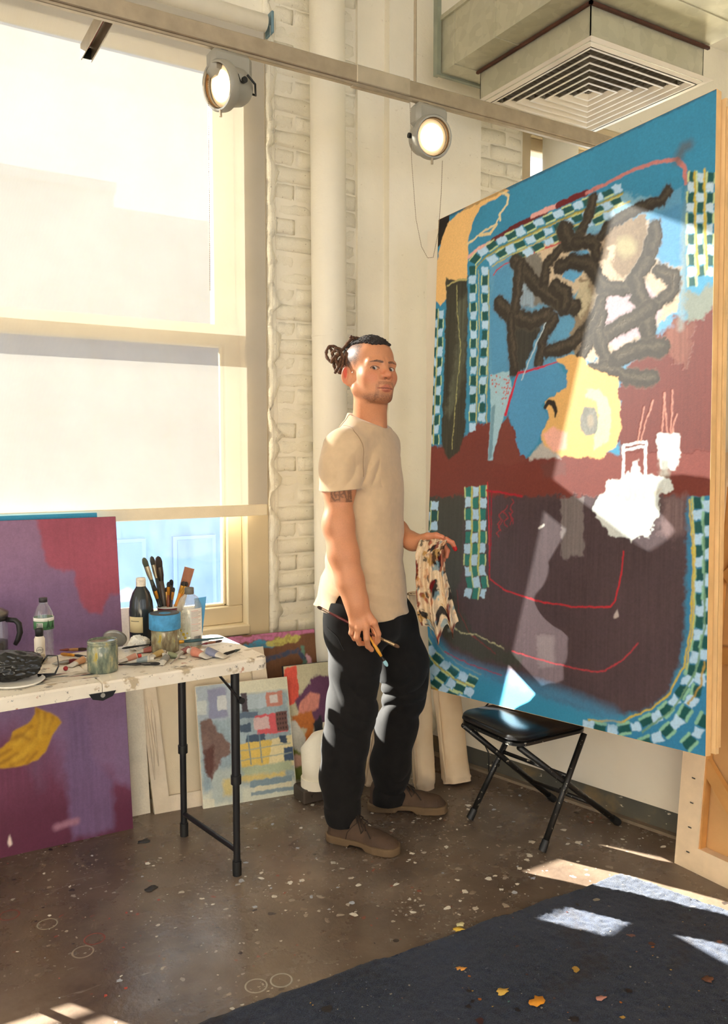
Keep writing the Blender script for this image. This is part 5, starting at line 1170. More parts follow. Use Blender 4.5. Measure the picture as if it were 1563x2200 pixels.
# ---------------------------------------------------------------- brushes
def frame_from(axis):
    w = np.asarray(axis, float); w = w / np.linalg.norm(w); x = np.cross(w, FH); x = x / np.linalg.norm(x); y = np.cross(w, x); return Matrix(((x[0], y[0], w[0]), (x[1], y[1], w[1]), (x[2], y[2], w[2])))
_bm = {}
def bmat(col, rough=.4, metal=0.0):
    k = (tuple(col), rough, metal)
    if k not in _bm: _bm[k] = M('finish_%d_%d_%d_%d' % (col[0], col[1], col[2], int(metal * 10)), col, rough, metal, var=.15, vscale=40, bump=.05)
    return _bm[k]
def brush(label, tip, end, hcol, fcol=(176, 168, 150), bcol=(60, 46, 36), w=.006, flat=.5, bl=.03, fl=.03, group=None, name='paintbrush', cat='brush', wide=1.0):
    """bristle tip and handle end in world coordinates"""
    tip = np.asarray(tip, float); end = np.asarray(end, float); L_ = np.linalg.norm(end - tip); ax = (tip - end) / L_; R = frame_from(ax).to_4x4()
    o = thing(name, label, cat, end, group=group); S = Matrix.Diagonal((wide, flat, 1, 1)).to_4x4(); RS = R @ S; hl = L_ - bl - fl
    MB().lathe([(w * .25, 0), (w * .45, .004), (w * .6, hl * .35), (w * .95, hl * .78), (w * .7, hl)], 12, M=R).build('handle', bmat(hcol, .35), o, True)
    MB().lathe([(w * .72, hl - .002), (w * .95, hl + fl * .35), (w, hl + fl * .4), (w * 1.02, hl + fl)], 14, M=RS).build('ferrule', bmat(fcol, .35, .75), o, 'auto')
    MB().lathe([(w * .98, hl + fl - .001), (w * 1.12, hl + fl + bl * .5), (w * .8, hl + fl + bl * .85), (w * .25, L_)], 14, M=RS).build('bristles', bmat(bcol, .9), o, True)
    return o
def flat_brush(label, tip, end, width, hcol, bcol, th=.010):
    tip = np.asarray(tip, float); end = np.asarray(end, float); L_ = np.linalg.norm(end - tip); ax = (tip - end) / L_
    o = thing('wide_brush', label, 'brush', end); R = np.array(frame_from(ax)); B_ = lambda z0, z1, w0, w1, t: MB().add([tuple(R @ np.array(p)) for p in ((-w0, -t, z0), (w0, -t, z0), (w0, t, z0), (-w0, t, z0), (-w1, -t, z1), (w1, -t, z1), (w1, t, z1), (-w1, t, z1))], [(0, 3, 2, 1), (4, 5, 6, 7), (0, 1, 5, 4), (1, 2, 6, 5), (2, 3, 7, 6), (3, 0, 4, 7)])
    w = width / 2
    B_(0, L_ * .38, w * .3, w * .85, th * .5).build('handle', bmat(hcol, .5), o); B_(L_ * .38, L_ * .52, w * .9, w * .95, th * .6).build('ferrule', bmat((196, 158, 70), .35, .6), o); B_(L_ * .52, L_, w * .92, w * 1.05, th * .45).build('bristles', bmat(bcol, .9), o)
    return o
Jw = lambda px, py, d: W_(J(px, py, d))
brush('wine-red handled brush in the man\'s lowered hand, bristles pointing back left', Jw(681, 1303, .215), Jw(803, 1366, .232), (88, 22, 24), (170, 150, 130), (58, 42, 34), .0052, .6, .018, .028, 'brushes in the lowered hand')
brush('flat brush with stiff brown bristles sticking out of the lowered hand to the right', Jw(858, 1391, .235), Jw(776, 1352, .222), (120, 92, 60), (150, 128, 96), (96, 70, 48), .0058, .55, .020, .040, 'brushes in the lowered hand')
brush('short orange-handled brush with a pale blue tip in the lowered hand', Jw(832, 1432, .245), Jw(784, 1352, .228), (214, 150, 40), (40, 34, 30), (150, 196, 206), .0062, .7, .022, .018, 'brushes in the lowered hand')

# ---------------------------------------------------------------- paint rag
def rag():
    nt, ns = 90, 70; Lp = np.array([(903, 1158), (894, 1195), (891, 1250), (896, 1310), (908, 1345)]); Rp = np.array([(964, 1152), (952, 1185), (960, 1235), (974, 1290), (987, 1335)])
    t = np.linspace(0, 1, nt); k = np.linspace(0, 1, len(Lp)); Lx = np.stack([np.interp(t, k, Lp[:, i]) for i in (0, 1)], 1); Rx = np.stack([np.interp(t, k, Rp[:, i]) for i in (0, 1)], 1)
    V = []
    for i in range(nt):
        for j in range(ns):
            s = j / (ns - 1); p = Lx[i] * (1 - s) + Rx[i] * s; tt_ = t[i]
            tail = (46 * math.exp(-((s - .42) / .16) ** 2) + 36 * math.exp(-((s - .80) / .10) ** 2) - 8 * math.exp(-((s - .62) / .06) ** 2)) * tt_ ** 2
            fold = .016 * math.sin(s * 15 + 1.2 * tt_) * (.35 + .65 * tt_) + .009 * math.sin(s * 34 + 3 * tt_ + 1) * (.5 + .5 * tt_)
            px = p[0] + 4 * math.sin(s * 15 + 2.4 + tt_) * tt_ - (4 * math.sin(tt_ * 9) if j == 0 else 0); py = p[1] + tail
            over = .045 * math.exp(-(tt_ / .10) ** 2)
            V.append(J(px, py, +.035 + fold - over * .6 + .02 * math.sin(s * 3.1)))
    V = np.array(V) + .0022 * np.stack([noise3(np.array(V), 60, 1), noise3(np.array(V), 60, 2), noise3(np.array(V), 60, 3)], 1)
    n = nt * ns; Wv = W_(V); back = W_(V - np.array([0, .0022, 0])); idx = np.arange(n).reshape(nt, ns)
    f1 = np.stack([idx[1:, :-1], idx[1:, 1:], idx[:-1, 1:], idx[:-1, :-1]], -1).reshape(-1, 4); f2 = f1[:, ::-1] + n
    rim = np.r_[idx[0], idx[1:, -1], idx[-1, ::-1][1:], idx[::-1, 0][1:-1]]; f3 = np.stack([rim, np.roll(rim, -1), np.roll(rim, -1) + n, rim + n], 1)
    c = np.tile(lin((226, 202, 168)), (n, 1)); uv = np.stack([np.repeat(np.linspace(0, 1, nt), ns) * 2.2, np.tile(np.linspace(0, 1, ns), nt), np.zeros(n)], 1)
    def blot(sc, thr, colr, a, seed):
        nonlocal c
        m = np.clip((noise3(uv + seed * 3.1, sc * .62, seed) + .3 * noise3(uv + seed, sc * 2.2, seed + 1) - thr + .06) / .10, 0, 1)[:, None] * a; c = c * (1 - m) + lin(colr) * m
    blot(5, .28, (150, 62, 40), .85, 1); blot(7, .42, (176, 130, 52), .8, 2); blot(8, .45, (24, 28, 36), .95, 3); blot(10, .5, (120, 24, 26), .85, 4); blot(6, .45, (206, 150, 110), .7, 5); blot(14, .5, (40, 34, 30), .8, 6); blot(12, .55, (120, 150, 160), .8, 7)
    o = mk('paint_rag', np.concatenate([Wv, back]) - M0, np.concatenate([f1, f2, f3]), attr_mat('rag_cloth', .95, bump=.3, bscale=500, var=.1, spec=.1), None, True, np.concatenate([c, c])); o.location = tuple(M0)
    tag(o, 'crumpled cream rag blotched with red and black paint, held in the raised hand', 'rag')
rag()

# ---------------------------------------------------------------- folding table
m_tabl = None
def table_mat():
    t = NT('stained_white_plastic'); t.set(.5, 0, .4); v = t.coord()
    c = t.ramp(t.noise(v, 5, 5, .6), [(.3, L4((214, 204, 186))), (.7, L4((236, 228, 212)))])
    for sc, th, col in ((9, .60, (160, 138, 100)), (14, .62, (96, 86, 76)), (22, .64, (170, 100, 66)), (30, .65, (80, 96, 100)), (45, .63, (60, 54, 50))): c = t.mix(t.math('MULTIPLY', t.step(t.noise(t.coord(loc=(sc, 1, 0)), sc, 4, .65), th, th + .04), .75), c, L4(col))
    t.base(c); t.bump(t.noise(v, 90, 3), .12, .003); return t.m
m_tabl = table_mat(); m_leg = M('dark_grey_tube', (44, 44, 46), .38, .55, var=.1, bump=.03); m_cap = M('black_plastic', (20, 20, 20), .5, bump=.03)
TZ = .735; TL_, TD = 1.13, .425
tb = thing('folding_table', 'white plastic folding table covered in painting supplies below the window', 'table', (1.135, 2.505, 0), D2R(3))
def rpoly(x0, x1, y0, y1, r, corners):
    out = []
    for (cx, cy, a0, on) in ((x1 - r, y0 + r, -90, corners[0]), (x1 - r, y1 - r, 0, corners[1]), (x0 + r, y1 - r, 90, corners[2]), (x0 + r, y0 + r, 180, corners[3])):
        if on: out += [(cx + r * math.cos(D2R(a0 + k * 15)), cy + r * math.sin(D2R(a0 + k * 15))) for k in range(7)]
        else: out.append((cx + (r if cx > (x0 + x1) / 2 else -r), cy + (r if cy > (y0 + y1) / 2 else -r)))
    return out
for a, b_, cs in ((-.559, 0, (1, 1, 0, 0)), (-TL_, -.561, (0, 0, 1, 1))):
    p_ = rpoly(a, b_, 0, TD, .035, cs); p2 = rpoly(a + .004, b_ - .004, .004, TD - .004, .033, cs)
    n = len(p_); mb = MB(); V = [(x, y, TZ - .040) for x, y in p_] + [(x, y, TZ - .006) for x, y in p_] + [(x, y, TZ) for x, y in p2]
    F = [tuple(range(n))[::-1], tuple(range(2 * n, 3 * n))] + [(k * n + i, k * n + (i + 1) % n, (k + 1) * n + (i + 1) % n, (k + 1) * n + i) for k in (0, 1) for i in range(n)]
    mb.add(V, F).build('table_top', m_tabl, tb)
MB().prism([(-.60, .705), (-.52, .705), (-.53, .690), (-.56, .680), (-.59, .688)], 1, -.004, .0).build('hinge', m_leg, tb); MB().tube([(-.56, -.006, .697), (-.56, 0, .697)], .007, 12).build('hinge_pin', bmat((190, 186, 176), .3, .8), tb)
for sx in (0, 1):
    fx = lambda x: -TL_ - x if sx else x
    legs = [(fx(-.118), .022), (fx(-.158), .392)]
    for (x, y) in legs:
        lg = MB().tube([(x, y, .33), (x, y, .697)], .0145, 16).build('leg', m_leg, tb, 'auto')
        MB().tube([(x, y, .02), (x, y, .335)], .0118, 14).build('leg_extension', m_leg, lg, 'auto'); MB().tube([(x, y, .315), (x, y, .345)], .0175, 16).build('collar', m_cap, lg, 'auto'); MB().tube([(x, y, 0), (x, y, .05)], .0155, 14).build('foot_cap', m_cap, lg, 'auto')
        MB().tube([(x, y - .016, .56), (x, y - .0135, .56)], .004, 8).build('adjust_button', m_cap, lg)
    (x0, y0), (x1, y1) = legs
    MB().tube([(x0, y0, .085), (x1, y1, .085)], .0095, 12).build('crossbar', m_leg, tb, 'auto')
    s_ = 1 if not sx else -1
    br = MB(); br.tube([(x0 - .055 * s_, y0 + .012, .695), (x0 + .012 * s_, y0 - .018, .60)], .012, 8, flat=.35); br.build('brace', m_leg, tb)
    MB().tube([(x0 + .012 * s_, y0 - .028, .602), (x0 + .012 * s_, y0 - .008, .602)], .011, 12).build('brace_pivot', m_cap, tb)
def T(px, py): return onz(px, py, TZ)          # a spot on the table top
def Hpx(base, py):                             # height above the table of a pixel row at the same distance
    D = np.dot(base[:2], FH[:2]); px = 781.5; return ondepth(px, py, D)[2] - TZ

# ---------------------------------------------------------------- bottles, jars, cup
m_clear = glassy('clear_plastic', (.93, .96, .97), .10, (.8, .86, .88), .08, .10); m_grn = M('paper_label_green', (60, 110, 70), .6, var=.25, vscale=60, bump=0); m_white = M('white_plastic', (232, 228, 218), .5, var=.04, bump=.03)
def vessel(nm, label, loc, parts, cat='bottle', group=None, n=28):
    o = thing(nm, label, cat, loc, group=group)
    for pn_, prof, mt, sm in parts: MB().lathe(prof, n).build(pn_, mt, o, sm)
    return o
def ringlabel(o, nm, r, z0, z1, a0, a1, mat, n=18):
    """curved paper label wrapped round part of a bottle"""
    V = []; F = []
    for i in range(n + 1):
        a = a0 + (a1 - a0) * i / n
        for z in (z0, z1):
            for rr in (r, r + .0006): V.append((rr * math.cos(a), rr * math.sin(a), z))
    for i in range(n):
        b = i * 4; F += [(b + 1, b + 5, b + 7, b + 3), (b, b + 2, b + 6, b + 4), (b, b + 4, b + 5, b + 1), (b + 2, b + 3, b + 7, b + 6)]
    F += [(0, 1, 3, 2), (n * 4, n * 4 + 2, n * 4 + 3, n * 4 + 1)]
    return mk(nm, V, F, mat, o, True)
CAMANG = lambda loc: math.atan2(-loc[1], -loc[0])      # bearing of the viewer seen from an object
def words(o, txt, size, r, z, ang, mat, nm='lettering', flat_at=None):
    """raised lettering set on a curved side, letter by letter"""
    cu = bpy.data.curves.new(nm, 'FONT'); cu.body = txt; cu.size = size; cu.align_x = 'CENTER'; cu.align_y = 'CENTER'; cu.extrude = .0002
    t = bpy.data.objects.new(nm, cu); COL.objects.link(t); t.parent = o; t.location = (r * math.cos(ang), r * math.sin(ang), z); t.rotation_euler = (math.pi / 2, 0, ang + math.pi / 2); bpy.context.view_layer.update(); me = bpy.data.meshes.new_from_object(t.evaluated_get(bpy.context.evaluated_depsgraph_get())); q_ = bpy.data.objects.new(nm, me); COL.objects.link(q_); q_.parent = o; q_.location = t.location; q_.rotation_euler = t.rotation_euler; me.materials.clear(); me.materials.append(mat); bpy.data.objects.remove(t); return q_
m_ink = M('label_ink', (40, 40, 44), .7, bump=0)
# water bottle
l_ = T(96, 1412); h = Hpx(l_, 1284); k = h / .2
o = vessel('water_bottle', 'clear ridged plastic water bottle with a green label on the table\'s left', l_, [
    ('bottle_body', [(.026, 0), (.030, .004)] + [(.0305 - (.003 if i % 2 else 0), .008 + i * .008) for i in range(10)] + [(.031, .095), (.031, .135), (.029, .150), (.020, .170), (.0125, .182), (.012, .19)], m_clear, True), ('neck_ring', [(.0125, .180), (.0155, .181), (.0155, .184), (.0125, .185)], m_clear, True), ('cap', [(.0135, .186), (.0138, .199), (.012, .2)], M('dark_cap', (40, 36, 38), .5, bump=.05), True)])
for ch in o.children: ch.scale = (1, 1, k)
ca = CAMANG(l_); ringlabel(o, 'label_band', .0315, .098, .138, 0, 2 * math.pi, m_grn, 36); ringlabel(o, 'label_band', .0318, .126, .138, 0, 2 * math.pi, M('label_white', (226, 226, 216), .6, bump=0), 36)
ringlabel(o, 'barcode_patch', .0320, .106, .122, ca - .75, ca - .1, M('label_white', (226, 226, 216)), 8)
bc = MB()
for i in range(9):
    a = ca - .70 + i * .065; bc.box((.0329 * math.cos(a), .0329 * math.sin(a), .115), (.0008, .0008, .012))
tag(bc.build('barcode', m_ink, o), kind='stuff')
MB().add([(.0327 * math.cos(ca + .45 + a), .0327 * math.sin(ca + .45 + a), z) for a, z in ((-.22, .104), (.22, .104), (0, .132), (.35, .104), (.75, .104), (.55, .126))], [(0, 1, 2), (3, 4, 5)]).build('tree_print', M('label_dark_green', (22, 66, 40), .6, bump=0), o)
# small bottle with round mark
l_ = T(86, 1420); h = Hpx(l_, 1350)
o = vessel('medium_bottle', 'small pale bottle with black cap and a round printed mark beside the water bottle', l_, [('bottle_body', [(.0155, 0), (.0168, .003), (.0168, h * .68), (.013, h * .76), (.010, h * .78)], M('pale_bottle', (224, 214, 196), .35, var=.05, bump=.02), True), ('cap', [(.0125, h * .77), (.0128, h * .98), (.0115, h)], m_cap, True)])
ca = CAMANG(l_); rg = MB(); rg.tube([(.0172 * math.cos(ca + .62 * math.cos(t)), .0172 * math.sin(ca + .62 * math.cos(t)), h * .36 + .0105 * math.sin(t)) for t in np.linspace(0, 2 * math.pi, 30)], .0005, 5); rg.build('round_mark', m_ink, o); words(o, 'GAMBLIN', .0052, .0174, h * .37, ca, m_ink)
# french press at the table's left end
l_ = T(-12, 1402)
o = vessel('coffee_press', 'glass coffee press with black handle at the left end of the table', l_, [('glass_body', [(.043, 0), (.045, .004), (.045, .125), (.047, .13)], m_clear, True), ('coffee', [(.043, .004), (.043, .04), (0, .04)], M('cold_coffee', (48, 30, 20), .2, bump=0), True), ('lid', [(.048, .128), (.049, .14), (.03, .152), (.008, .158), (.008, .168), (0, .17)], M('press_lid', (120, 116, 108), .3, .6, bump=.02), True), ('band', [(.0455, .112), (.047, .113), (.047, .122), (.0455, .123)], m_cap, True)], 'coffee press')
hv = np.array([CR[0], CR[1], 0]); MB().tube([hv * .045 + ZU * .115, hv * .075 + ZU * .112, hv * .087 + ZU * .10, hv * .090 + ZU * .07, hv * .082 + ZU * .045, hv * .072 + ZU * .028], [.009, .009, .010, .010, .009, .007], 12).build('handle', m_cap, o, True)
# open jar of murky water
def murk(name, c1, c2):
    t = NT(name); t.set(.18, 0, .5); v = t.coord((1, 1, .4)); t.base(t.ramp(t.noise(v, 45, 5, .65), [(.3, L4(c1)), (.5, L4(c2)), (.62, L4((150, 150, 120))), (.68, L4((176, 150, 30))), (.72, L4(c2))])); t.bump(t.noise(v, 60, 3), .15, .003); return t.m
l_ = T(221, 1441); h = Hpx(l_, 1374)
o = vessel('open_jar', 'open glass jar smeared with green-grey paint at the front of the table', l_, [('jar_body', [(.043, 0), (.0465, .004), (.0468, h * .80), (.044, h * .86), (.0445, h * .87), (.0445, h), (.0415, h), (.041, h * .7), (.0, h * .68)], murk('jar_murk', (74, 84, 76), (110, 120, 104)), True)], 'jar')
for zz_ in (.88, .94): MB().lathe([(.0448, h * zz_), (.0468, h * zz_ + .0015), (.0448, h * zz_ + .003)], 30).build('thread_ring', murk('jar_murk2', (90, 96, 86), (130, 134, 118)), o, True)
# taped jar
l_ = T(355, 1400); h = Hpx(l_, 1316)
o = vessel('taped_jar', 'glass jar with a blue masking tape band round its lid', l_, [('jar_body', [(.044, 0), (.047, .004), (.047, h * .55), (.045, h * .62)], murk('jar_murk3', (84, 76, 60), (128, 116, 90)), True), ('lid', [(.046, h * .60), (.052, h * .62), (.052, h * .98), (.049, h), (.02, h * .99), (0, h * .985)], M('dark_lid', (52, 50, 46), .5), True)], 'jar')
MB().lathe([(.0525, h * .60), (.0535, h * .61), (.0535, h * .985), (.0525, h * .99)], 30).build('tape_band', M('blue_tape', (66, 142, 190), .7, var=.25, vscale=50, bump=.1), o, True)
# dark bottle
l_ = T(305, 1386); h = Hpx(l_, 1241)
o = vessel('ink_bottle', 'tall dark ink bottle with a white flip cap behind the jars', l_, [('bottle_body', [(.036, 0), (.042, .006), (.0425, h * .52), (.039, h * .66), (.030, h * .78), (.018, h * .86), (.016, h * .88)], M('dark_ink', (38, 44, 46), .16, var=.1, bump=0), True), ('cap', [(.0155, h * .87), (.017, h * .88), (.017, h * .985), (.0145, h)], M('cap_white_stained', (220, 212, 196), .5, var=.3, vscale=90), True)])
ca = CAMANG(l_); ringlabel(o, 'paper_label', .0428, h * .22, h * .45, ca - 1.2, ca + .1, M('cream_label', (206, 190, 146), .7, var=.06, bump=0), 14); ringlabel(o, 'label_line', .0436, h * .385, h * .392, ca - .95, ca - .2, m_ink, 8)
# solvent bottle
l_ = T(408, 1384); h = Hpx(l_, 1262)
o = vessel('solvent_bottle', 'large clear solvent bottle with a white printed label at the table\'s back', l_, [('bottle_body', [(.038, 0), (.0445, .006), (.045, h * .62), (.042, h * .72), (.032, h * .82), (.018, h * .88), (.0145, h * .89)], glassy('frosted_plastic', (.9, .93, .93), .32, (.86, .86, .82), .15, .08), True), ('cap', [(.0155, h * .885), (.0165, h * .89), (.0165, h * .985), (.015, h)], M('grey_cap', (96, 92, 82), .5), True), ('liquid', [(.042, .006), (.0425, h * .34), (0, h * .34)], glassy('clear_liquid', (.9, .9, .84), .10, (.8, .78, .66), .05, .05), True)])
ca = CAMANG(l_); ringlabel(o, 'paper_label', .0455, h * .10, h * .66, ca + .05, ca + 1.15, M('solvent_label', (226, 222, 212), .6, var=.04, bump=0), 16)
for i in range(16):
    z = h * (.62 - i * .023); ringlabel(o, 'print_line', .0464, z, z + .0010, ca + .12, ca + (.95 if i % 3 else .7), M('print_grey', (120, 112, 110), .7, bump=0) if i % 5 else M('print_red', (176, 60, 50), .7, bump=0), 8)
bc = MB()
for i in range(10): a = ca + .35 + i * .06; bc.box((.0468 * math.cos(a), .0468 * math.sin(a), h * .15), (.0008, .0008, .012))
tag(bc.build('barcode', m_ink, o), kind='stuff')
for i in range(12): ringlabel(o, 'print_line', .0456, h * (.58 - i * .03), h * (.58 - i * .03) + .0012, ca - .85, ca - .35 - .1 * (i % 3), M('print_grey', (120, 112, 110)), 6)
sp = MB(); 
for a, z, r in ((ca - .5, h * .22, .006), (ca - .7, h * .28, .004), (ca - .35, h * .16, .005), (ca - .2, h * .24, .003)): sp.lathe([(r, 0), (r * .6, .0008), (0, .001)], 9, M=(Matrix.Translation((.0458 * math.cos(a), .0458 * math.sin(a), z)) @ Vector((math.cos(a), math.sin(a), 0)).to_track_quat('Z', 'Y').to_matrix().to_4x4()))
tag(sp.build('paint_spots', M('ochre_spot', (190, 160, 40), .6), o), kind='stuff')
# red cup with its brushes
l_ = T(362, 1378); h = Hpx(l_, 1303); cupl = l_.copy()
o = vessel('red_cup', 'dark red cup holding a bunch of brushes', l_, [('cup_body', [(.030, 0), (.031, .003), (.038, h * .97), (.0395, h), (.037, h), (.030, .006), (0, .006)], M('red_plastic', (120, 22, 26), .35, var=.08, bump=.02), True), ('rim', [(.038, h * .985), (.0405, h * .99), (.0405, h * 1.01), (.038, h * 1.01)], m_white, True)], 'cup')
DC = float(np.dot(cupl, FH))
def inbrush(label, tpx, tpy, dd, bx, hcol, fcol, bcol, w, flat, bl_, fl_, grp='brushes standing in the red cup'):
    w = w * 1.3; tip = ondepth(tpx, tpy, DC - dd); end = cupl + np.array([0, 0, .012]) + CR * bx - FH * dd * .2; brush(label, tip, end, hcol, fcol, bcol, w, flat, bl_, fl_, grp)
S_ = (150, 140, 118); BK = (44, 38, 34)
inbrush('brush with a splayed grey-green tip leaning furthest left in the red cup', 308, 1198, .02, .012, (52, 56, 50), S_, (70, 74, 58), .0075, .6, .034, .05)
inbrush('slim metal-ferruled brush with a dark round tip, second from left in the red cup', 325, 1195, -.02, .006, (58, 62, 58), S_, (60, 60, 54), .0066, .7, .032, .05)
inbrush('big flat dark brush with an orange mark, tallest in the red cup', 339, 1195, .0, .002, (70, 60, 50), (60, 52, 44), (48, 38, 32), .0092, .6, .04, .05)
inbrush('short gold-ferruled brush leaning left in front of the red cup', 330, 1258, .03, .0, (30, 28, 28), (206, 140, 50), BK, .0050, .8, .02, .03)
inbrush('thin gold-ferruled brush at the middle of the red cup', 362, 1250, .02, -.002, (120, 60, 30), (206, 140, 50), BK, .0050, .8, .018, .03)
inbrush('stubby black brush standing upright in the red cup', 368, 1245, -.01, -.004, (24, 22, 22), (60, 56, 50), (34, 30, 28), .0058, .7, .022, .03)
inbrush('thin wooden brush behind the gold-ferruled ones in the red cup', 357, 1262, .0, .0, (170, 110, 60), (190, 150, 90), BK, .0046, .8, .016, .03)
inbrush('slender dark brush leaning right out of the red cup', 373, 1262, .02, -.008, (40, 30, 24), (190, 130, 60), BK, .0044, .8, .016, .03)
inbrush('pair-like orange brush with black tip at the cup\'s right', 395, 1249, .0, -.012, (214, 140, 40), (206, 150, 60), BK, .0056, .8, .016, .03)
inbrush('small black-tipped brush beside the wide brush', 401, 1250, -.015, -.016, (206, 130, 40), (196, 150, 70), BK, .0054, .8, .016, .03)
flat_brush('wide flat brush with long brown bristles leaning right out of the red cup', ondepth(407, 1220, DC + .03), cupl + CR * .008 - FH * -.01 + ZU * .02, .034, (190, 150, 60), (150, 100, 74))
# blue plastic scrap behind the solvent bottle
l_ = T(432, 1384); o = thing('blue_scraper', 'blue plastic scraper standing behind the solvent bottle', 'scraper', l_)
u_ = np.array([CR[0], CR[1], 0]); MB().add([tuple(u_ * a + FH * b + ZU * c) for b in (0, .004) for a, c in ((-.014, 0), (.0, 0), (.020, Hpx(l_, 1282)), (-.022, Hpx(l_, 1286)))], [(0, 1, 2, 3), (4, 5, 6, 7), (0, 1, 5, 4), (1, 2, 6, 5), (2, 3, 7, 6), (3, 0, 4, 7)]).build('blade', M('blue_plastic', (60, 140, 186), .45), o)

# ---------------------------------------------------------------- crumpled things
def crumple(nm, label, cat, loc, size, mat, seed, amp=.35, rot=0.0, freq=7, n=70):
    th = np.linspace(0, math.pi, n); ph = np.linspace(0, 2 * math.pi, 2 * n, endpoint=False); A_, B_ = np.meshgrid(th, ph, indexing='ij')
    P = np.stack([np.sin(A_) * np.cos(B_), np.sin(A_) * np.sin(B_), np.cos(A_)], -1).reshape(-1, 3)
    r = 1 + amp * (np.abs(noise3(P + seed, freq * .5, seed)) * 1.4 - .5) + amp * .6 * (1 - 2 * np.abs(noise3(P + seed * 2, freq, seed + 1))) + amp * .25 * (1 - 2 * np.abs(noise3(P, freq * 2.3, seed + 2)))
    rg_ = np.random.default_rng(seed); K = 90; Dn = rg_.normal(size=(K, 3)); Dn /= np.linalg.norm(Dn, axis=1)[:, None]; cK = rg_.uniform(.66, 1.25, K); fac = np.min(cK[None] / np.maximum(P @ Dn.T, .12), 1); fac = np.clip(fac, .6, 1.35)
    r = fac * (1 + amp * .35 * (1 - 2 * np.abs(noise3(P + seed * 2, freq, seed + 1))) + amp * .3 * (1 - 2 * np.abs(noise3(P, freq * 2.3, seed + 2))))
    V = P * r[:, None] * np.array(size) / 2; V[:, 2] = np.maximum(V[:, 2] + size[2] * .42, 0.0006 + .002 * np.abs(noise3(P, 9, seed)))
    idx = np.arange(len(P)).reshape(n, 2 * n); F = np.stack([idx[:-1], idx[1:], np.roll(idx, -1, 1)[1:], np.roll(idx, -1, 1)[:-1]], -1).reshape(-1, 4)
    o = mk(nm, V, F, mat, None, True); o.location = tuple(loc); o.rotation_euler = (0, 0, rot); return tag(o, label, cat)
m_bag = M('black_bin_bag', (16, 15, 15), .22, var=.2, bump=.10, bscale=18, bdist=.01, spec=.6)
ob = crumple('plastic_bag', 'crumpled shiny black plastic bag lying at the table\'s front left', 'bag', T(28, 1462), (.20, .14, .11), m_bag, 4, .16, -.4, 2.6)
lp = MB(); c0 = T(118, 1452) - T(28, 1462); R0 = Matrix.Rotation(.4, 3, 'Z'); lp.tube([np.array(R0 @ Vector(p)) for p in (c0 + np.array([-.05, 0, .03]), c0 + np.array([-.02, 0, .066]), c0 + np.array([.008, -.002, .062]), c0 + np.array([.012, 0, .03]), c0 + np.array([0, 0, .006]), c0 + np.array([-.05, .0, .008]))], [.008, .007, .004, .0045, .008, .012], 10, flat=.4); lp.build('bag_handle', m_bag, ob, True)
crumple('paper_towel', 'crumpled white paper towel between the lid and the taped jar', 'paper', T(300, 1397), (.098, .06, .058), M('tissue_paper', (236, 230, 216), .9, var=.03, bump=.25, bscale=200), 9, .22, .3, 4)
crumple('paint_crust', 'lump of dried pale paint scrapings behind the black bag', 'paint scrapings', T(72, 1428), (.10, .05, .03), M('dried_paint', (176, 164, 140), .9, var=.3, vscale=60, bump=.6, bscale=90), 14, .4, .2, 9, 40)
o = vessel('plate', 'round white plastic plate under the black bag', T(36, 1468), [('plate_dish', [(.052, 0), (.072, .003), (.080, .010), (.0775, .011), (.068, .005), (0, .004)], m_white, True)], 'plate')
l_ = T(246, 1397); o = thing('tin_lid', 'round tin lid propped up behind the open jar', 'lid', l_); R1 = (Matrix.Rotation(-.5, 3, 'Z') @ Matrix.Rotation(-.95, 3, 'X'))
MB().lathe([(0, .0), (.036, .0), (.040, .003), (.041, .010), (.039, .010), (.038, .004), (0, .003)], 30, c=(0, .0, .036), M=R1).build('lid_disc', M('lid_steel', (150, 150, 146), .3, .6, var=.25, bump=.05), o, True)
o = vessel('bead', 'little red ball lying by the open jar', T(141, 1441), [('ball', [(0.0005, 0)] + [(.0075 * math.sin(a), .0075 - .0075 * math.cos(a)) for a in np.linspace(.15, math.pi - .05, 10)], M('red_ball', (150, 30, 36), .5), True)], 'ball', n=14)
# palette paper at the front edge
pp_ = Painter(90, 60, (206, 196, 176), None, 41)
for _ in range(40): pp_.ell((random.random(), random.random()), random.uniform(.02, .10), random.uniform(.02, .10), random.choice([(70, 84, 84), (60, 52, 48), (150, 140, 120), (196, 186, 160), (120, 60, 50), (90, 110, 110)]), jag=5, soft=1.5)
PZ = np.array([0, 0, .0012]); pa_, pb2, pc_ = T(8, 1482) + PZ, T(214, 1455) + PZ, T(40, 1440) + PZ
canv_o = thing('palette_sheet', 'paint-smeared palette paper lying along the table\'s front edge', 'palette', pa_); U = pb2 - pa_; V = np.cross([0, 0, 1], U); V = V / np.linalg.norm(V) * .10
canvas_mesh('painted_sheet', pp_, pa_, U, V, ZU, m_art, canv_o, pa_); obox(MB(), -ZU * .0003, U, V, -ZU * .0008).build('paper', m_white, canv_o)

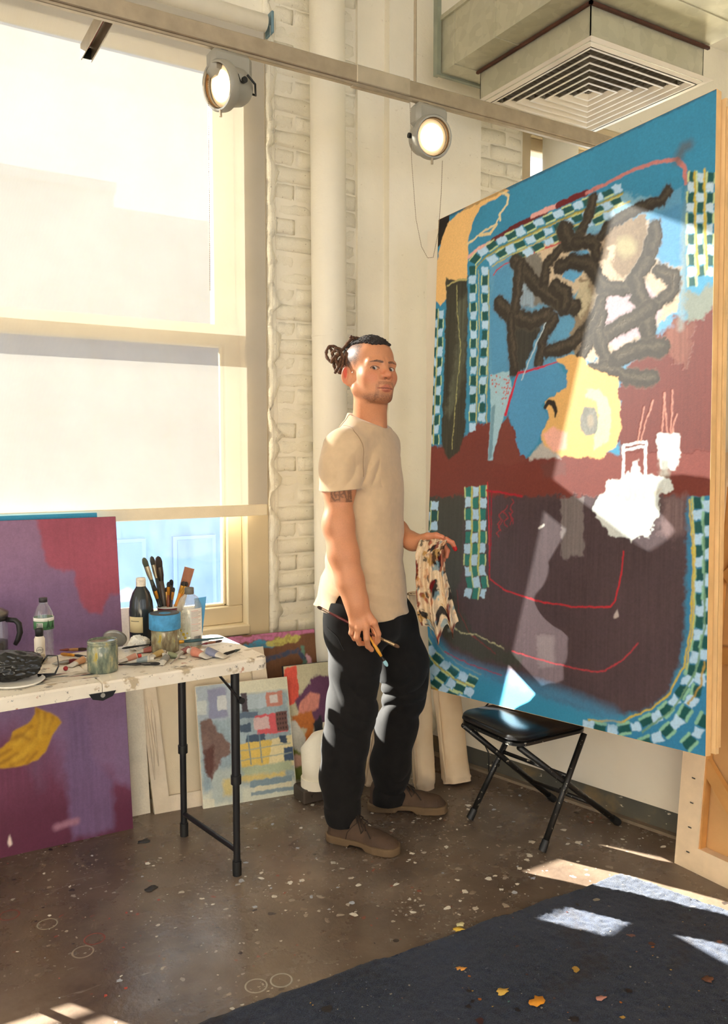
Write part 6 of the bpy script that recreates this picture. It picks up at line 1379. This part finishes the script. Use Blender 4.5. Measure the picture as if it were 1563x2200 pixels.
# ---------------------------------------------------------------- paint tubes and brushes lying on the table
def paint_tube(label, px, py, ang, L_, col, cap=(230, 226, 216), r=.0125, z=0.0, tilt=0.0, body=(206, 200, 188)):
    col = tuple(int(.55 * a + .45 * b) for a, b in zip(col, (170, 158, 138))); cap = tuple(int(.8 * a + .2 * b) for a, b in zip(cap, (150, 140, 120)))
    l_ = T(px, py) + np.array([0, 0, z]); o = thing('paint_tube', label, 'paint tube', l_, ang, group='oil paint tubes on the table'); n = 16
    V = []; F = []; prof = [(0, r * 1.35, .0012), (.008, r * 1.32, .0018), (L_ * .3, r * 1.2, r * .45), (L_ * .62, r * 1.03, r * .85), (L_ * .80, r, r * .98), (L_ * .84, r * .5, r * .5), (L_ * .86, r * .42, r * .42)]
    for x, a, b_ in prof:
        for k in range(n): t = 2 * math.pi * k / n; V.append((x - L_ / 2, a * math.cos(t), r + b_ * math.sin(t) - (r - b_) * .8))
    for i in range(len(prof) - 1):
        for k in range(n): F.append((i * n + k, i * n + (k + 1) % n, (i + 1) * n + (k + 1) % n, (i + 1) * n + k))
    F += [tuple(range(n)), tuple((len(prof) - 1) * n + k for k in range(n))]
    mk('tube_body', V, F, bmat(body, .4, .25), o, True)
    V = []; F = []; pr2 = [(L_ * .36, r * 1.17, r * .52), (L_ * .62, r * 1.04, r * .86), (L_ * .76, r * 1.01, r * .97)]
    for x, a, b_ in pr2:
        for k in range(n): t = 2 * math.pi * k / n; V.append((x - L_ / 2, (a + .0006) * math.cos(t), r + (b_ + .0006) * math.sin(t) - (r - b_) * .8))
    for i in range(2):
        for k in range(n): F.append((i * n + k, i * n + (k + 1) % n, (i + 1) * n + (k + 1) % n, (i + 1) * n + k))
    mk('colour_band', V, F, bmat(col, .5), o, True)
    MB().tube([(L_ * .355, 0, r), (L_ * .5, 0, r)], [r * .62, r * .55], 12).build('cap', bmat(cap, .5), o, 'auto')
    return o
for a in (('cream paint tube with a red-topped label near the table\'s right end', 428, 1412, 2.1, .095, (206, 90, 70), (232, 226, 214), .0165), ('white paint tube with a blue band beside the cream one', 460, 1412, 2.25, .095, (70, 90, 150), (232, 226, 214), .0165),
          ('red-labelled tube lying behind the open jar', 315, 1402, -.2, .085, (160, 40, 36), (40, 40, 40)), ('gold and green tube lying on the heap of tubes', 335, 1412, .5, .095, (190, 150, 60), (210, 200, 180)), ('squeezed tube with a salmon band at the heap\'s left edge', 278, 1420, .15, .08, (206, 120, 96), (220, 60, 50)),
          ('blue-grey tube at the front of the heap', 302, 1424, -.35, .085, (110, 140, 160), (230, 224, 210)), ('grey tube stained with dark paint right of the heap', 352, 1424, .9, .08, (96, 100, 104), (40, 38, 36)), ('dull green tube at the right of the heap', 375, 1414, 2.6, .08, (100, 120, 80), (220, 214, 200)), ('wine-coloured tube tucked under the long teal brush', 395, 1404, .3, .075, (120, 36, 50), (210, 60, 40)), ('flattened orange-stained tube left of the open jar', 168, 1428, .6, .085, (206, 130, 70), (230, 220, 200))): paint_tube(*a[:6], cap=a[6], r=a[7] if len(a) > 7 else .0115)
def lying(label, p0, p1, *a, z=.008, **k):
    brush(label, T(*p0) + ZU * z, T(*p1) + ZU * z, *a, group='brushes lying on the table', **k)
lying('long teal-handled brush with an ochre tip lying across the table', (352, 1396), (481, 1383), (52, 84, 92), (206, 156, 60), (206, 164, 70), w=.0065, bl=.04, fl=.03, z=.022)
lying('black-handled brush lying along the front of the heap', (344, 1431), (254, 1433), (26, 24, 24), (60, 58, 56), (40, 38, 36), w=.0055)
lying('paint-crusted stick-like brush pointing into the heap', (404, 1398), (366, 1432), (150, 140, 128), (130, 122, 110), (170, 160, 146), w=.0048)
lying('red-brown brush lying left of the open jar', (188, 1402), (128, 1404), (120, 50, 30), (150, 110, 70), (60, 40, 30), w=.0055, z=.012)
lying('orange-ferruled brush with black handle behind the black bag', (130, 1410), (189, 1416), (24, 22, 24), (206, 140, 50), (190, 130, 60), w=.0055)
lying('short dark green brush at the table\'s right end', (478, 1412), (516, 1400), (44, 56, 54), (60, 60, 58), (40, 40, 40), w=.0055)
lying('grey paint-covered brush beside the black bag', (168, 1424), (112, 1432), (150, 146, 136), (140, 132, 120), (110, 40, 40), w=.0075)
lying('crimson-handled brush at the back right of the table', (478, 1381), (432, 1389), (110, 24, 40), (150, 110, 90), (70, 50, 50), w=.0045)
lying('thin black wire-like brush arching over the tubes', (262, 1412), (330, 1402), (22, 22, 22), (40, 40, 40), (30, 30, 30), w=.0035, z=.030)
# ---------------------------------------------------------------- folding chair under the painting
m_vinyl = M('black_vinyl', (20, 19, 20), .3, var=.2, bump=.12, bscale=120, spec=.6)
def spat(name, base, rough, metal):
    t = NT(name); t.set(rough, metal, .5); v = t.coord(); c = t.mix(t.math('MULTIPLY', t.step(t.noise(v, 75, 3), .66, .69), .8), L4(base), L4((206, 196, 176))); t.base(c); t.bump(t.noise(v, 60, 3), .06, .002); return t.m
m_ctube = spat('spattered_black_tube', (40, 39, 38), .35, .5)
ch = thing('folding_chair', 'black padded folding chair with paint-flecked crossed legs propping up the painting', 'chair', (2.09, 2.24, 0)); CB = np.array([2.09, 2.24, 0])
Pc = lambda p: np.asarray(p, float) - CB
SX0, SX1, SY0, SY1, SZ = 1.862, 2.225, 2.092, 2.430, .448
def slabpoly(mb, poly, z0, z1, rnd=.012, crown=0.0):
    n = len(poly); c = np.mean(poly, 0); rings = [(0.97, z0), (1.0, z0 + rnd * .5), (1.0, z1 - rnd), (.985, z1 - rnd * .3), (.955, z1), (.5, z1 + crown)]
    V = [(c[0] + (x - c[0]) * s, c[1] + (y - c[1]) * s, z) for s, z in rings for x, y in poly]; F = [tuple(range(n))[::-1], tuple((len(rings) - 1) * n + i for i in range(n))] + [(k * n + i, k * n + (i + 1) % n, (k + 1) * n + (i + 1) % n, (k + 1) * n + i) for k in range(len(rings) - 1) for i in range(n)]
    return mb.add(V, F)
sp_ = [(x - CB[0], y - CB[1]) for x, y in rpoly(SX0, SX1, SY0, SY1, .06, (1, 1, 1, 1))]
slabpoly(MB(), sp_, SZ - .028, SZ, .02, .003).build('seat', m_vinyl, ch, True)
slabpoly(MB(), [(x * .985, y * .985) for x, y in sp_], SZ - .042, SZ - .027, .003).build('seat_frame', m_ctube, ch, 'auto')
f1, f2, f3, f4 = onz(1165, 1832), onz(1010, 1762), onz(1325, 1772), onz(1187, 1722)
legs = [(f1, (2.20, f1[1] + .0, .40)), (f2, (2.17, f2[1] - .03, .40)), (f3, (1.90, f3[1] - .005, .40)), (f4, (1.88, f4[1] + .0, .40))]
for a, b_ in legs:
    a = np.array([a[0], a[1], .012]); lg = MB().tube([Pc(a), Pc(b_)], .0112, 14).build('leg', m_ctube, ch, True)
    d = np.asarray(b_) - a; d /= np.linalg.norm(d); MB().tube([Pc(a - d * .006), Pc(a + d * .035)], [.0150, .0135], 14).build('foot_cap', m_cap, lg, 'auto')
mid = lambda L_, t: np.array([L_[0][0], L_[0][1], .012]) * (1 - t) + np.asarray(L_[1]) * t
MB().tube([Pc(mid(legs[2], .26)), Pc(mid(legs[3], .26))], .0085, 12).build('rear_rung', m_ctube, ch, True); MB().tube([Pc(mid(legs[0], .62)), Pc(mid(legs[1], .62))], .0075, 12).build('front_rung', m_ctube, ch, True)
for L_ in (legs[0], legs[1]): c = mid(L_, .5); MB().tube([Pc(c + [0, -.016, 0]), Pc(c + [0, .016, 0])], .007, 10).build('pivot', m_ctube, ch, 'auto')

# black cable dropping behind the chair
cb = MB(); cb.tube([onx(1048, 1512, 2.17), on_part(1030, 1535) + PNOR * .02, on_part(1022, 1560) + PNOR * .015, on_part(1040, 1590) + PNOR * .012, on_part(1052, 1615) + PNOR * .012, on_part(1053, 1640) + PNOR * .012, on_part(1053, 1668) + PNOR * .014], .003, 8)
tag(cb.build('cable', m_cap, None, True), 'thin black cable hanging down the partition behind the chair', 'cable')

# ---------------------------------------------------------------- rolls of canvas in the corner
def roll(label, bot, top, r0, r1, seed):
    bot = np.asarray(bot, float); top = np.asarray(top, float); n, m = 40, 60; ax = top - bot; L_ = np.linalg.norm(ax); ax /= L_; a = np.cross(ax, [0, 1, 0]); a /= np.linalg.norm(a); b_ = np.cross(ax, a); V = []
    o = thing('canvas_roll', label, 'canvas roll', bot, group='canvas rolls in the corner')
    for i in range(m + 1):
        t = i / m; p = ax * L_ * t
        for k in range(n):
            th = 2 * math.pi * k / n; q_ = np.array([[math.cos(th) * .3, math.sin(th) * .3, t * 1.2]]) + seed
            r = (r0 + (r1 - r0) * t) * (1 + .06 * noise3(q_, 4)[0] + .03 * noise3(q_, 11, 1)[0] + (.16 * noise3(q_, 9, 2)[0] if t < .05 else 0) - (.10 if t < .02 else 0)); V.append(p + r * (a * math.cos(th) + b_ * math.sin(th)))
    idx = np.arange(len(V)).reshape(m + 1, n); F = np.stack([idx[:-1], np.roll(idx, -1, 1)[:-1], np.roll(idx, -1, 1)[1:], idx[1:]], -1).reshape(-1, 4); mk('rolled_cloth', np.array(V), F, m_rollc, o, True)
    # spiral seen at the end and a loose flap down the side
    MB().tube([ax * L_ + (a * math.cos(t) + b_ * math.sin(t)) * r1 * (.15 + .8 * t / 18) for t in np.linspace(0, 18, 90)], .002, 5).build('rolled_edge', m_rollc, o, True)
    fl = MB(); fl.tube([a * r0 * 1.0 + ax * .01 + b_ * r0 * .2, a * r0 * 1.03 + ax * L_ * .3 + b_ * r0 * .2, a * r1 * 1.02 + ax * L_ * .7 + b_ * r0 * .22, a * r1 * 1.02 + ax * L_ + b_ * r0 * .2], [.004, .006, .004, .003], 6); fl.build('loose_edge', m_rollc, o, True)
t = NT('roll_cloth'); t.set(.85, 0, .2); v = t.coord(); c_ = t.ramp(t.noise(v, 3, 5), [(.3, L4((206, 180, 146))), (.7, L4((232, 212, 182)))]); c_ = t.mix(t.math('MULTIPLY', t.step(t.noise(v, 7, 5, .7), .62, .75), .4), c_, L4((160, 124, 84))); t.base(c_); t.bump(t.noise(v, 240, 3), .2, .002); m_rollc = t.m
roll('tall straight roll of cream canvas standing just behind the man', onz(918, 1694) + [0, .02, .0], ondepth(893, 1275, 3.37), .048, .040, 1)
roll('stained roll of canvas leaning behind the left end of the painting', onz(993, 1684) + [-.01, .03, .0], ondepth(947, 1380, 3.62), .062, .055, 2)
roll('short crumpled end of canvas showing between the man\'s legs', onz(795, 1690) + [.01, .02, .0], ondepth(812, 1560, 3.42), .028, .026, 3)

# ---------------------------------------------------------------- lighting track and lamps
m_alu = M('brushed_aluminium', (176, 162, 140), .38, .75, var=.1, vscale=20, bump=.08, bscale=150); m_grey = M('grey_enamel', (150, 146, 134), .45, .15, var=.05, bump=.02)
RY, RZ = 2.70, 2.80
tr = thing('light_track', 'long metal lighting track hung across the room below the ceiling', 'lighting track', (1.6, RY, RZ))
MB().bbox8((.6, 0, 0), (4.9, .034, .058), .003).build('rail', m_alu, tr); MB().bbox8((.6, 0, -.034), (4.9, .020, .012), .002).build('lower_channel', m_alu, tr)
xs = onz(815, 180, RZ)[0]; MB().bbox8((xs - 1.6 - .0, 0, .001), (.235, .039, .062), .003).build('splice_sleeve', M('splice_metal', (190, 178, 156), .4, .7), tr)
MB().bbox8((xs - 1.6, 0, -.042), (.26, .022, .006), .002).build('splice_plate', m_alu, tr)
for x in (-.95, .25, 2.2): MB().tube([(x, 0, .03), (x, 0, 1.10)], .006, 8).build('hanger_rod', m_alu, tr)
ts = thing('track_stub', 'short metal track stub pointing at the window from the main track', 'lighting track', (.70, 2.86, RZ))
for dx in (-.017, .017): MB().bbox8((dx, 0, -.004), (.004, .34, .052), .001).build('side_wall', m_alu, ts)
MB().bbox8((0, 0, .020), (.034, .34, .004), .001).build('top_wall', m_alu, ts); MB().bbox8((.006, 0, .012), (.003, .33, .003), .0005).build('red_conductor', bmat((170, 40, 30), .5), ts); MB().bbox8((0, .165, -.004), (.03, .004, .04), .001).build('end_cap', m_cap, ts)
m_lens = None
def lens_mat(name, s):
    t = NT(name); t.b.inputs['Emission Color'].default_value = (1.0, .66, .32, 1); t.b.inputs['Emission Strength'].default_value = s; t.base((1, .85, .6, 1)); return t.m
def lamp(label, bx, hc, direc, s, chain_pts):
    base = np.array([bx, RY, RZ]); o = thing('track_lamp', label, 'lamp', base, group='grey spot lamps on the lighting track')
    MB().bbox8((0, 0, -.086), (.148, .066, .088), .016).build('transformer_box', m_grey, o, 'auto'); MB().bbox8((-.02, 0, -.041), (.03, .02, .014), .003).build('track_clip', m_cap, o); MB().tube([(-.065, 0, -.037), (-.045, 0, -.037)], .007, 10).build('clip_screw', m_alu, o)
    for sx in (-.055, .052): MB().tube([(sx, -.032, -.060), (sx, -.0305, -.060)], .004, 10).build('screw', m_alu, o)
    d = np.asarray(direc, float); d /= np.linalg.norm(d); R = frame_from(d); c = np.asarray(hc) - base
    body = [(.028, -.075), (.050, -.07), (.060, -.052), (.063, -.02), (.063, .0), (.070, .006), (.079, .012), (.081, .020), (.080, .040), (.076, .046), (.070, .046), (.068, .030), (.066, .022)]
    hd = MB().lathe(body, 40, c=c, M=R, cap=False).build('lamp_head', m_grey, o, 'auto'); MB().lathe([(.0665, .030), (.0685, .036), (.0665, .040)], 40, c=c, M=R, cap=False).build('inner_ring', M('lamp_inner_ring', (120, 92, 60), .35, .5), hd, True)
    MB().lathe([(.066, .018), (.05, .026), (.025, .030), (0.0005, .031)], 32, c=c, M=R).build('lens', lens_mat('lamp_lens', .75), hd, True)
    MB().lathe([(.050, .0272), (.046, .0300), (.025, .0325), (0.0005, .0330)], 32, c=c, M=R).build('bulb', lens_mat('lamp_glow', s), hd, True)
    MB().tube([c + np.array(R @ Vector((0, 0, .03))) + np.array([0, 0, -.078]), c + np.array(R @ Vector((0, 0, .03))) + np.array([0, 0, -.100])], .005, 8).build('latch', m_alu, hd)
    side = np.cross(d, [0, 0, 1]); side /= np.linalg.norm(side)
    for sg in (-1, 1):
        p0 = side * sg * .040 + np.array([0, 0, -.125]) + c * np.array([.35, .35, 0]); p1 = side * sg * .072 + c * np.array([1, 1, 0]) * .8 + np.array([0, 0, -.135]); p2 = c + side * sg * .072 - d * .012
        MB().tube([p0, p1, p2], .011, 6, flat=.25).build('yoke_arm', m_grey, o, 'auto'); MB().tube([p2 - side * sg * .004, p2 + side * sg * .010], .010, 12).build('yoke_knob', m_cap, o, 'auto')
    MB().tube([np.array([.01, 0, -.112]), np.array([.02, .02, -.14]), c - d * .055 + [0, 0, .045], c - d * .075 + [0, 0, .01]], .0045, 8).build('power_cable', m_cap, o, True)
    MB().tube([c - d * .07 + [0, 0, -.01], c - d * .10 - side * .03 + [0, 0, -.03], c - d * .06 - side * .075 + [0, 0, -.01], c - d * .03 - side * .07 + [0, 0, .02]], .004, 8).build('power_cable', m_cap, o, True)
    mb = MB(); bead_chain(mb, [np.asarray(p) - base for p in chain_pts], .0022, .0068); mb.build('bead_chain', m_chain, o)
    return o
D1 = float(np.dot([1.09, RY, 0], FH)); D2 = float(np.dot([1.90, RY, 0], FH))
h1 = ondepth(488, 186, D1 - .01); h2 = ondepth(920, 297, D2 - .01)
lamp('grey spot lamp glowing in front of the window blind', ony(492, 112, RY)[0], h1, -FH * .70 - CR * .66 - ZU * .22, 3.2, [ondepth(447, 128, D1), ondepth(449, 380, D1), ondepth(451, 625, D1)])
lamp('grey spot lamp glowing in front of the plaster wall near the painting', ony(921, 222, RY)[0], h2, -FH * .88 + CR * .40 - ZU * .20, 3.6, [ondepth(880, 218, D2), ondepth(884, 350, D2), ondepth(893, 470, D2), ondepth(905, 530, D2), ondepth(918, 554, D2), ondepth(930, 553, D2), ondepth(941, 500, D2), ondepth(947, 420, D2), ondepth(950, 345, D2)])

# ---------------------------------------------------------------- ventilation duct and diffuser
t = NT('galvanised_steel'); t.set(.42, .55, .5); v = t.coord(); t.base(t.ramp(t.voro(v, 28, out='Color'), [(.2, L4((186, 182, 160))), (.8, L4((197, 193, 171)))])); t.l(t.ramp(t.noise(v, 4, 4), [(.3, (.34,) * 3 + (1,)), (.7, (.55,) * 3 + (1,))]), t.b.inputs['Roughness']); m_galv = t.m
m_white_en = M('white_enamel', (226, 216, 200), .4, var=.04, bump=0); m_rust = M('rusty_edge', (74, 40, 24), .8, var=.3)
dc = thing('ventilation_duct', 'galvanised rectangular air duct under the ceiling at upper right', 'duct', (2.73, 1.5, 3.15)); dl = lambda a, b_: ([a[0] - 2.73, a[1] - 1.5, a[2] - 3.15], [b_[0] - 2.73, b_[1] - 1.5, b_[2] - 3.15])
MB().span(*dl((2.312, -1.5, 3.15), (3.14, 3.165, 3.385))).build('duct_body', m_galv, dc)
for y in (3.06, 2.78, 2.2, 1.2): MB().span(*dl((2.308, y, 3.146), (3.144, y + .006, 3.389))).build('seam', m_galv, dc)
MB().span(*dl((2.300, 3.165, 3.14), (3.15, 3.185, 3.158))).build('hanger_bar', M('hanger_steel', (150, 156, 140), .45, .5), dc); MB().span(*dl((2.283, 3.155, 3.135), (2.305, 3.185, 3.9))).build('hanger_strap', M('hanger_steel', (150, 156, 140)), dc); MB().span(*dl((2.300, -1.5, 3.375), (2.316, 3.17, 3.395))).build('top_flange', m_galv, dc)
NX0, NX1, NY0, NY1 = 2.452, 3.125, 2.385, 3.055
for a, b_ in (((NX0, NY0), (NX1, NY0 + .004)), ((NX0, NY1 - .004), (NX1, NY1)), ((NX0, NY0), (NX0 + .004, NY1)), ((NX1 - .004, NY0), (NX1, NY1))): MB().span(*dl((a[0], a[1], 3.005), (b_[0], b_[1], 3.15))).build('neck_side', m_galv, dc)
for a, b_ in (((NX0 - .016, NY0 - .016), (NX1 + .02, NY0 - .004)), ((NX0 - .016, NY0 - .016), (NX0 - .004, NY1 + .01))): MB().span(*dl((a[0], a[1], 3.136), (b_[0], b_[1], 3.147))).build('rusty_angle', m_rust, dc)
df = thing('air_diffuser', 'white louvred square air diffuser hanging below the duct', 'diffuser', (2.80, 2.73, 3.0)); hs = .368
rg = MB()
for k, (a, za, b_, zb) in enumerate([(hs, .012, hs - .045, .0), (hs, .012, hs - .045, .014)]): rg.add([(s1 * a, s2 * a, za) for s1, s2 in ((-1, -1), (1, -1), (1, 1), (-1, 1))] + [(s1 * b_, s2 * b_, zb) for s1, s2 in ((-1, -1), (1, -1), (1, 1), (-1, 1))], [(i, (i + 1) % 4, 4 + (i + 1) % 4, 4 + i) for i in range(4)])
rg.build('outer_frame', m_white_en, df)
for k in range(7):
    a = hs - .052 - k * .045; b_ = a - .030; sg = ((-1, -1), (1, -1), (1, 1), (-1, 1)); mb = MB()
    mb.add([(p * a, q_ * a, .0) for p, q_ in sg] + [(p * (a - .002), q_ * (a - .002), .004) for p, q_ in sg] + [(p * b_, q_ * b_, .016) for p, q_ in sg] + [(p * (b_ - .001), q_ * (b_ - .001), .0135) for p, q_ in sg] + [(p * (a - .009), q_ * (a - .009), .0) for p, q_ in sg],
           [(i, (i + 1) % 4, 4 + (i + 1) % 4, 4 + i) for i in range(4)] + [(4 + i, 4 + (i + 1) % 4, 8 + (i + 1) % 4, 8 + i) for i in range(4)] + [(8 + i, 8 + (i + 1) % 4, 12 + (i + 1) % 4, 12 + i) for i in range(4)] + [(12 + i, 12 + (i + 1) % 4, 16 + (i + 1) % 4, 16 + i) for i in range(4)] + [(16 + i, 16 + (i + 1) % 4, (i + 1) % 4, i) for i in range(4)])
    mb.build('louvre', m_white_en, df)
vn = MB()
for i in range(-10, 11):
    x = i * .033; e = hs - .05
    for s_ in (-1, 1): vn.span((x - .0006, s_ * abs(x), .012), (x + .0006, s_ * e, .05)); vn.span((s_ * abs(x), x - .0006, .012), (s_ * e, x + .0006, .05))
tag(vn.build('vanes', M('vane_grey', (150, 142, 128), .6, bump=0), df), kind='stuff'); MB().span((-.33, -.33, .085), (.33, .33, .09)).build('plenum_shade_plate', M('plenum_shade', (36, 32, 28), .8), df)  # dark plate behind the vanes: shade of the deep neck put into its colour

# ---------------------------------------------------------------- rug
def rug():
    Ac, Bc, Cc, Dc = (np.array(p) for p in ((2.118, 1.856), (-.75, 1.915), (-.75, -.6), (2.95, -.45))); nu, nv = 420, 330
    u, v = np.meshgrid(np.linspace(0, 1, nu), np.linspace(0, 1, nv), indexing='ij'); P = ((1 - u) * (1 - v))[..., None] * Ac + (u * (1 - v))[..., None] * Bc + (u * v)[..., None] * Cc + ((1 - u) * v)[..., None] * Dc
    r = .05; da = (P - Ac); dd = np.hypot(da[..., 0], da[..., 1])
    flat = P.reshape(-1, 2); Q = np.c_[flat, np.zeros(len(flat))]; z = .013 + .0022 * noise3(Q, 160) + .0016 * noise3(Q, 70, 2) + .003 * noise3(Q, 4, 5)
    edge = np.minimum(np.minimum(u, 1 - u) * 2.8, np.minimum(v, 1 - v) * 2.3).reshape(-1); z = z * np.clip(edge / .012, .12, 1)
    wob = .006 * noise3(Q, 9, 7) + .003 * noise3(Q, 40, 8); Q[:, 1] += np.where(edge < .02, wob, 0); Q[:, 0] += np.where(edge < .02, wob, 0)
    # corner rounded off
    cc = Ac + np.array([-.035, -.05]); out = (Q[:, 0] > cc[0]) & (Q[:, 1] > cc[1]); dv = Q[:, :2] - cc; dn = np.hypot(dv[:, 0], dv[:, 1]); k_ = out & (dn > .05); Q[k_, :2] = cc + dv[k_] / dn[k_][:, None] * .05
    Q[:, 2] = z; n = len(Q); idx = np.arange(n).reshape(nu, nv); F = np.stack([idx[:-1, :-1], idx[:-1, 1:], idx[1:, 1:], idx[1:, :-1]], -1).reshape(-1, 4)
    rim = np.r_[idx[0], idx[1:, -1], idx[-1, ::-1][1:], idx[::-1, 0][1:-1]]; low = Q[rim].copy(); low[:, 2] = 0.0; m = len(rim); f3 = np.stack([rim, np.arange(m) + n, np.roll(np.arange(m), -1) + n, np.roll(rim, -1)], 1)
    t = NT('blue_carpet'); t.set(.95, 0, .1); w = t.coord(); c = t.ramp(t.noise(w, 3, 5, .6), [(.3, L4((21, 26, 37))), (.7, L4((40, 47, 64)))]); c = t.mix(t.step(t.noise(w, 420, 2), .5, .62), c, L4((56, 65, 84)))
    c = t.mix(t.math('MULTIPLY', t.step(t.noise(t.coord(loc=(5, 2, 0)), 5, 6, .7), .56, .68), .7), c, L4((36, 26, 26)))
    for sc, th, cl in ((60, .735, (150, 140, 126)), (34, .76, (70, 60, 56)), (90, .74, (120, 120, 126))): c = t.mix(t.math('MULTIPLY', t.step(t.noise(t.coord(loc=(sc, 0, 0)), sc, 2), th, th + .01), .85), c, L4(cl))
    t.base(c); t.b.inputs['Sheen Weight'].default_value = .15; t.bump(t.noise(w, 500, 2), .6, .004)
    o = mk('rug', np.concatenate([Q, low]), np.concatenate([F, f3]), t.m, None, True); tag(o, 'dark blue carpet piece dotted with dried paint in the right foreground', 'rug')
rug()

# ---------------------------------------------------------------- dried paint on floor and rug
def splats(name, label, cols, n, region, z, smin_, smax_, seed, ring=False):
    r = np.random.default_rng(seed); V = []; F = []; C_ = []
    for _ in range(n):
        x, y = region(r); s = smin_ * (smax_ / smin_) ** (r.random() ** 1.8); m = 11; ph = r.uniform(0, 6.28); st = r.uniform(.5, 1.0); an = r.uniform(0, 3.14); b = len(V); col_ = lin(cols[r.integers(len(cols))])
        V.append((x, y, z + .0009)); C_.append(col_)
        for k in range(m):
            a = 2 * math.pi * k / m; rr = s * (1 + .35 * r.uniform(-1, 1)); dx, dy = rr * math.cos(a), rr * math.sin(a) * st; V.append((x + dx * math.cos(an) - dy * math.sin(an), y + dx * math.sin(an) + dy * math.cos(an), z + .0003)); C_.append(col_ * r.uniform(.9, 1.1))
        for k in range(m): F.append((b, b + 1 + k, b + 1 + (k + 1) % m))
    o = mk(name, np.array(V), np.array(F), attr_mat('dried_paint_film', .5, bump=.2, bscale=200, var=.12), None, True, np.array(C_)); return tag(o, label, 'paint', kind='stuff')
def px_region(x0, x1, y0, y1):
    def f(r):
        p = onz(r.uniform(x0, x1), r.uniform(y0, y1)); return p[0], p[1]
    return f
def off_rug(f):
    def g(r):
        for _ in range(50):
            x, y = f(r)
            if not (y < 1.90): return x, y
        return x, 2.3
    return g
pale = [(214, 205, 188), (186, 176, 160), (176, 180, 186), (222, 215, 200), (160, 146, 128), (140, 124, 106)]
splats('paint_splashes', 'pale dried paint splashes over the concrete floor', pale, 640, off_rug(px_region(500, 1450, 1690, 1980)), 0, .0015, .014, 5)
splats('paint_splashes', 'scattered dried paint drops on the floor beside the table leg', pale + [(170, 70, 54), (60, 50, 48)], 170, off_rug(px_region(0, 560, 1800, 2150)), 0, .0015, .010, 6)
def rugp(x0, x1, y0, y1):
    def f(r):
        for _ in range(80):
            p = onz(r.uniform(x0, x1), r.uniform(y0, y1), .015)
            if p[1] < 1.83 and p[0] < 2.2: return p[0], p[1]
        return 1.6, 1.5
    return f
splats('rug_paint', 'flakes of ochre, orange and dark paint stuck to the blue rug', [(166, 130, 60), (150, 86, 34), (60, 30, 28), (110, 76, 68), (40, 30, 30), (140, 132, 116), (70, 110, 106), (80, 46, 38), (34, 28, 30)], 110, rugp(560, 1560, 1930, 2195), .0135, .002, .013, 8)
# larger single chips the eye can pick out
def chip(label, px, py, s, colr, z=.0, seed=0, curl=.1):
    p = onz(px, py, z); r = np.random.default_rng(seed + int(px)); m = 14; V = [(0, 0, .004)]
    for k in range(m): a = 2 * math.pi * k / m; rr = s * (1 + .35 * r.uniform(-1, 1)); V.append((rr * math.cos(a), rr * math.sin(a) * .7, .001 + curl * .012 * (1 + math.sin(2 * a + px))))
    n = len(V); V += [(a, b_, max(c - .0012, 0.0)) for a, b_, c in V]; F = [(0, 1 + k, 1 + (k + 1) % m) for k in range(m)] + [(n, n + 1 + (k + 1) % m, n + 1 + k) for k in range(m)] + [(1 + k, n + 1 + k, n + 1 + (k + 1) % m, 1 + (k + 1) % m) for k in range(m)]
    o = mk('paint_chip', V, F, bmat(colr, .6), None, True); o.location = tuple(p); return tag(o, label, 'paint chip', 'loose paint chips')
chip('orange flake of paint on the blue rug near the bottom', 1155, 2152, .022, (214, 140, 30), .014); chip('ochre flake of paint on the rug\'s far edge', 985, 1997, .018, (206, 170, 60), .014); chip('yellow leaf-like flake on the rug left of centre', 1078, 2130, .018, (200, 160, 70), .014); chip('amber flake on the rug under the ochre one', 990, 2082, .014, (206, 140, 60), .014); chip('pinkish flake on the rug right of the orange one', 1292, 2145, .013, (176, 120, 104), .014); chip('dark rust flake at the rug\'s right', 1520, 2105, .018, (96, 56, 36), .014)
chip('black scrap of dried paint on the floor by the table\'s far leg', 309, 1808, .022, (40, 40, 42)); chip('dark curled scrap of paint on the floor below the table', 325, 1910, .024, (50, 46, 44)); chip('pale cream flake lying at the rug\'s edge', 988, 1987, .013, (232, 224, 170)); chip('grey scrap of paint on the floor near the rug corner', 1145, 1887, .010, (150, 150, 158))
# rings left by paint pots
for k, (px, py, cl) in enumerate(((203, 2017, (124, 66, 54)), (178, 2045, (140, 124, 106)), (20, 1966, (116, 62, 50)), (102, 1985, (140, 130, 112)), (550, 2118, (160, 152, 136)), (604, 2106, (160, 152, 136)))):
    p = onz(px, py); o = MB().add(*(lambda V, F: (V, F))([(rr * math.cos(a), rr * math.sin(a), zz_) for a in np.linspace(0, 2 * math.pi, 30, endpoint=False) for rr, zz_ in ((.026, .0002), (.027, .0006), (.0295, .0006), (.031, .0002))], [(i * 4 + j, i * 4 + j + 1, ((i + 1) % 30) * 4 + j + 1, ((i + 1) % 30) * 4 + j) for i in range(30) for j in range(3)])).build('pot_ring', bmat(cl, .6))
    o.location = tuple(p); tag(o, ['red ring left by a paint pot, left foreground floor', 'pale ring left by a paint pot just below the red one', 'red ring mark at the floor\'s far left', 'faint cream ring mark left of the red ring', 'left of the two white pot rings near the rug', 'right of the two white pot rings near the rug'][k], 'ring mark', 'pot rings on the floor')
